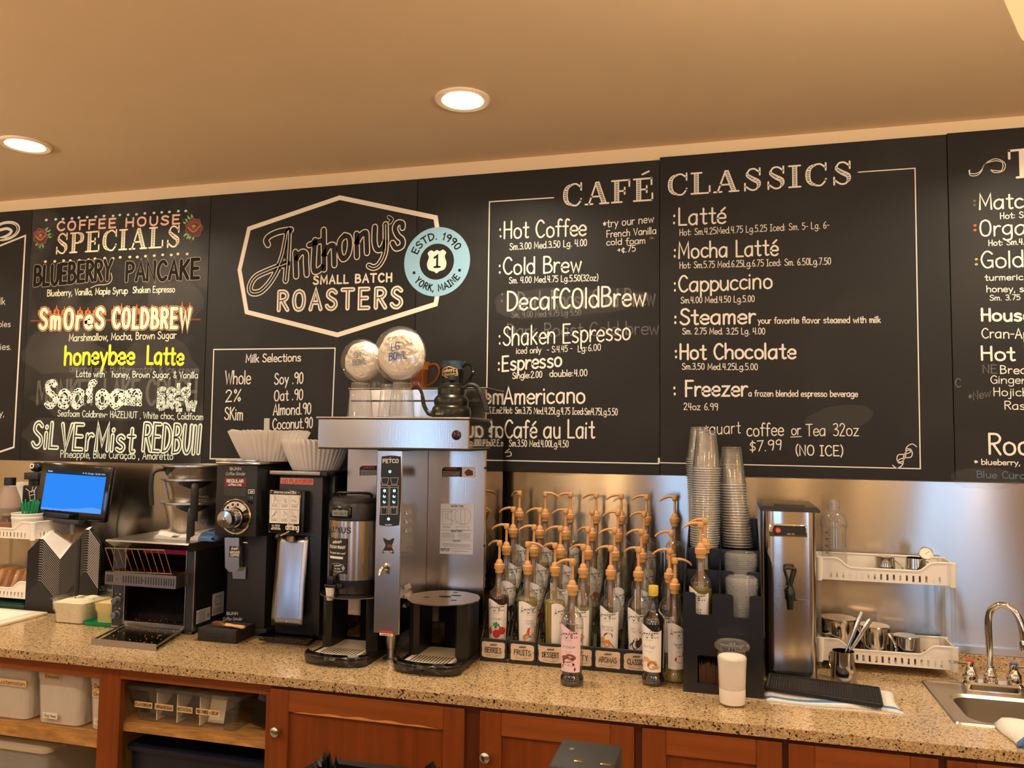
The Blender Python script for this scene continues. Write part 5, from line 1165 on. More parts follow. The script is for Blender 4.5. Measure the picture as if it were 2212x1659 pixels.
chp = build('chute_plate', g, mat('satin_chute_steel', '#a9adb4', .28, 1), t); md = chp.modifiers.new('thickness', 'SOLIDIFY'); md.thickness = .0014; md.offset = -1
g = G(); front(g, [(.004, 0), (.003, .002), (.0001, .0025)], tuple(on_wall(620, 1343, -.428)), 12); front(g, [(.004, 0), (.003, .002), (.0001, .0025)], tuple(on_wall(661, 1162, -.384)), 12); build('chute_screws', g, steel, chp)
v = on_wall(628, 1166, -.395); build('outlet_spout', G().lathe([(.020, .014), (.022, -.006), (.019, -.006), (.017, .012)], tuple(v), 20, sx=.9, sy=.6), mat('worn_brass', '#8b7355', .3, 1), t)
v = on_wall(600, 1160, -.45); v2 = on_wall(625, 1148, -.43); l = build('lever', G().rod(v2, v, .0028, 8), steel, t); build('lever_knob', G().ball(tuple(v), .0105, 14), blkg, l)
g = G(); f4 = lambda y, z: (-1.4374, y, z)
yz = lambda px, py: (lambda d: (CAM.y+d.y*((-1.438-CAM.x)/d.x), CAM.z+d.z*((-1.438-CAM.x)/d.x)))(_f+_r*((px-1106)/FPX)+_u*((829.5-py)/FPX))
q = [yz(713, 1086), yz(748, 1083), yz(748, 1060), yz(713, 1066)]; y0_, y1_ = q[0][0], min(q[1][0], -.12)
g.add([f4(y0_, q[0][1]), f4(y1_, q[0][1]), f4(y1_, q[3][1]), f4(y0_, q[3][1])], [(0,1,2,3)]); bd = build('side_badge', g, mat('badge_grey', '#4a4845', .5), t, flat=True)
g = G(); f5 = lambda y, z: (-1.4368, y, z); write(g, 'ditting', (y0_+.012, q[0][1]+.008), (y1_-.012, q[0][1]+.008), .022, .0034, f5); build('badge_lettering', g, blkg, bd, flat=True)

# --- fluted paper filters on top of the grinders
pf = mat('filter_paper', '#efe7da', .85, spec=.1)
def filter_mesh(r0, r1, h, n=44):
    g = G(); vs = []; rows = 7; seg = n*4
    for i in range(rows+1):
        u = i/rows
        for k in range(seg):
            a = 2*PI*k/seg; w = (.001+.0048*u)*math.sin(n*a); rr = r0+(r1-r0)*u**.92+w+.003*u*math.sin(3*a+1)
            vs.append((rr*math.cos(a), rr*math.sin(a), h*u+.0022*u*u*math.sin(5*a+.7)+.0016*u*math.sin(n*a+1)))
    g.add(vs, [(i*seg+k, i*seg+(k+1) % seg, (i+1)*seg+(k+1) % seg, (i+1)*seg+k) for i in range(rows) for k in range(seg)])
    g.add([(r0*math.cos(2*PI*k/40), r0*math.sin(2*PI*k/40), .0006) for k in range(40)], [tuple(range(40))]); return g
def filter_stack(c, r0, r1, h, n, where):
    o = build('paper_filter', filter_mesh(r0, r1, h), pf, None, loc=c, world=False, ang=1.5); tag(o, 'outermost fluted white paper filter of the nest '+where, 'coffee filter', 'paper filters '+where)
    for i in range(1, n):
        q = o.copy(); C.objects.link(q); q.location = (c[0]+random.uniform(-.002, .002), c[1], c[2]+.0025*i); q.scale = (1-.02*i, 1-.02*i, 1); q.rotation_euler = (random.uniform(-.012, .012), random.uniform(-.012, .012), i*.7)
        tag(q, 'fluted white paper filter nested inside the stack '+where, 'coffee filter', 'paper filters '+where)
filter_stack((-1.758, -.275, 1.5725), .097, .152, .112, 4, 'on the grinder with the dial')
filter_stack((-1.556, -.262, 1.5412), .087, .136, .108, 4, 'on the grinder with the steel chute')
o = build('scoop_handle', G().rbox(-1.822, -1.797, -.215, -.2125, 1.60, 1.742, .001), mat('grey_plastic', '#a7a29a', .5), None, loc=(-1.81, -.214, 1.60)); tag(o, 'grey flat handle sticking up out of the larger paper filters', 'scoop')

# --- twin coffee brewer
FZ = 1.742
t = thing('coffee_brewer', 'large stainless steel twin coffee brewer with a central control column', 'coffee brewer', (-1.12, -.3, CT))
stl = mat('brewer_steel', '#b7b0a6', .2, 1, bump=.01, bscale=300, aniso=.6, stretch=(1,1,.05)); mir = mat('mirror_steel', '#b4afa8', .05, 1)
build('tank_body', G().rbox(-1.405, -.853, -.298, -.075, 1.003, 1.853, .003, 0, 1), stl, t)
build('side_panel', G().box(-.8528, -.8505, -.294, -.078, 1.003, 1.851), mir, t, flat=True)
build('tank_top', G().rbox(-1.407, -.850, -.302, -.072, 1.8535, 1.8575, .0015), satin, t); build('shadow_gap', G().box(-1.395, -.862, -.2995, -.2982, 1.805, 1.811), ink, t, flat=True)
build('head_box', G().rbox(-1.390, -.834, -.557, -.2985, 1.6345, 1.7345, .003, 0, 1), stl, t); build('head_top', G().rbox(-1.396, -.829, -.562, -.299, 1.735, FZ-.0005, .002), satin, t)
build('head_side', G().box(-.8339, -.8325, -.552, -.305, 1.64, 1.730), mir, t, flat=True)
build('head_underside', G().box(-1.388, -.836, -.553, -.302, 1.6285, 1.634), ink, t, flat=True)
build('indicator', front(G(), [(.0165, 0), (.0165, .002), (.012, .004), (.0001, .0042)], tuple(on_wall(986, 940, -.557)), 24), mat('dark_red_lens', '#2a0d10', .2), t)
cl = build('control_column', G().rbox(-1.171, -1.075, -.540, -.2985, 1.008, 1.628, .003, 0, 1), stl, t)
Y = -.540
x0, z1 = pw(823, 985, Y); x1, z0 = pw(867, 1138, Y)
g = G(); P = []
for (x, y) in ((824.5, 992), (828, 986), (845, 984), (862, 986), (866, 992), (866.5, 1060), (863, 1128), (858, 1135), (840, 1137), (824, 1135), (819.5, 1128), (822, 1060)): P.append(pw(x, y, Y))
fan(g, spline(P, 3, True), face(Y, .0006)); pnl = build('control_panel', g, mat('panel_black', '#101113', .45), cl, flat=True)
g = G(); wp_(g, 'FETCO', 827, 999.5, 861, 999.5, 7.5, 1.9, Y, d=.001, gap=1.2); wp_(g, 'CBS-2052e', 832, 1135, 847, 1135, 2.6, .5, Y, d=.001)
for xo in (0, 20.5):
    q = lambda pts: ribbon(g, [pw(x+xo-(y-1000)*.02, y, Y) for x, y in pts], .0009, face(Y, .001))
    q([(824, 1032), (841, 1032), (838, 1046), (827, 1046), (824, 1032)]); q([(823, 1048.5), (841, 1048.5), (841, 1094), (823, 1094), (823, 1048.5)]); q([(823, 1053), (841, 1053)]); q([(823, 1112), (823, 1096), (841, 1096), (841, 1112)]); q([(826, 1096), (826, 1111), (838, 1111), (838, 1096)]); q([(832, 1092), (832, 1099)])
build('panel_print', g, wht, pnl, flat=True)
led = emission('teal_button_light', '#b9fff2', 1.4)
for (x, y) in ((842.5, 1018.5), (831, 1060), (852, 1060), (830.5, 1072), (851.5, 1072), (830.3, 1084), (851, 1084), (839.5, 1121)):
    c = pw(x, y, Y); g = G(); r = .0052
    if y in (1060, 1121): fan(g, [(c[0]+r*math.cos(k*PI/8), c[1]+r*math.sin(k*PI/8)) for k in range(16)], face(Y, .001))
    else: ribbon(g, [(c[0]+r*.8*math.cos(k*PI/10+2.2), c[1]+r*.8*math.sin(k*PI/10+2.2)) for k in range(18 if y < 1030 else 15)], .0022, face(Y, .001)); fan(g, [(c[0]+.0016*math.cos(k), c[1]+.0016*math.sin(k)) for k in range(6)], face(Y, .001))
    build('button', g, led, pnl, flat=True)
g = G(); c = pw(843.5, 988, Y); fan(g, [(c[0]+.0012*math.cos(k), c[1]+.0012*math.sin(k)) for k in range(6)], face(Y, .001)); build('power_light', g, emission('red_light', '#ff4a3a', 3), pnl, flat=True)
g = G(); P = [pw(x, y, Y) for x, y in ((828, 1162), (840, 1167), (851, 1162), (849, 1172), (846, 1180), (850, 1190), (850, 1196), (838, 1193), (826, 1195), (829, 1186), (833, 1178), (830, 1170))]; fan(g, spline(P, 3, True), face(Y, .0006)); st_ = build('bean_sticker', g, ink, cl, flat=True)
g = G(); c = pw(842, 1179, Y); fan(g, [(c[0]+.0095*math.cos(k*PI/8), c[1]+.005*math.sin(k*PI/8)) for k in range(16)], face(Y, .001)); build('bean_picture', g, mat('bean_brown', '#7a4030', .6, var=.5, vscale=600), st_, flat=True)
g = G(); wp_(g, 'EXTRACTOR', 829, 1193, 848, 1193, 3, .6, Y, d=.001); build('sticker_lettering', g, wht, st_, flat=True)
v = on_wall(836, 1224, Y); sp = build('tap_spout', G().tube(spline([(v.x, v.y+.002, v.z), (v.x-.004, v.y-.016, v.z+.001), (v.x-.008, v.y-.030, v.z-.006), (v.x-.011, v.y-.036, v.z-.024)], 5), .0068, 12), chrome, cl); build('tap_collar', front(G(), [(.0115, 0), (.0115, .004), (.007, .006)], (v.x, v.y, v.z), 20), chrome, sp)
g = G(); prect(g, 820, 1364, 849, 1372, Y, .0006); lb = build('warning_label', g, wht, cl, flat=True); g = G(); prect(g, 820, 1364, 849, 1367, Y, .001); build('label_stripe', g, red, lb, flat=True); g = G(); a = pw(824, 1370, Y); fineprint(g, a[0], pw(845, 1370, Y)[0], a[1], 1, .01, Y, w=.003, d=.001); build('label_print', g, ink, lb, flat=True)
g = G()
for z in (1.415, 1.385, 1.355, 1.16, 1.13, 1.10):
    g.add([(-1.0745, -.505, z-.006), (-1.0745, -.455, z-.006), (-1.0745, -.455, z+.007), (-1.0745, -.505, z+.007), (-1.067, -.503, z-.008), (-1.067, -.457, z-.008)], [(0,1,5,4),(3,4,5,2),(0,4,3),(1,2,5)])
build('louvres', g, satin, cl, flat=True)
build('column_foot', G().lathe([(.001, CT), (.030, CT), (.030, CT+.006), (.022, CT+.010), (.016, CT+.012), (.0155, CT+.038), (.019, CT+.042), (.024, CT+.094), (.001, CT+.094)], (-1.118, -.50, 0), 28), satin, cl)
for x in (-1.37, -.89): build('rear_foot', G().cyl((x, -.16, CT), .02, .0481, .089).cyl((x, -.16, CT), .028, 0, .048), satin, t)
Y = -.298
def warn(px0, py0, px1, py1):
    g = G(); P = [pw(px0, py0+4, Y), pw(px0+6, py0, Y), pw(px1, py0, Y), pw(px1, py1, Y), pw(px0, py1, Y)]; fan(g, P, face(Y, .0006)); lb = build('warning_label', g, ink, t, flat=True)
    g = G(); wp_(g, 'WARNING', px0+7, py0+6, px0+32, py0+6, 4.2, 1.1, Y, d=.001); build('warning_word', g, red, lb, flat=True)
    g = G(); a = pw(px0+2, py0+10, Y); fineprint(g, a[0], pw(px0+39, py0, Y)[0], a[1], 4, .0052, Y, w=.0018, d=.001); build('label_print', g, wht, lb, flat=True); return lb
warn(777, 1006, 826, 1027); lb = warn(955, 1009, 1026, 1030)
g = G(); prect(g, 998, 1009, 1026, 1031, Y, .001); pc = build('label_photo', g, wht, lb, flat=True); g = G(); P = [pw(x, y, Y) for x, y in ((1003, 1020), (1012, 1013), (1022, 1018), (1022, 1027), (1008, 1028))]; fan(g, P, face(Y, .0014)); build('photo_subject', g, maroon, pc, flat=True)
g = G(); q = [pw(952.5, 1088, Y), pw(1024.5, 1088, Y), pw(1021.5, 1198, Y), pw(950, 1196, Y)]; fan(g, q, face(Y, .0006)); lb = build('instruction_sticker', g, mat('blue_white_paper', '#d8dce2', .6), t, flat=True)
g = G(); wp_(g, 'CONTROL PANEL', 974, 1095, 1002, 1095, 3.4, .7, Y, d=.001); wp_(g, 'ERROR CODES', 974, 1149, 999, 1149, 3.4, .7, Y, d=.001); wp_(g, 'CLEANING', 978, 1170, 995, 1170, 3, .6, Y, d=.001); wp_(g, 'FETCO', 952, 1190, 971, 1190, 4.6, 1.1, Y, d=.001)
F = face(Y, .001); c = pw(1000, 1115, Y); ribbon(g, [(c[0]+.0305*math.cos(k*PI/16), c[1]+.0305*math.sin(k*PI/16)) for k in range(33)], .0008, F)
for a in (((956, 1100), (976, 1100), (976, 1133), (956, 1133), (956, 1100)), ((956, 1105), (976, 1105)), ((963, 1110), (968, 1110), (968, 1120), (963, 1120), (963, 1110)), ((968, 1108), (985, 1099)), ((968, 1120), (987, 1129)), ((995, 1101), (1005, 1101), (1004, 1132), (996, 1132), (995, 1101)), ((986, 1138), (1013, 1138), (1013, 1145), (986, 1145), (986, 1138)), ((952, 1145), (1021, 1146)), ((952, 1166), (1021, 1167)), ((952, 1184), (1020, 1186))): ribbon(g, [pw(*p, Y) for p in a], .0008, F)
for x, y, x2, n in ((954, 1151, 982, 5), (990, 1152, 1016, 5), (956, 1174, 1016, 3), (975, 1190, 1012, 1), (956, 1137, 974, 2)): a = pw(x, y, Y); fineprint(g, a[0], pw(x2, y, Y)[0], a[1], n, .0042, Y, w=.0011, d=.001, seed=int(x))
build('sticker_print', g, ink, lb, flat=True)
g = G()
for (x, y) in ((1049, 1011), (1047, 1179), (1045, 1319)): front(g, [(.0045, 0), (.0035, .002), (.0001, .0026)], tuple(on_wall(x-1, y, Y)), 12)
build('rivets', g, mat('dark_rivet', '#4a3a34', .3, 1), t)

# drip stands and the insulated server
def oval(cx, cy, rx, ry, n=40): return [(cx+rx*math.cos(2*PI*k/n), cy+ry*math.sin(2*PI*k/n)) for k in range(n)]
def stand(cx, label, group='server stands under the brewer'):
    t = thing('server_stand', label, 'server stand', (cx, -.46, CT), group=group)
    g = G(); zb = CT+.022
    pts = [(cx-.112, -.595), (cx-.098, -.622), (cx-.06, -.636), (cx+.06, -.636), (cx+.098, -.622), (cx+.112, -.595), (cx+.112, -.36), (cx+.09, -.335), (cx-.09, -.335), (cx-.112, -.36)]
    g.prism(pts, 'z', CT+.003, zb); build('stand_base', g, blk, t, flat=True)
    g = G(); n = 16; vs = []
    for i in range(n+1):
        u = i/n; x = cx-.116+.232*u; y = -.600-.045*math.sin(PI*u)**.6; lo = CT+.003+.013*max(0, math.sin(PI*(u-.22)/.56) if .22 < u < .78 else 0)
        for (yy, z) in ((y, lo), (y-.006, CT+.024), (y-.002, CT+.034), (y+.022, CT+.036)): vs.append((x, yy, z))
    g.add(vs, [(i*4+j, (i+1)*4+j, (i+1)*4+j+1, i*4+j+1) for i in range(n) for j in range(3)]); build('front_lip', g, blkg, t, ang=.9)
    tr = mat('cream_drip_tray', '#b9ad94', .4)
    d = build('drip_tray', G().prism([(cx-.082, -.612), (cx+.082, -.612), (cx+.075, -.43), (cx+.05, -.412), (cx-.05, -.412), (cx-.075, -.43)], 'z', zb+.0003, CT+.032), tr, t, flat=True)
    g = G()
    for i in range(12): x = cx-.062+i*.0113; g.rbox(x, x+.0055, -.600, -.53, CT+.0321, CT+.0328, .0003, 0, 1)
    build('drain_slots', g, mat('drain_dark', '#4a4032', .6), d, flat=True)
    g = G(); L = [(cx-.105, -.50), (cx-.075, -.535), (cx-.06, -.52), (cx-.06, -.40), (cx-.105, -.38)]; g.prism(L, 'z', zb+.0002, 1.1215); build('side_pillar', g, blk, t)
    g = G(); R = [(cx+.105, -.50), (cx+.078, -.535), (cx+.066, -.515), (cx+.05, -.42), (cx-.02, -.38), (cx-.02, -.35), (cx+.09, -.345), (cx+.105, -.38)]; g.prism(R, 'z', zb+.0002, 1.1215); build('back_pillar', g, blk, t)
    P = [(x, y) for x, y in oval(cx, -.455, .126, .125)]
    tp = build('top_plate', G().prism(P, 'z', 1.122, 1.1255), mat('plate_steel', '#b8b2a8', .22, 1), t, ang=.4)
    g = G()
    for (x, y, rx, ry) in ((cx, -.44, .022, .016), (cx-.055, -.47, .011, .006), (cx+.05, -.49, .011, .006), (cx+.01, -.36, .010, .006), (cx+.03, -.41, .02, .008)): g.prism(oval(x, y, rx, ry, 16), 'z', 1.1256, 1.1258)
    build('plate_holes', g, ink, tp, flat=True)
    return t
stand(-1.275, 'black server stand with a steel top plate carrying the insulated server'); stand(-.950, 'empty black server stand with a steel top plate right of the column')
c = (-1.296, -.425, 1.1262)
t = thing('coffee_server', 'insulated steel coffee server with a black lid and an italian roast tag', 'coffee server', c)
build('server_base', G().lathe([(.001, 0), (.098, 0), (.100, .004), (.100, .046), (.001, .046)], c, 48), blk, t)
build('server_body', G().lathe([(.099, .0462), (.101, .048), (.101, .252), (.099, .254)], c, 48), stl, t)
build('server_collar', G().lathe([(.1005, .2542), (.1005, .308), (.094, .318), (.001, .318)], c, 48), blk, t)
build('server_lid', G().lathe([(.092, .3182), (.088, .330), (.03, .332), (.001, .332)], c, 40), blkm, t)
build('lid_handle', G().tube(spline([(c[0]-.065, c[1]-.02, c[2]+.331), (c[0]-.06, c[1]-.03, c[2]+.345), (c[0], c[1]-.055, c[2]+.347), (c[0]+.06, c[1]-.03, c[2]+.345), (c[0]+.065, c[1]-.02, c[2]+.331)], 5), .005, 8), blk, t)
def cyl3(r, dz=0): return lambda s, z: (c[0]+(r)*math.sin(s/r)*1., c[1]-r*math.cos(s/r), c[2]+z)     # s = arc length to the right of the front line
a0 = .0
lc = build('gauge_housing', G().rbox(c[0]-.052, c[0]+.028, c[1]-.108, c[1]-.09, c[2]+.262, c[2]+.303, .004), blkg, t); g = G(); rect(g, c[0]-.042, c[0]+.016, c[2]+.270, c[2]+.290, c[1]-.108); dsp = build('gauge_display', g, mat('lcd_grey', '#8b8a72', .4), lc, flat=True)
g = G(); wr(g, '00:48.5', c[0]-.036, c[2]+.274, c[0]+.012, c[2]+.274, .009, .0012, c[1]-.108, d=.0008); build('gauge_digits', g, ink, dsp, flat=True)
g = G(); write(g, 'LUXUS', (-.066, .212), (.026, .212), .018, .0036, cyl3(.1015), 0, gap=1.4); build('server_lettering', g, mat('navy_print', '#1d2238', .5), t)
g = G(); f = cyl3(.105); tz0, tz1, ts0, ts1 = .072, .192, -.066, .016
n = 8
for i in range(n): a, b_ = ts0+(ts1-ts0)*i/n, ts0+(ts1-ts0)*(i+1)/n; g.add([f(a, tz0), f(b_, tz0), f(b_, tz1), f(a, tz1)], [(0,1,2,3)])
tg = build('hang_tag', g, ink, t); g = G(); f = cyl3(.1056)
write(g, "Anthony's", (-.046, .173), (-.006, .179), .010, .0016, f, 0, slant=.2, gap=.2); write(g, 'ITALIAN ROAST', (-.062, .158), (.010, .158), .0085, .0019, f, 0); write(g, '"Our classic dark roast"', (-.060, .139), (.010, .139), .006, .0010, f, 0, slant=.2, gap=.4)
write(g, 'SMALL BATCH', (-.035, .086), (-.008, .086), .0045, .0008, f, 0); write(g, 'PROPERLY ROASTED', (-.042, .078), (-.004, .078), .0035, .0006, f, 0); write(g, "Anthony's", (-.036, .094), (-.004, .099), .007, .001, f, 0, slant=.2, gap=.2)
for i in range(6): a, b_ = -.062+.06*i/6+.004, -.062+.06*(i+1)/6+.004; g.add([f(a, .122), f(b_, .122), f(b_, .130), f(a, .130)], [(0,1,2,3)])
hexa = [(-.046, .082), (-.046, .102), (-.02, .108), (.004, .102), (.004, .082), (-.02, .074), (-.046, .082)]; ribbon(g, [p for i in range(6) for p in [(hexa[i][0]+(hexa[i+1][0]-hexa[i][0])*k/4, hexa[i][1]+(hexa[i+1][1]-hexa[i][1])*k/4) for k in range(4)]]+[hexa[6]], .0009, f)
build('tag_lettering', g, wht, tg)
g = G(); n = 12; fan(g, [(.004+.006*math.cos(k*PI/6), .092+.006*math.sin(k*PI/6)) for k in range(n)], cyl3(.1060)); build('tag_badge', g, mat('pale_blue_paint', '#93bdd0'), tg)
build('adhesive_hook', G().rbox(c[0]-.033, c[0]-.017, c[1]-.112, c[1]-.101, c[2]+.190, c[2]+.225, .004), acryl, t)
fx = build('faucet', G().rbox(c[0]-.058, c[0]-.014, c[1]-.125, c[1]-.098, c[2]+.026, c[2]+.036, .003).rbox(c[0]-.047, c[0]-.025, c[1]-.123, c[1]-.101, c[2]+.0362, c[2]+.066, .005).rbox(c[0]-.042, c[0]-.030, c[1]-.125, c[1]-.108, c[2]+.066, c[2]+.105, .004), blk, t)
build('faucet_cup', G().lathe([(.011, -.018), (.0165, .026)], (c[0]-.040, c[1]-.113, c[2]), 20).lathe([(.009, -.018), (.0001, -.018)], (c[0]-.040, c[1]-.113, c[2]), 20), whp, fx); build('faucet_nut', G().cyl((c[0]-.008, c[1]-.105, c[2]+.03), .009, -.012, .012, 12, M=Matrix.Rotation(PI/2, 4, 'Y')), blkm, fx)

# --- things standing on top of the brewer
cupm = clear('cup_plastic', (.96,.96,.955), .05, 1.5, .05)
rimm = clear('cup_rim_plastic', (.97,.97,.965), .05, 1.6, .32)
def cup_lathe(r_rim, r_base, h, flip=True):
    pr = [(.001, .004), (r_base-.002, .004), (r_base, .001), (r_base+.001, .006), (r_base+(r_rim-r_base)*.35, h*.35), (r_base+(r_rim-r_base)*.37, h*.38), (r_rim-.003, h-.006), (r_rim, h-.003), (r_rim, h)]
    if flip: pr = [(r, h-z) for r, z in pr]
    g = G().lathe(pr, (0, 0, 0), 28); q = [(r_rim-.0005, h-.0035), (r_rim+.0012, h-.0025), (r_rim+.0012, h-.0005), (r_rim-.0005, h)]
    if flip: q = [(r, h-z) for r, z in q]
    return g.lathe(q, (0, 0, 0), 28, 1)
def upturned(x, y, label):
    o = build('clear_cup', cup_lathe(.049, .0335, .126), [cupm, rimm], None, loc=(x, y, FZ), world=False); return tag(o, label, 'cup', 'upturned display cups on the brewer')
upturned(-1.283, -.447, 'upturned clear plastic cup under the small bowl on the brewer'); upturned(-1.122, -.447, 'upturned clear plastic cup under the large bowl on the brewer'); upturned(-1.205, -.36, 'upturned clear plastic cup between and behind the two display cups')
tissue = mat('crumpled_tissue', '#efe3cc', .9, spec=.1, bump=.35, bscale=45)
def bowl(c, R, word, wcol, label):
    t = thing('display_bowl', label, 'bowl', c, group='clear display bowls on the brewer')
    L = front(G(), [(.0001, .012), (R*.80, .012), (R*.86, .008), (R*.93, .008), (R*.98, .002), (R, -.004), (R, -.010), (R*.94, -.012), (R*.90, -.02), (R*.72, -.075), (R*.66, -.080), (.0001, -.080)], c, 48)
    build('bowl_shell', L, clear('bowl_plastic', (.97,.97,.965), .05, 1.45, .03), t)
    g = G(); n, m = 14, 44; vs = []; RR = random.Random(len(word)+int(R*1000))
    for i in range(n+1):
        for k in range(m):
            a = 2*PI*k/m; r = R*.90*(i/n)*(1+(.02*math.sin(5*a+R*40)+.015*math.sin(9*a) if i > n-3 else 0)); q = Vector((r*math.cos(a), r*math.sin(a), .005+RR.uniform(-.003, .003)-(.03*(i/n)**8)))
            v = MX @ q; vs.append((v.x+c[0], v.y+c[1], v.z+c[2]))
    g.add(vs, [(i*m+k, i*m+(k+1) % m, (i+1)*m+(k+1) % m, (i+1)*m+k) for i in range(n) for k in range(m)]); build('tissue_filling', g, tissue, t, ang=.45)
    g = G(); f = lambda x, z: (c[0]+x, c[1]-.0128, c[2]+z); a, b_ = word
    write(g, a, (-R*.22, R*.10), (R*.10, R*.16), R*.26, .0028, f, 0, .03, slant=-.1); write(g, b_, (-R*.30, -R*.24), (R*.34, -R*.16), R*.26, .0030, f, 0, .03)
    build('bowl_lettering', g, mat('marker_'+wcol[1:], wcol, .6), t, flat=True)
bowl((-1.284, -.452, FZ+.126+.079), .080, ('SM', 'BOWL'), '#7d8292', 'smaller clear round bowl marked SM bowl, propped up on an upturned cup'); bowl((-1.128, -.470, FZ+.126+.0985), .100, ('LG', 'BOWL'), '#2c4c98', 'larger clear round bowl marked LG bowl, propped up on an upturned cup')
def mug(c, col, rim, label, ang=0., logo=False):
    t = thing('coffee_mug', label, 'mug', c, group='pottery mugs on the brewer')
    m = mat(label.split()[0]+'_glaze', col, .15, coat=.5)
    pr = [(.001, 0), (.036, 0), (.038, .004), (.036, .010), (.040, .03), (.044, .07), (.0475, .10), (.0485, .104), (.046, .104), (.042, .07), (.036, .012), (.001, .010)]
    build('mug_body', G().lathe(pr, c, 36), m, t)
    build('rim_glaze', G().lathe([(.0449, .073), (.0482, .1), (.0492, .1045), (.0455, .1045)], c, 36), mat(label.split()[0]+'_rim_glaze', rim, .2, var=.4, vscale=60, coat=.4), t)
    d = Vector((math.cos(ang), math.sin(ang), 0)); P = [Vector(c)+d*r+Vector((0, 0, z)) for r, z in ((.043, .082), (.062, .094), (.082, .088), (.092, .066), (.082, .040), (.060, .018), (.038, .008))]
    build('mug_handle', G().tube(spline(P, 4), [.0065]*25, 8, 0, True, 1.0), m, t)
    if logo:
        f = lambda s, z: (c[0]+.047*math.sin(s/.047), c[1]-.0475*math.cos(s/.047), c[2]+z)
        hx = [(-.034, .05), (-.034, .072), (0, .084), (.032, .074), (.036, .05), (0, .036)]
        H = [p for i in range(6) for p in [(hx[i][0]+(hx[(i+1) % 6][0]-hx[i][0])*k/4, hx[i][1]+(hx[(i+1) % 6][1]-hx[i][1])*k/4) for k in range(4)]]
        g = G(); nn = len(H)
        for i in range(nn): a, b_ = H[i], H[(i+1) % nn]; g.add([f(*a), f(*b_), f(b_[0]*.05, .06)], [(0,1,2)])
        lg = build('mug_logo', g, mat('logo_tan', '#c9a86e', .5), t); g = G(); f2 = lambda s, z: (c[0]+.0476*math.sin(s/.0476), c[1]-.0481*math.cos(s/.0476), c[2]+z)
        for i in range(nn): a, b_ = [(x*.88, .06+(z-.06)*.82) for x, z in (H[i], H[(i+1) % nn])]; g.add([f2(*a), f2(*b_), f2(0, .06)], [(0,1,2)])
        build('logo_ground', g, ink, lg); g = G(); f3 = lambda s, z: (c[0]+.0480*math.sin(s/.0480), c[1]-.0486*math.cos(s/.0480), c[2]+z)
        write(g, "Anthony's", (-.026, .058), (.020, .066), .013, .0022, f3, 0, slant=.2, gap=.2); write(g, 'ROASTERS', (-.018, .048), (.022, .048), .007, .0014, f3, 0)
        ribbon(g, [(.024+.006*math.cos(k*PI/6), .060+.006*math.sin(k*PI/6)) for k in range(13)], .002, f3); build('logo_lettering', g, mat('logo_tan', '#c9a86e', .5), lg)
    return t
mug((-1.160, -.205, 1.858), '#6b3413', '#9a6034', 'brown glazed mug behind the large display bowl', -.1); mug((-1.017, -.205, 1.858), '#10161c', '#3c5a68', 'dark blue glazed mug with the hexagonal logo behind the kettle', -.25, True); mug((-1.325, -.205, 1.858), '#4c4a3a', '#6a6750', 'olive glazed mug behind the small display bowl', 2.6)
c = (-.945, -.420, FZ)
t = thing('gooseneck_kettle', 'dark olive stepped gooseneck kettle on top of the brewer', 'kettle', c)
kt = mat('kettle_black', '#35332a', .3, .75)
build('kettle_body', G().lathe([(.001, 0), (.066, 0), (.069, .004), (.070, .022), (.066, .036), (.060, .042), (.0595, .045), (.062, .052), (.0605, .066), (.053, .076), (.0485, .080), (.0490, .086), (.0485, .102), (.044, .112), (.041, .114), (.001, .114)], c, 48), kt, t)
ld_ = build('kettle_lid', G().lathe([(.0405, .1142), (.0405, .118), (.030, .1225), (.008, .124), (.001, .124)], c, 40), kt, t); build('lid_knob', G().lathe([(.006, .124), (.008, .128), (.0155, .132), (.0165, .140), (.013, .150), (.001, .154)], c, 24), blkm, ld_)
build('spout', G().tube(spline([(c[0]-.060, c[1], c[2]+.013), (c[0]-.085, c[1]-.002, c[2]+.018), (c[0]-.102, c[1]-.003, c[2]+.045), (c[0]-.110, c[1]-.004, c[2]+.085), (c[0]-.122, c[1]-.005, c[2]+.106), (c[0]-.138, c[1]-.006, c[2]+.108), (c[0]-.147, c[1]-.006, c[2]+.102)], 5), [.0095]*6+[.0075]*8+[.006]*8+[.0045]*9, 10), kt, t)
build('handle', G().tube(spline([(c[0]+.044, c[1], c[2]+.104), (c[0]+.065, c[1], c[2]+.116), (c[0]+.092, c[1], c[2]+.110), (c[0]+.112, c[1], c[2]+.080), (c[0]+.126, c[1], c[2]+.042), (c[0]+.130, c[1], c[2]+.022)], 5), [.006]*5+[.0085]*8+[.0115]*8+[.012]*4+[.009], 10), blkm, t)
g = G(); f = lambda s, z: (c[0]+.0703*math.sin(s/.07), c[1]-.0703*math.cos(s/.07), c[2]+z); write(g, 'HARIO', (-.036, .010), (-.014, .010), .006, .0011, f, 0); ribbon(g, [(-.007+.004*math.cos(k*PI/6), .013+.004*math.sin(k*PI/6)) for k in range(11)], .0010, f); build('kettle_lettering', g, silver_p, t)
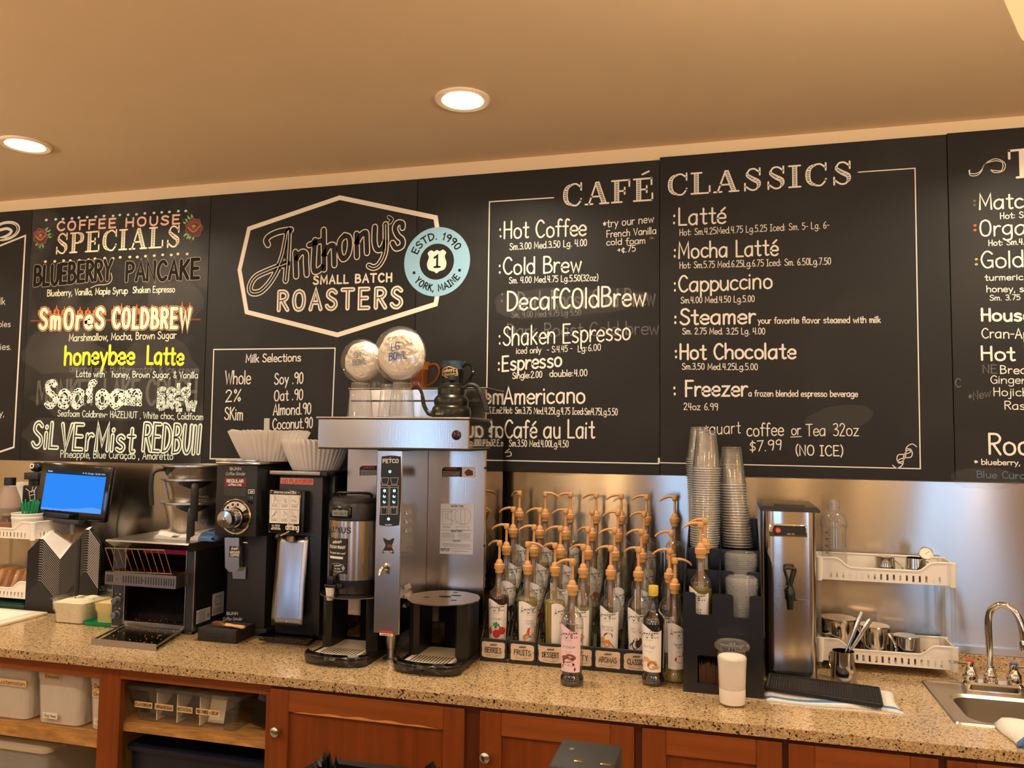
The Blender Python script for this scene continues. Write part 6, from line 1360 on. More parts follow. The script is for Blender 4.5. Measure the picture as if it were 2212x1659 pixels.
# ------------------------------------------------------------------ syrup bottles
pumpm = mat('tan_pump_plastic', '#cf9c62', .4); ringm = mat('yellow_ring_plastic', '#c79a52', .4); labm = mat('label_paper', '#efe9e1', .55)
pinkm = mat('pink_label_paper', '#eccbd2', .55)
_mesh = {}
def inst(name, key, make, mats, parent, loc=(0,0,0), rz=0., ang=.6):
    """object sharing the mesh of that key, in its parent's own space"""
    if key not in _mesh:
        o = build(name, make(), mats, parent, world=False, ang=ang); _mesh[key] = o.data
    else:
        o = bpy.data.objects.new(name, _mesh[key]); C.objects.link(o); o.parent = parent
    o.location = loc; o.rotation_euler = (0, 0, rz); return o
PROF = [(.001, .002), (.033, .001), (.0365, .005), (.0372, .014), (.0365, .022), (.0325, .030), (.0318, .036), (.0335, .09), (.0352, .165), (.0352, .186), (.0335, .199), (.0285, .209), (.021, .217), (.0155, .225), (.0135, .236), (.0122, .262), (.0120, .272), (.0138, .273), (.0138, .277), (.0120, .278), (.0120, .284)]
def body_r(z):
    for (r0, z0), (r1, z1) in zip(PROF[1:], PROF[2:]):
        if z0 <= z <= z1 and z1 > z0: return r0+(r1-r0)*(z-z0)/(z1-z0)
    return .03
def liq(level):
    def mk():
        pts = [(.001, .004)]+[(r-.0016, max(z, .004)) for r, z in PROF[1:] if z < level]+[(body_r(level)-.0016, level), (.001, level)]
        return G().lathe(pts, (0,0,0), 24)
    return mk
def lab_r(z): return body_r(z)+.0004
LA = 1.2           # half-width of a label in radians
def on_label(d=0.): return lambda u, z: ((lab_r(z)+d)*math.sin(u), -(lab_r(z)+d)*math.cos(u), z)
def label_mesh():
    g = G(); f = on_label(); n, m = 16, 10
    def zt(u): return .176+.010*math.sin((u+LA)/(2*LA)*5.2+.6)
    vs = [f(-LA+2*LA*i/n, .043+(zt(-LA+2*LA*i/n)-.043)*j/m) for i in range(n+1) for j in range(m+1)]; k = m+1
    return g.add(vs, [(i*k+j, (i+1)*k+j, (i+1)*k+j+1, i*k+j+1) for i in range(n) for j in range(m)])
def ell(g, u, z, ru, rz, mi, d=.0006, n=12, rot=0.):
    P = []
    for i in range(n):
        a = 2*PI*i/n; x, y = ru*math.cos(a), rz*math.sin(a); P.append((u+(x*math.cos(rot)-y*math.sin(rot))/.035, z+x*math.sin(rot)+y*math.cos(rot)))
    fan(g, P, on_label(d), mi)
def letter_mesh(flavour):
    def mk():
        g = G(); f = on_label(.0007)
        write(g, 'Amoretti', (-.92, .145), (.92, .149), .0225, .0030, f, 0, .0, gap=.3, slant=.12)
        ribbon(g, spline([(.05, .163), (.25, .170), (.5, .163)], 4), .0012, f)
        write(g, 'PREMIUM SYRUPS', (-.34, .138), (.36, .138), .0034, .0006, f, 1)
        for i, s in enumerate(flavour.split('/')):
            w = min(.62, .055*len(s)+.1); write(g, s, (-w, .117-.009*i), (w, .117-.009*i), .0075, .0011, f, 0, gap=.7)
        ribbon(g, spline([(-.35, .107-.009*(len(flavour.split('/'))-1)), (-.1, .1045-.009*(len(flavour.split('/'))-1)), (0, .1025-.009*(len(flavour.split('/'))-1)), (.1, .1045-.009*(len(flavour.split('/'))-1)), (.35, .107-.009*(len(flavour.split('/'))-1))], 3), .0007, f, 1)
        for z, w in ((.056, .7), (.0525, .55), (.047, .3)): fineprint(g, -w, w, z, 1, .004, 0, 1, .0007, to3=f) if False else ribbon(g, [(-w, z), (w, z)], .0007, f, 1, cap=0)
        return g
    return mk
PC = ['#c02a26', '#3f8a34', '#e98a2e', '#d9462c', '#2a2024', '#f2e6d2', '#b06a32', '#5a3226', '#8a4a30', '#e8c24a', '#d8a56a', '#e87a86']
pms = [mat('label_ink_%s' % c[1:], c, .6) for c in PC]
PICS = {
 'strawberry': [(-.15,.093,.016,.005,1,.4), (.1,.094,.014,.005,1,-.5), (0,.097,.010,.004,1,1.4), (-.55,.080,.008,.008,3), (.5,.083,.010,.010,0), (.05,.075,.011,.011,0)],
 'mango': [(.18,.088,.015,.011,3,.6), (-.05,.072,.017,.012,2,.2), (-.05,.072,.013,.001,8,.5), (-.05,.074,.012,.001,8,-.4)],
 'berry': [(-.2,.078,.010,.010,4), (.15,.076,.011,.011,4), (0,.088,.010,.010,4), (.3,.086,.010,.004,1,.5)],
 'melon': [(-.1,.080,.016,.012,1,.3), (-.1,.082,.014,.010,3,.3), (.3,.075,.010,.008,0)],
 'citrus': [(-.2,.078,.012,.012,9), (.2,.080,.012,.012,2), (0,.092,.012,.004,1,.3)],
 'nut': [(-.25,.080,.009,.008,10), (.1,.076,.010,.009,6), (.3,.084,.009,.008,10), (-.05,.088,.008,.007,6)],
 'mallow': [(.1,.090,.013,.010,8,.3), (.1,.087,.011,.008,5,.3), (0,.072,.010,.009,2), (-.4,.080,.008,.007,10), (.4,.070,.014,.0012,6,-.9)],
 'vanilla': [(0,.076,.009,.015,4,-.3), (.25,.080,.008,.014,7,-.3), (.1,.092,.008,.006,5), (-.3,.076,.012,.0015,4,.7)],
 'mint': [(0,.078,.014,.009,0), (-.2,.078,.0022,.008,5,.3), (.05,.078,.0022,.008,5,0), (.25,.078,.0022,.008,5,-.3), (.45,.090,.010,.008,0)],
 'cocoa': [(0,.064,.020,.009,7,-.15), (0,.074,.017,.005,4,-.1), (-.05,.083,.016,.006,7,.15), (.2,.090,.013,.007,8,-.2), (-.3,.088,.008,.005,8,.2)],
 'sugar': [(-.2,.076,.016,.010,10), (.25,.070,.013,.010,6), (.25,.078,.012,.004,10), (-.25,.084,.010,.005,10), (.5,.066,.010,.004,10)],
 'pine': [(-.1,.074,.015,.019,8,.3), (-.35,.072,.011,.017,9,.3), (.35,.080,.012,.004,1,.7), (.4,.074,.012,.004,1,-.3), (.3,.088,.010,.004,1,1.2)],
}
def pic_mesh(k):
    def mk():
        g = G()
        for i, q in enumerate(PICS[k]): ell(g, q[0]*1.25, .074+(q[1]-.078)*1.3, q[2]*1.3, q[3]*1.3, q[4], .0006+.0003*i, 12, q[5] if len(q) > 5 else 0)
        return g
    return mk
def pump_mesh():
    g = G()
    g.lathe([(.0142, .2725), (.0142, .285)], (0,0,0), 20, 1).lathe([(.0001, .2852), (.0172, .2852), (.0178, .288), (.0178, .301), (.0160, .303), (.0128, .3035), (.0120, .310), (.0090, .316), (.0068, .319), (.0001, .319)], (0,0,0), 20, 0)
    g.lathe([(.0048, .319), (.0045, .362), (.0085, .365), (.0100, .369), (.0100, .380), (.0080, .384), (.0001, .385)], (0,0,0), 16, 0)
    g.tube(spline([(.002, 0, .3775), (-.018, 0, .3790), (-.036, 0, .3745), (-.050, 0, .3665), (-.0555, 0, .3600)], 4), [.0064]*5+[.0056]*4+[.0047]*4+[.0038]*3+[.0035], 8, 0, True, .8)
    g.lathe([(.005, .03), (.005, .15), (.0085, .155), (.0085, .284)], (0,0,0), 12, 2)
    return g
def syrup(x, y, z, colour, level, flavour, pic, label, rz=0., prz=0., pump=True, paper=None, group=None, body=.35, turn=0.):
    t = thing('syrup_bottle', label, 'syrup bottle', (x, y, z), rz, group)
    inst('bottle_glass', 'glass', lambda: G().lathe(PROF, (0,0,0), 28), bglass, t, ang=1.2)
    if colour: inst('syrup', 'liq%.3f%s' % (level, colour), liq(level), liquid('syrup_'+colour[1:], colour, body), t, ang=1.0)
    if flavour is not None:
        lb = inst('bottle_label', 'lab' if paper is None else 'lab'+paper.name, label_mesh, paper or labm, t, rz=turn)
        inst('label_lettering', 'let'+flavour, letter_mesh(flavour), [ink, grey], lb)
        if pic: inst('label_picture', 'pic'+pic, pic_mesh(pic), pms, lb)
    if pump: inst('pump', 'pump', pump_mesh, [pumpm, ringm, mat('brown_dip_tube', '#94785a', .5)], t, rz=prz-rz)
    return t
COLX = [-.779, -.677, -.580, -.482, -.388, -.295, -.193]
ROWY = [-.36, -.27, -.18, -.09]; ROWZ = [.932, .981, 1.034, 1.0875]
BINS = ['BERRIES', 'FRUITS', 'DESSERT', 'NUTTY', 'AROMAS', 'CLASSICS', 'CLASSICS']
bn = ['berries', 'fruits', 'dessert', 'nutty', 'aromas', 'classics', 'end']
rows_ = ['front row', 'second row', 'third row', 'back row']
# colour, level, flavour, picture, bottle turn, pump turn
DATA = {
 'A': [('#5a0d14', .192, 'Wild Strawberry', 'strawberry', 0, .55), ('#2a0a12', .165, 'Black Cherry', 'berry', .9, 0.05), ('#3a1a1c', .04, 'Blackberry/Mure', 'berry', .35, .1), ('#47202c', .10, 'Blueberry', 'berry', .6, .75)],
 'B': [('#cfc27a', .190, 'Mango / Mangue', 'mango', .5, 3.5), ('#dccfae', .03, 'Watermelon', 'melon', .7, 0), ('#c9b56c', .178, 'Peach', 'citrus', .6, .2), ('#b01c22', .175, 'Raspberry', None, .5, 3.15)],
 'C': [('#c8b054', .188, 'Banana', None, 1.1, .5), ('#d9cfae', .02, 'Coconut', None, -.1, .1), ('#cfc7a4', .07, 'Key Lime', None, .7, .25), ('#8a6a2c', .196, 'Caramel', None, 1.3, .05)],
 'D': [('#cfcc94', .172, 'Hazelnut/Noisette', 'nut', -.4, .5), ('#d8d0b0', .05, 'Macadamia', None, -1.3, .7), ('#d0c8a8', .05, 'Praline', 'nut', .6, 1.5), ('#cfc8b4', .03, None, None, 0, .3)],
 'E': [('#6e2c10', .085, 'Toasted Marshmallow/Guimauve Grillee', 'mallow', -.25, .3), ('#c9bd78', .10, 'Almond', None, 1.2, .05), ('#cfc9a8', .05, 'Lavender', None, -.9, .1), ('#d5cfba', .03, None, None, 0, .1)],
 'F': [('#d2a486', .03, 'Vanilla / Vanille', 'vanilla', -.2, .45), ('#c8b890', .14, 'French Vanilla', None, .6, .3), ('#cfc48a', .12, 'Cane Sugar', None, 1.2, .35), ('#c9bf9a', .05, 'Cinnamon', None, .9, .15)],
 'G': [('#c7bd90', .03, 'Pistachio', None, -.8, .15), ('#8c7c74', .03, 'Irish Cream', None, .9, .1), None, ('#4a2412', .07, None, None, 0, .2)],
}
for ci, k in enumerate('ABCDEFG'):
    for ri, q in enumerate(DATA[k]):
        if q is None: continue
        lab = 'syrup bottle with a tan pump, %s of the %s column' % (rows_[ri], bn[ci] if k != 'G' else 'end') + (' beside the black organiser' if k == 'G' else ' in the tiered rack')
        if ri == 0 and k in 'ABCEF': lab = {'A': 'dark red wild strawberry syrup bottle, front of the berries column', 'B': 'pale yellow mango syrup bottle, front of the fruits column', 'C': 'cloudy yellow syrup bottle, front of the dessert column', 'E': 'nearly empty toasted marshmallow syrup bottle, front of the aromas column', 'F': 'clear vanilla syrup bottle, front of the classics column'}[k]
        syrup(COLX[ci], ROWY[ri], ROWZ[ri], q[0], q[1], q[2], q[3], lab, 0, -q[5] if q[5] < 3 else q[5], group='syrup bottles in the tiered rack', turn=q[4], body=.6 if k == 'C' and ri == 0 else .35)
syrup(-.477, -.578, CT, '#140908', .052, 'Dark Chocolate', 'cocoa', 'nearly empty dark chocolate syrup bottle with a pink label, alone at the counter front', 0, -.15, paper=pinkm, turn=-.18, body=.97)
t = syrup(-.233, -.500, CT, '#0c0605', .226, 'Brown Sugar', 'sugar', 'full black brown sugar syrup bottle with a yellow screw cap', 0, 0, pump=False, turn=-.35, body=.97)
inst('screw_cap', 'screwcap', lambda: G().lathe([(.0001, .302), (.0145, .302), (.0155, .300), (.0155, .279), (.0148, .278), (.0148, .272), (.013, .272)], (0,0,0), 28), mat('yellow_cap', '#d3b23e', .4), t)
syrup(-.170, -.448, CT, '#d8c36c', .046, 'Peppermint/Menthe', 'mint', 'peppermint syrup bottle with little yellow syrup, beside the black organiser', 0, 3.6, turn=.55)

# tiered wire bins
wire = mat('black_wire', '#141313', .4, .3)
tagp = mat('tag_paper', '#cdb79c', .8, var=.18, vscale=40)
def bin_(ci):
    x = COLX[ci]; w = .0475
    word = BINS[ci] if ci < 6 else None
    t = thing('syrup_bin', ('black tiered wire bin with the paper tag reading %s' % word) if word else 'black tiered wire bin without a visible tag, next to the black organiser', 'syrup bin', (x, -.24, CT), group='tiered bins of syrup bottles')
    fp = build('front_panel', G().rbox(x-w, x+w, -.421, -.416, CT, CT+.077, .0015, 0, 1), blkm, t)
    g = G()
    for ri in range(4):
        y0, y1 = ROWY[ri]-.043, ROWY[ri]+.043; z = ROWZ[ri]-.0035
        for y in (y0+.004, (y0+y1)/2-.014, (y0+y1)/2+.014, y1-.004): g.rod((x-w+.002, y, z), (x+w-.002, y, z), .0022, 6)
        for xx in (x-w+.003, x+w-.003): g.rod((xx, y0, z), (xx, y1, z), .0022, 6)
        for xx in (x-w+.003, x+w-.003): g.rod((xx, y1, z), (xx, y1, (ROWZ[ri+1]-.0035) if ri < 3 else z+.07), .0022, 6)
    build('tier_wires', g, wire, t)
    for xx in (x-w+.003, x+w-.003):
        g = G().tube([(xx, -.414, CT+.07), (xx, -.36, 1.035), (xx, -.05, 1.215), (xx, -.046, 1.09)], .0026, 6).tube([(xx, -.414, CT+.076), (xx, -.35, 1.075), (xx, -.05, 1.255), (xx, -.045, 1.2)], .0026, 6)
        build('side_wire', g, wire, t)
    g = G()
    for xx in (x-w+.003, x+w-.003): g.rod((xx, -.048, CT), (xx, -.048, 1.09), .0024, 6)
    build('rear_legs', g, wire, t)
    if ci < 6:
        q = random.Random(ci); a = .040; zc = CT+.040; h = .0265
        P = [(x-a, zc-h+q.uniform(0, .006)), (x-a*.5, zc-h), (x+a*.6, zc-h), (x+a, zc-h+q.uniform(0, .006)), (x+a*.99, zc), (x+a, zc+h-q.uniform(0, .006)), (x+a*.5, zc+h), (x-a*.5, zc+h), (x-a, zc+h-q.uniform(0, .006)), (x-a*.99, zc)]
        g = G(); fan(g, spline(P, 2, True), face(-.421, .0008)); tg = build('paper_tag', g, tagp, fp, flat=True)
        g = G(); L = min(.029, .0052*len(word)+.002)
        write(g, word, (x-L, zc-.009), (x+L, zc-.009), .0165, .0024, face(-.421, .0013), 0, .03, gap=1.1); write(g, "Anthony's", (x-.012, zc+.014), (x+.012, zc+.016), .0055, .0012, face(-.421, .0013), 0, gap=.3, slant=.2)
        ribbon(g, spline([(x-.026, zc-.017), (x, zc-.0215), (x+.026, zc-.017)], 4), .0008, face(-.421, .0013)); ribbon(g, spline([(x-.022, zc+.010), (x-.018, zc-.004), (x-.022, zc-.016)], 4), .0006, face(-.421, .0013))
        build('tag_lettering', g, ink, tg, flat=True)
        if ci == 2: g = G(); write(g, 'S', (x-.043, CT+.058), (x-.036, CT+.058), .012, .0018, face(-.421, .0016)); build('chalk_letter', g, chalk, fp, flat=True)
    return t
for i in range(7): bin_(i)

# ------------------------------------------------------------------ black cup and lid organiser
ob = mat('black_acrylic', '#15161a', .32, spec=.5)
OX0, OX1, OY0, OY1 = -.139, .094, -.553, -.105
t = thing('cup_organizer', 'black counter organiser holding clear cups, lids and a syrup bottle', 'organizer', ((OX0+OX1)/2, -.33, CT))
th = .004; xm = (OX0+OX1)/2-.008
def panel(x0, x1, z0, z1, y, cuts):
    """upright panel with U-shaped finger slots cut from its top: cuts = [(xa, xb, zbottom)]"""
    P = [(x0, z0), (x1, z0), (x1, z1)]
    for a, b, zb in sorted(cuts, key=lambda c: -c[0]):
        r = .006; P += [(b+r, z1), (b, z1-r), (b, zb+r), (b-r*.3, zb+r*.3), (b-r, zb), (a+r, zb), (a+r*.3, zb+r*.3), (a, zb+r), (a, z1-r), (a-r, z1)]
    P.append((x0, z1)); return G().prism(P, 'y', y, y+th)
def PX(px, py, Y): return on_wall(px, py, Y)
zf = 1.212
sl = [(PX(1503, 1300, OY0).x, PX(1538, 1300, OY0).x, PX(1520, 1328, OY0).z), (PX(1584, 1300, OY0).x, PX(1619, 1300, OY0).x, PX(1600, 1335, OY0).z)]
# front panel: two strips around the low sleeve slot, and the slotted upper part
wz0, wz1 = CT+.030, CT+.112; wx0, wx1 = PX(1507, 1450, OY0).x, PX(1562, 1450, OY0).x
build('front_panel', panel(OX0, OX1, wz1, zf, OY0, sl).box(OX0, OX1, OY0, OY0+th, CT, wz0).box(OX0, wx0, OY0, OY0+th, wz0, wz1).box(wx1, OX1, OY0, OY0+th, wz0, wz1), ob, t, flat=True)
build('inner_panel', panel(OX0+th, OX1-th, CT+.12, 1.262, -.425, [(PX(1586, 1270, -.425).x, PX(1612, 1270, -.425).x, 1.19)]), ob, t, flat=True)
build('inner_panel', panel(OX0+th, OX1-th, CT+.12, 1.315, -.318, []), ob, t, flat=True)
build('back_panel', panel(OX0, OX1, CT, 1.40, OY1, []), ob, t, flat=True)
for x in (OX0, xm-.002, OX1-th):
    build('side_panel' if x != xm-.002 else 'divider', G().prism([(OY0+th, CT), (OY1, CT), (OY1, 1.40), (OY1-.02, 1.40), (OY0+th, zf-.002)], 'x', x, x+th), ob, t, flat=True)
build('shelf', G().box(OX0+th, OX1-th, OY0+th, OY1, CT+.114, CT+.118), ob, t, flat=True)
build('slot_back', G().box(wx0-.01, wx1+.02, -.47, -.466, CT, CT+.113), ob, t, flat=True)
slv = mat('kraft_sleeve', '#5d3c28', .8); 
for i in range(17):
    x = wx0+.004+i*.0034
    o = build('cup_sleeve', G().box(x, x+.0022, OY0+.010+random.uniform(0, .006), -.475, CT+.001, CT+.082+random.uniform(-.004, .008)), slv, None, loc=(x, -.51, CT+.001), flat=True); tag(o, 'flat brown cup sleeve in the low slot of the black organiser', 'cup sleeve', 'brown cup sleeves in the organiser slot')
syrup(-.088, -.492, 1.036, '#c9b44e', .178, 'Pineapple / Ananas', 'pine', 'pineapple syrup bottle standing in the front pocket of the black organiser', 0, -.1, turn=-.45)
syrup(-.078, -.372, 1.036, '#0f5f9c', .20, None, None, 'bright blue syrup bottle behind the pineapple bottle in the organiser', 0, -.15)
cupt = clear('cup_stack_plastic', (.975,.975,.97), .06, 1.5, .03, edge=.75)
cup_l = cup_lathe(.0495, .0315, .130)
def cup_stack(c, n, pit, lean, label, top_label, grp, sc=1.):
    me = None
    for i in range(n):
        loc = (c[0]+lean*i, c[1], c[2]+pit*i)
        if me is None: o = build('clear_cup', cup_l, [cupt, rimm], None, loc=loc, world=False, ang=1.0); me = o.data
        else: o = bpy.data.objects.new('clear_cup', me); C.objects.link(o); o.location = loc
        o.scale = (sc, sc, sc); tag(o, label if i < n-1 else top_label, 'cup', grp)
cup_stack((-.0915, -.158, 1.262), 45, .0078, -.0003, 'clear cup nested in the tall rear stack at the left of the organiser', 'top cup of the tall rear stack in the organiser', 'cups in the left rear stack', .9)
cup_stack((-.0835, -.262, 1.262), 41, .0079, .0002, 'clear cup nested in the tall front stack at the left of the organiser', 'top cup of the tall front stack in the organiser', 'cups in the left front stack')
cup_stack((.026, -.235, 1.317), 24, .0090, -.0008, 'clear cup nested in the shorter right stack of the organiser', 'top cup of the shorter right stack in the organiser', 'cups in the right stack')
lidm = clear('lid_plastic', (.965,.97,.97), .06, 1.5, .10, edge=.8)
def lid_mesh(r): return G().lathe([(r, 0), (r+.001, .003), (r-.003, .005), (r-.006, .0095), (r-.010, .0095), (r-.012, .006), (.012, .006), (.010, .0075), (.001, .0075)], (0,0,0), 32)
def lid_stack(c, n, r, pit, label, grp):
    me = None
    for i in range(n):
        loc = (c[0]+random.uniform(-.0008, .0008), c[1]+random.uniform(-.0008, .0008), c[2]+pit*i)
        if me is None: o = build('cup_cover', lid_mesh(r), lidm, None, loc=loc, world=False, ang=.5); me = o.data
        else: o = bpy.data.objects.new('cup_cover', me); C.objects.link(o); o.location = loc
        tag(o, label, 'lid', grp)
lid_stack((.034, -.365, 1.034), 44, .0505, .0063, 'clear lid in the taller stack behind the front lids of the organiser', 'lids in the taller stack')
lid_stack((.034, -.487, 1.034), 36, .0478, .0061, 'clear lid in the front stack seen through the organiser slot', 'lids in the front stack')
# ------------------------------------------------------------------ cup of white powder
c = (.004, -.627, CT)
t = thing('powder_cup', 'clear lidded cup filled with white powder at the front of the counter', 'cup', c)
build('cup_body', G().lathe([(.001, .003), (.0345, .003), (.0365, .001), (.0375, .006), (.0385, .045), (.0372, .047), (.0385, .049), (.0400, .10), (.0425, .135), (.0462, .160), (.0475, .163), (.0475, .166)], c, 36), glass, t)
pw_ = mat('white_powder', '#efe6da', .9, spec=.05)
g = G().lathe([(.001, .004), (.034, .004), (.0365, .006), (.0375, .045), (.0366, .047), (.0375, .049), (.0390, .10), (.0412, .132), (.038, .137), (.02, .140), (.001, .143)], c, 36); build('powder', g, pw_, t)
build('cup_lid', G().lathe([(.0480, .158), (.0490, .166), (.0490, .171), (.046, .174), (.043, .1775), (.040, .1775), (.038, .173), (.012, .172), (.009, .174), (.001, .174)], c, 40), clear('clear_lid', (.96,.96,.96), .05, 1.5, .06), t)
build('lid_ribs', (lambda g: [g.rod((c[0]+.0487*math.cos(a), c[1]+.0487*math.sin(a), c[2]+.160), (c[0]+.0487*math.cos(a), c[1]+.0487*math.sin(a), c[2]+.170), .0011, 5) for a in [2*PI*i/36 for i in range(36)]] and g)(G()), acryl, t)

# ------------------------------------------------------------------ iced tea dispenser
t = thing('tea_dispenser', 'tall narrow polished steel tea dispenser with a black tap and lid', 'drink dispenser', (.188, -.2, CT))
ps = mat('mirror_dispenser_steel', '#cac4bb', .14, 1, bump=.05, bscale=7, aniso=.8)
x0, x1, y0, y1 = .112, .266, -.345, -.065
build('tank', shell(G(), [(x0, x1, y0, y1, .024, CT+.002), (x0, x1, y0, y1, .024, 1.448)], 0, True, True), ps, t)
g = shell(G(), [(x0-.016, x1+.012, y0-.014, y1+.008, .008, 1.4485), (x0-.016, x1+.012, y0-.014, y1+.008, .008, 1.456), (x0-.008, x1+.004, y0-.006, y1, .008, 1.4635)], 0, True, True); build('lid', g, mat('dark_lid', '#2b2622', .35), t, ang=.4); build('lid_panel', G().rbox(x0+.03, x1-.03, y0+.03, y0+.16, 1.4637, 1.4655, .0008), mat('dark_lid', '#2b2622'), t)
build('seam_line', G().box(x0+.022, x1-.022, y0-.0009, y0-.0002, 1.171, 1.1725), satin, t, flat=True)
Yt = y0
a, b_ = pw(1661, 1158, Yt), pw(1743, 1134, Yt); xb0, xb1, zb0, zb1 = a[0], min(b_[0], x1-.012), a[1], b_[1]
bp = build('badge_plate', G().rbox(xb0, xb1, Yt-.006, Yt-.0005, zb0, zb1, .003), chrome, t)
g = G(); P = [(xb0+.010, (zb0+zb1)/2), (xb0+.016, zb1-.004), (xb0+.03, zb1-.0045), (xb0+.05, zb1-.005), (xb1-.004, zb1-.004), (xb1-.004, zb0+.007), (xb0+.06, zb0+.0065), (xb0+.016, zb0+.004)]; fan(g, P, face(Yt-.006, .0006)); bk = build('badge_label', g, ink, bp, flat=True)
g = G(); cxb = (xb0+.028, (zb0+zb1)/2+.0005); fan(g, [(cxb[0]+.0085*math.cos(k*PI/8), cxb[1]+.0085*math.sin(k*PI/8)) for k in range(16)], face(Yt-.006, .001)); build('red_emblem', g, mat('orange_red', '#d0502a', .5), bk, flat=True)
g = G(); wr(g, 'M', cxb[0]-.004, cxb[1]-.004, cxb[0]+.004, cxb[1]-.004, .007, .0012, Yt-.006, d=.0014); wr(g, 'ICED TEA', xb0+.055, zb0+.0085, xb0+.078, zb0+.0085, .0035, .0007, Yt-.006, d=.0014); build('badge_lettering', g, tape, bk, flat=True)
v = on_wall(1705, 1284, Yt)
tp = build('tap', front(G(), [(.016, .0), (.016, .006), (.010, .008), (.010, .030), (.0001, .030)], (v.x, Yt, v.z+.012), 20).lathe([(.0095, -.040), (.0105, -.015), (.0155, -.006), (.0155, .014), (.0125, .020), (.010, .034), (.001, .036)], (v.x, Yt-.036, v.z), 20).lathe([(.0001, -.040), (.0095, -.040)], (v.x, Yt-.036, v.z), 20), blk, t)
g = G(); P = [(v.x-.0015, v.z+.030), (v.x-.010, v.z+.062), (v.x-.016, v.z+.083), (v.x-.012, v.z+.088), (v.x+.012, v.z+.088), (v.x+.016, v.z+.083), (v.x+.010, v.z+.062), (v.x+.0015, v.z+.030)]
g.tube([(x, Yt-.038, z) for x, z in spline(P, 3)], .0044, 8); build('tap_handle', g, blk, tp); build('tap_wing', G().rbox(v.x+.012, v.x+.021, Yt-.040, Yt-.032, v.z-.012, v.z-.006, .001), blk, tp)
# drips on the tank
g = G(); R_ = random.Random(12)
for i in range(150): x, z = R_.uniform(x0+.025, x1-.025), 1.185+abs(R_.gauss(0, .045)); r = R_.uniform(.0007, .0018); g.ball((x, Yt-.0004, z), r, 5, 0, 1, 1, .4) if z < 1.31 else None
for i in range(26): x = R_.uniform(x0+.022, x1-.022); z = 1.165-R_.uniform(0, .03); g.ball((x, Yt-.0004, z), .0014, 5, 0, 5, 1, .4)
o = build('condensation', g, clear('water_drops', (1,1,1), .02, 1.33), t); o['kind'] = 'stuff'

# ------------------------------------------------------------------ towel, bar mat, frothing pitcher
folded_towel('bar_towel', 'white towel with blue stripes under the black bar mat', .100, .468, -.585, -.372, CT, .013, lambda u, v: 1 if (.07 < v < .2 or .80 < v < .86) else 0, 11)
t = thing('bar_mat', 'black ribbed rubber bar mat lying on the towel', 'bar mat', (.26, -.48, CT+.0135))
P = [(.103, -.507), (.412, -.578), (.430, -.412), (.118, -.362)]; z = CT+.0138
build('mat_base', G().prism(P, 'z', z, z+.007), blkm, t, flat=True)
g = G(); n = 44
for i in range(n):
    u = (i+.5)/n; a = Vector((*P[0], 0)).lerp(Vector((*P[1], 0)), u); b_ = Vector((*P[3], 0)).lerp(Vector((*P[2], 0)), u); a2 = a.lerp(b_, .07); b2 = a.lerp(b_, .93); g.rod((a2.x, a2.y, z+.0085), (b2.x, b2.y, z+.0085), .0019, 5)
build('mat_ribs', g, blkm, t)
def rim_(a, b_): return G().rod((a[0], a[1], z+.008), (b_[0], b_[1], z+.008), .0035, 6)
g = G()
for i in range(4): g.join(rim_(P[i], P[(i+1) % 4]))
build('mat_rim', g, blkm, t)
def pitcher(c, r0, r1, h, label, up=True, ang=0., handle=True):
    t = thing('steel_pitcher', label, 'pitcher', c, group='steel frothing pitchers')
    pr = [(.001, .001), (r0-.003, 0), (r0, .003), (r0*.995, h*.3), (r0+(r1-r0)*.6, h*.65), (r1, h), (r1-.0012, h), (r0+(r1-r0)*.6-.0012, h*.65), (r0-.002, .004), (.001, .003)]
    if not up: pr = [(r, h-zz) for r, zz in pr]
    build('pitcher_body', G().lathe(pr, c, 36), chrome_p, t)
    if handle:
        d = Vector((math.cos(ang), math.sin(ang), 0)); f = (lambda zz: zz) if up else (lambda zz: h-zz)
        P = [Vector(c)+d*rr+Vector((0, 0, f(zz))) for rr, zz in ((r1*.98, h*.86), (r1+h*.16, h*.84), (r1+h*.26, h*.72), (r1+h*.24, h*.42), (r0*1.01, h*.16))]
        build('pitcher_handle', G().tube(spline(P, 3), h*.055, 8, 0, True, .45), chrome_p, t)
    return t
chrome_p = mat('pitcher_steel', '#c2bcb2', .09, 1)
t = pitcher((.346, -.300, CT), .0385, .033, .097, 'small open steel pitcher standing on the counter with tongs in it', True, 2.2)
t = thing('tongs', 'steel serving tongs leaning in the open pitcher on the counter', 'tongs', (.355, -.30, CT+.02))
build('tongs_arm', G().tube([(.345, -.300, CT+.008), (.368, -.302, CT+.10), (.425, -.305, CT+.197), (.428, -.305, CT+.202)], [.004, .005, .0075, .006], 8, 0, True, .35), steel, t); build('tongs_arm', G().tube([(.340, -.292, CT+.008), (.360, -.285, CT+.10), (.406, -.275, CT+.212), (.408, -.275, CT+.216)], [.004, .005, .0070, .005], 8, 0, True, .35), steel, t)

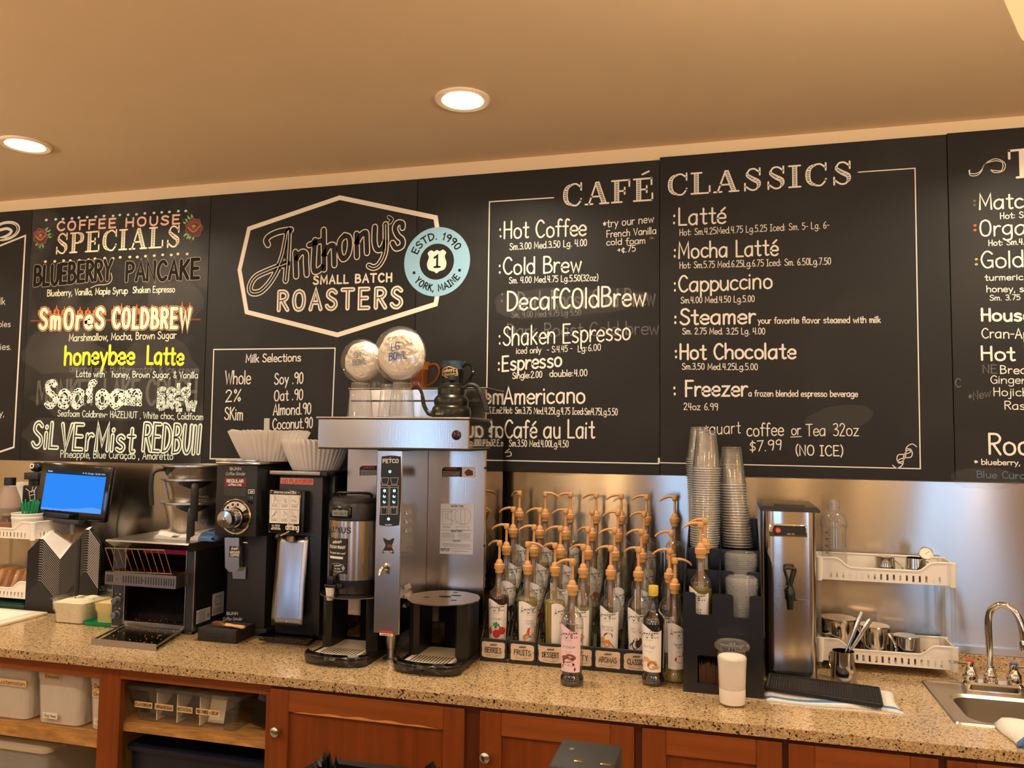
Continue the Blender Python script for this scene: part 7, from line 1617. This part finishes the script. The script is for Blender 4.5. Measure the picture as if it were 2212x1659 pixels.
# ------------------------------------------------------------------ right-hand rack with pitchers and shaker
basket_rack(.287, .699, -.168, -.032, (.943, 1.211), 'two-tier white plastic basket rack at the right, holding steel pitchers and a shaker', None)
RZ, RL = 1.2142, .9462
c = (.347, -.098, RZ)
t = thing('cocktail_shaker', 'clear plastic measuring shaker in the upper right basket', 'shaker', c)
build('shaker_body', G().lathe([(.001, .001), (.036, .001), (.039, .008), (.041, .06), (.0415, .17), (.041, .172)], c, 36), acryl, t)
build('shaker_top', G().lathe([(.044, .165), (.0445, .178), (.043, .190), (.038, .207), (.027, .219), (.020, .224), (.0195, .233)], c, 36), acryl, t); build('shaker_cap', G().lathe([(.0215, .229), (.0205, .258), (.018, .261), (.001, .262)], c, 28), acryl, t)
g = G(); f = lambda s, zz: (c[0]+.0416*math.sin(s/.0416), c[1]-.0416*math.cos(s/.0416), c[2]+zz)
ribbon(g, [(-.022, .03), (-.022, .165)], .0008, f)
for i in range(14): ribbon(g, [(-.022, .035+.0095*i), (-.014 if i % 2 else -.010, .035+.0095*i)], .0009, f, cap=0)
for i in range(6): write(g, str(100+100*i), (-.034, .034+.0225*i), (-.025, .034+.0225*i), .005, .0008, f)
build('measure_marks', g, ink, t)
pitcher((.507, -.105, RZ), .031, .0345, .075, 'small upturned steel pitcher in the upper right basket', False, -.35); pitcher((.600, -.112, RZ), .034, .030, .075, 'upright steel pitcher with a thermometer in the upper right basket', True, -.3)
t = thing('thermometer', 'round dial thermometer clipped in the upper right pitcher', 'thermometer', (.622, -.13, RZ+.08))
Mt_ = Matrix.Translation((.624, -.148, RZ+.094)) @ Matrix.Rotation(PI/2-.5, 4, 'X')
build('dial_case', G().lathe([(.001, -.003), (.0205, -.003), (.022, 0), (.022, .006), (.020, .0065)], (0,0,0), 28).xf(Mt_), chrome, t); g = G().lathe([(.001, .0055), (.0195, .0055)], (0,0,0), 28).xf(Mt_); dd = build('dial_face', g, mat('dial_ivory', '#e6d6c4', .4), t)
g = G()
for i in range(11): a = -.7+i*.45; f = lambda x, y: tuple(Mt_ @ Vector((x, y, .0062))); ribbon(g, [(.015*math.cos(a), .015*math.sin(a)), (.018*math.cos(a), .018*math.sin(a))], .0008, f, cap=0)
ribbon(g, [(-.004, -.004), (.012, .008)], .0009, f); build('dial_marks', g, ink, dd, flat=True)
build('probe', G().rod((.622, -.136, RZ+.088), (.600, -.112, RZ+.006), .0016, 6), chrome, t)
pitcher((.357, -.100, RL), .060, .052, .128, 'large upturned steel pitcher at the left of the lower right basket', False, -.5); pitcher((.466, -.112, RL), .052, .048, .113, 'medium upturned steel pitcher in the middle of the lower right basket', False, -.7); pitcher((.568, -.105, RL), .042, .0435, .084, 'small upturned steel pitcher at the right of the lower right basket', False, 2.6)

# ------------------------------------------------------------------ sink and tap
t = thing('sink', 'stainless steel drop-in sink set into the worktop beside the white rack', 'sink', (.95, -.42, CT))
sk = mat('sink_steel', '#c6bcab', .33, 1)
x0, x1, y0, y1 = .586, 1.335, -.617, -.208; bx0, bx1, by0, by1 = .640, 1.28, -.580, -.335
n = 6; secs = [(x0, x1, y0, y1, .018, CT), (x0+.003, x1-.003, y0+.003, y1-.003, .018, CT+.005), (x0+.012, x1-.012, y0+.012, y1-.012, .016, CT+.006), (x0+.018, x1-.018, y0+.018, y1-.018, .014, CT+.0025)]
build('rim', shell(G(), secs, 0, False, False), sk, t)
g = G(); o_ = rrect(x0+.018, x1-.018, y0+.018, y1-.018, .014, 6); i_ = rrect(bx0-.008, bx1+.008, by0-.008, by1+.008, .05, 6); m = len(o_)
g.add([(x, y, CT+.0025) for x, y in o_]+[(x, y, CT+.0025) for x, y in i_], [(k, (k+1) % m, m+(k+1) % m, m+k) for k in range(m)]); build('deck', g, sk, t)
build('basin', shell(G(), [(bx0-.008, bx1+.008, by0-.008, by1+.008, .05, CT+.0025), (bx0, bx1, by0, by1, .05, CT-.006), (bx0+.004, bx1-.004, by0+.004, by1-.004, .05, CT-.10), (bx0+.02, bx1-.02, by0+.02, by1-.02, .045, CT-.145), (bx0+.06, bx1-.06, by0+.06, by1-.06, .03, CT-.155)], 0, False, True), sk, t)
fx0, fx1, fy = .690, .862, -.268; fz = CT+.003
t = thing('sink_faucet', 'chrome gooseneck faucet with red and blue capped handles', 'faucet', (.775, fy, fz))
build('deck_plate', shell(G(), [(fx0, fx1, fy-.028, fy+.028, .027, fz), (fx0+.001, fx1-.001, fy-.027, fy+.027, .026, fz+.020), (fx0+.006, fx1-.006, fy-.022, fy+.022, .021, fz+.026)], 0, True, True), chrome, t)
sc_ = (.771, fy, fz+.0262)
build('spout_collar', G().lathe([(.020, 0), (.021, .006), (.016, .010), (.019, .016), (.018, .026), (.013, .032), (.0115, .045)], sc_, 28), chrome, t)
P = [(sc_[0], sc_[1], sc_[2]+.03), (sc_[0]-.001, sc_[1], sc_[2]+.12), (sc_[0]-.001, sc_[1], sc_[2]+.190), (sc_[0]+.010, sc_[1]-.008, sc_[2]+.226), (sc_[0]+.033, sc_[1]-.022, sc_[2]+.240), (sc_[0]+.058, sc_[1]-.036, sc_[2]+.226), (sc_[0]+.073, sc_[1]-.046, sc_[2]+.190), (sc_[0]+.079, sc_[1]-.050, sc_[2]+.135)]
build('gooseneck', G().tube(spline(P, 5), .0098, 14), chrome, t); build('aerator', G().lathe([(.0118, -.026), (.0130, 0), (.0108, .006)], (sc_[0]+.079, sc_[1]-.050, sc_[2]+.138), 20), chrome, t)
for x, colr, nm, sgn in ((.716, red, 'red', -1), (.836, mat('blue_cap', '#2a4fa0', .4), 'blue', 1)):
    h = build('valve', G().lathe([(.019, 0), (.0215, .012), (.0205, .026), (.014, .036), (.0115, .042), (.0125, .046), (.0125, .058), (.001, .058)], (x, fy, fz+.0262), 28), chrome, t)
    build('index_cap', G().cyl((x, fy, fz+.0842), .0115, 0, .003, 20), colr, h, label=nm+' index cap')
    z = fz+.076; build('lever', G().tube([(x+sgn*.006, fy-.002, z), (x+sgn*.03, fy-.008, z+.002), (x+sgn*.056, fy-.016, z+.005), (x+sgn*.064, fy-.018, z+.005)], [.007, .0095, .0105, .006], 10, 0, True, .5), chrome, h)
folded_towel('cleaning_cloth', 'off-white folded cleaning cloth on the front edge by the sink', .690, 1.10, -.765, -.592, CT, .026, lambda u, v: 1 if v < .02 else 0, 21)
# the tall dark machine that stands past the picture edge and shows in the steel
o = build('coffee_machine', G().rbox(1.42, 1.80, -.60, -.10, CT, CT+.50, .02), blkm, loc=(1.6, -.35, CT)); tag(o, 'dark machine on the counter past the right picture edge, seen only as a reflection', 'coffee machine')
build('machine_panel', G().rbox(1.46, 1.76, -.606, -.6005, CT+.1, CT+.4, .004), char, o)

# ------------------------------------------------------------------ inside the open cabinets
linen = mat('white_liner', '#e6ded3', .8, bump=.5, bscale=26, stretch=(3,3,.6))
def shelf_tub(x0, x1, y0, y1, z, h, label, words):
    t = thing('coffee_tub', label, 'tub', ((x0+x1)/2, (y0+y1)/2, z), group='lined tubs on the cabinet shelf')
    s = .012
    build('tub_body', shell(G(), [(x0+s, x1-s, y0+s, y1-s, .03, z+.0005), (x0+s*.4, x1-s*.4, y0+s*.4, y1-s*.4, .034, z+h*.7), (x0+.001, x1-.001, y0+.001, y1-.001, .034, z+h*.76), (x0, x1, y0, y1, .034, z+h)]), clear('tub_plastic', (.95,.94,.92), .1, 1.45, .12), t)
    q = .003; build('liner', shell(G(), [(x0+s+q, x1-s-q, y0+s+q, y1-s-q, .028, z+.004), (x0+s*.4+q, x1-s*.4-q, y0+s*.4+q, y1-s*.4-q, .032, z+h*.7), (x0+q, x1-q, y0+q, y1-q, .032, z+h*.97)], 0, True, True), linen, t)
    for (kind, s_, u0, u1, v, hh) in words:
        xa, xb = x0+(x1-x0)*u0, x0+(x1-x0)*u1; zz = z+h*v; Yf_ = y0+.001
        if kind: g = G(); rect(g, xa-.006, xb+.006, zz-.005, zz+hh+.005, Yf_, .0006); tg = build('tape_label', g, tape if kind == 1 else wht, t, flat=True)
        else: tg = t
        g = G(); wr(g, s_, xa, zz, xb, zz, hh, hh*.12, Yf_, d=.0012); build('marker_writing', g, ink, tg, flat=True)
    return t
shelf_tub(-2.645, -2.432, -.705, -.45, .637, .212, 'lined white tub at the far left of the cabinet shelf', [(1, 'Guatemalan', .30, .92, .60, .014)])
shelf_tub(-2.418, -2.204, -.705, -.45, .637, .212, 'lined white tub marked organic, ground, on the cabinet shelf', [(0, 'ORGANIC', .22, .55, .88, .017), (1, '(Ground)', .27, .55, .78, .012), (2, 'Org Mexi', .28, .52, .14, .011)])
shelf_tub(-2.190, -2.083, -.705, -.45, .637, .212, 'lined white tub marked decaf beside the cabinet post', [(1, 'Decaf', .40, .85, .70, .014), (1, '(Ground)', .38, .92, .58, .013), (2, 'Decaf', .50, .92, .14, .012)])
t = thing('storage_bin', 'clear lidded storage bin low in the far left cabinet', 'storage bin', (-2.55, -.6, .3))
build('bin_body', shell(G(), [(-2.98, -2.36, -.70, -.36, .03, .10+.0185), (-3.0, -2.33, -.715, -.34, .03, .545)]), clear('bin_plastic', (.9,.88,.84), .15, 1.45, .25), t); build('bin_lid', shell(G(), [(-3.005, -2.318, -.725, -.335, .03, .546), (-3.005, -2.318, -.725, -.335, .03, .558), (-2.98, -2.34, -.70, -.36, .03, .568)], 0, True, True), mat('milky_lid', '#b9ab98', .5), t)
# card organiser
t = thing('card_organizer', 'clear lidded organiser of bag tags with taped labels, on the open shelf', 'organizer', (-1.8, -.58, .69))
ox0, ox1, oy0, oy1, oz = -2.018, -1.562, -.705, -.46, .6905
build('case_body', shell(G(), [(ox0+.045, ox1-.03, oy0+.012, oy1-.012, .012, oz), (ox0+.008, ox1-.008, oy0+.002, oy1-.002, .014, oz+.104)]), clear('case_plastic', (.93,.92,.9), .06, 1.48, .04), t)
build('case_lid', shell(G(), [(ox0, ox1, oy0-.004, oy1+.004, .012, oz+.105), (ox0, ox1, oy0-.004, oy1+.004, .012, oz+.119), (ox0+.012, ox1-.012, oy0+.008, oy1-.008, .01, oz+.122)], 0, True, True), clear('case_lid_plastic', (.9,.88,.85), .08, 1.5, .08), t)
for i, (x, s, w) in enumerate(((-1.945, 'FLAVORED!!!', .072), (-1.862, 'ORGANIC(GA)', .074), (-1.780, 'ROTATING', .062), (-1.690, 'BIG THREE + DECAF', .092))):
    g = G(); rect(g, x-w/2, x+w/2, oz+.046, oz+.066, oy0+.004, .001); tg = build('tape_label', g, tape, t, flat=True); g = G(); wr(g, s, x-w/2+.004, oz+.051, x+w/2-.004, oz+.051, .010, .0017, oy0+.004, d=.0016); build('label_writing', g, ink, tg, flat=True)
    if i: build('compartment', G().box(x-.044, x-.040, oy0+.02, oy1-.03, oz+.003, oz+.098), whp, t, flat=True)
    for k in range(4 if i < 3 else 1):
        M = Matrix.Translation((x, oy0+.06+.012*k, oz+.05)) @ Matrix.Rotation(-.9 if i < 3 else -.25, 4, 'X')
        o = build('tag_card', G().rbox(-.031, .031, -.002, .002, -.045, .040, .001, 0, 1).xf(M), ink if k == 0 and i < 3 else wht, None, loc=(x, oy0+.06, oz+.05), flat=True); tag(o, 'tag card in the %s compartment of the clear organiser' % ('flavored', 'organic', 'rotating', 'big three')[i], 'card', 'tag cards in the organiser')
M = Matrix.Translation((-1.475, -.665, .695)) @ Matrix.Rotation(.20, 4, 'Y') @ Matrix.Rotation(-.16, 4, 'X')
t = build('tablet', G().rbox(-.075, .075, -.006, .004, .002, .115, .004).xf(M), blkg, None, loc=(-1.475, -.66, .69)); tag(t, 'black tablet leaning at the right end of the open shelf', 'tablet')
t = thing('storage_bin', 'dark navy lidded bin under the organiser shelf', 'storage bin', (-1.72, -.55, .4)); nav = mat('navy_plastic', '#161b2c', .35)
build('bin_body', shell(G(), [(-1.97, -1.47, -.70, -.34, .03, .1185), (-1.99, -1.45, -.715, -.33, .03, .60)]), nav, t); build('bin_lid', shell(G(), [(-1.996, -1.445, -.728, -.325, .03, .601), (-1.996, -1.445, -.728, -.325, .03, .615), (-1.985, -1.455, -.718, -.335, .028, .618), (-1.96, -1.48, -.69, -.36, .02, .610)], 0, True, True), nav, t)

# ------------------------------------------------------------------ bin in front of the cabinets, black box on the near counter
t = thing('trash_can', 'trash can lined with a crinkled black bag in front of the cabinets', 'trash can', (-.93, -1.17, 0))
build('can_body', shell(G(), [(-1.05, -.81, -1.29, -1.05, .03, .001), (-1.10, -.76, -1.34, -1.00, .04, .74)]), mat('grey_bin', '#55524e', .5), t)
g = G(); n = 72; vs = []; R_ = random.Random(8); ring_ = rrect(-1.112, -.748, -1.352, -.988, .05, 17); m = len(ring_)
ph = [R_.uniform(-1, 1) for _ in range(m)]
for j, (off, z0_) in enumerate(((.004, .60), (.010, .68), (.008, .755), (-.004, .785), (-.02, .775), (-.03, .70), (-.035, .55))):
    for k, (x, y) in enumerate(ring_):
        dx, dy = x+.93, y+1.17; l = math.hypot(dx, dy); w = .007*math.sin(k*1.9+j)+.005*ph[k]; zz = z0_+(.012*math.sin(k*.55)+.012*ph[k] if 1 < j < 5 else 0)
        vs.append((x+dx/l*(off+w), y+dy/l*(off+w), zz))
g.add(vs, [(j*m+k, j*m+(k+1) % m, (j+1)*m+(k+1) % m, (j+1)*m+k) for j in range(6) for k in range(m)]); build('bin_liner', g, mat('black_bag', '#101113', .25, spec=.6), t, ang=.5)
t = thing('card_terminal', 'out-of-focus black box on the near counter, cut off by the bottom edge', 'card terminal', (-.167, -2.1, 1.0405))
build('terminal_body', G().rbox(-.205, -.130, -2.147, -2.060, 1.0405, 1.300, .004), blkm, t)
build('terminal_face', G().rbox(-.203, -.132, -2.152, -2.1475, 1.10, 1.296, .002), blkg, t); build('terminal_button', G().cyl((-.187, -2.093, 1.300), .003, 0, .0012, 12), mat('grey_dot', '#6b675f', .4), t)
g = G()
for x in (-.178, -.147): g.rbox(x, x+.013, -2.128, -2.123, 1.3, 1.3012, .0005)
build('terminal_slots', g, mat('warm_metal', '#c9a06a', .2, 1), t)
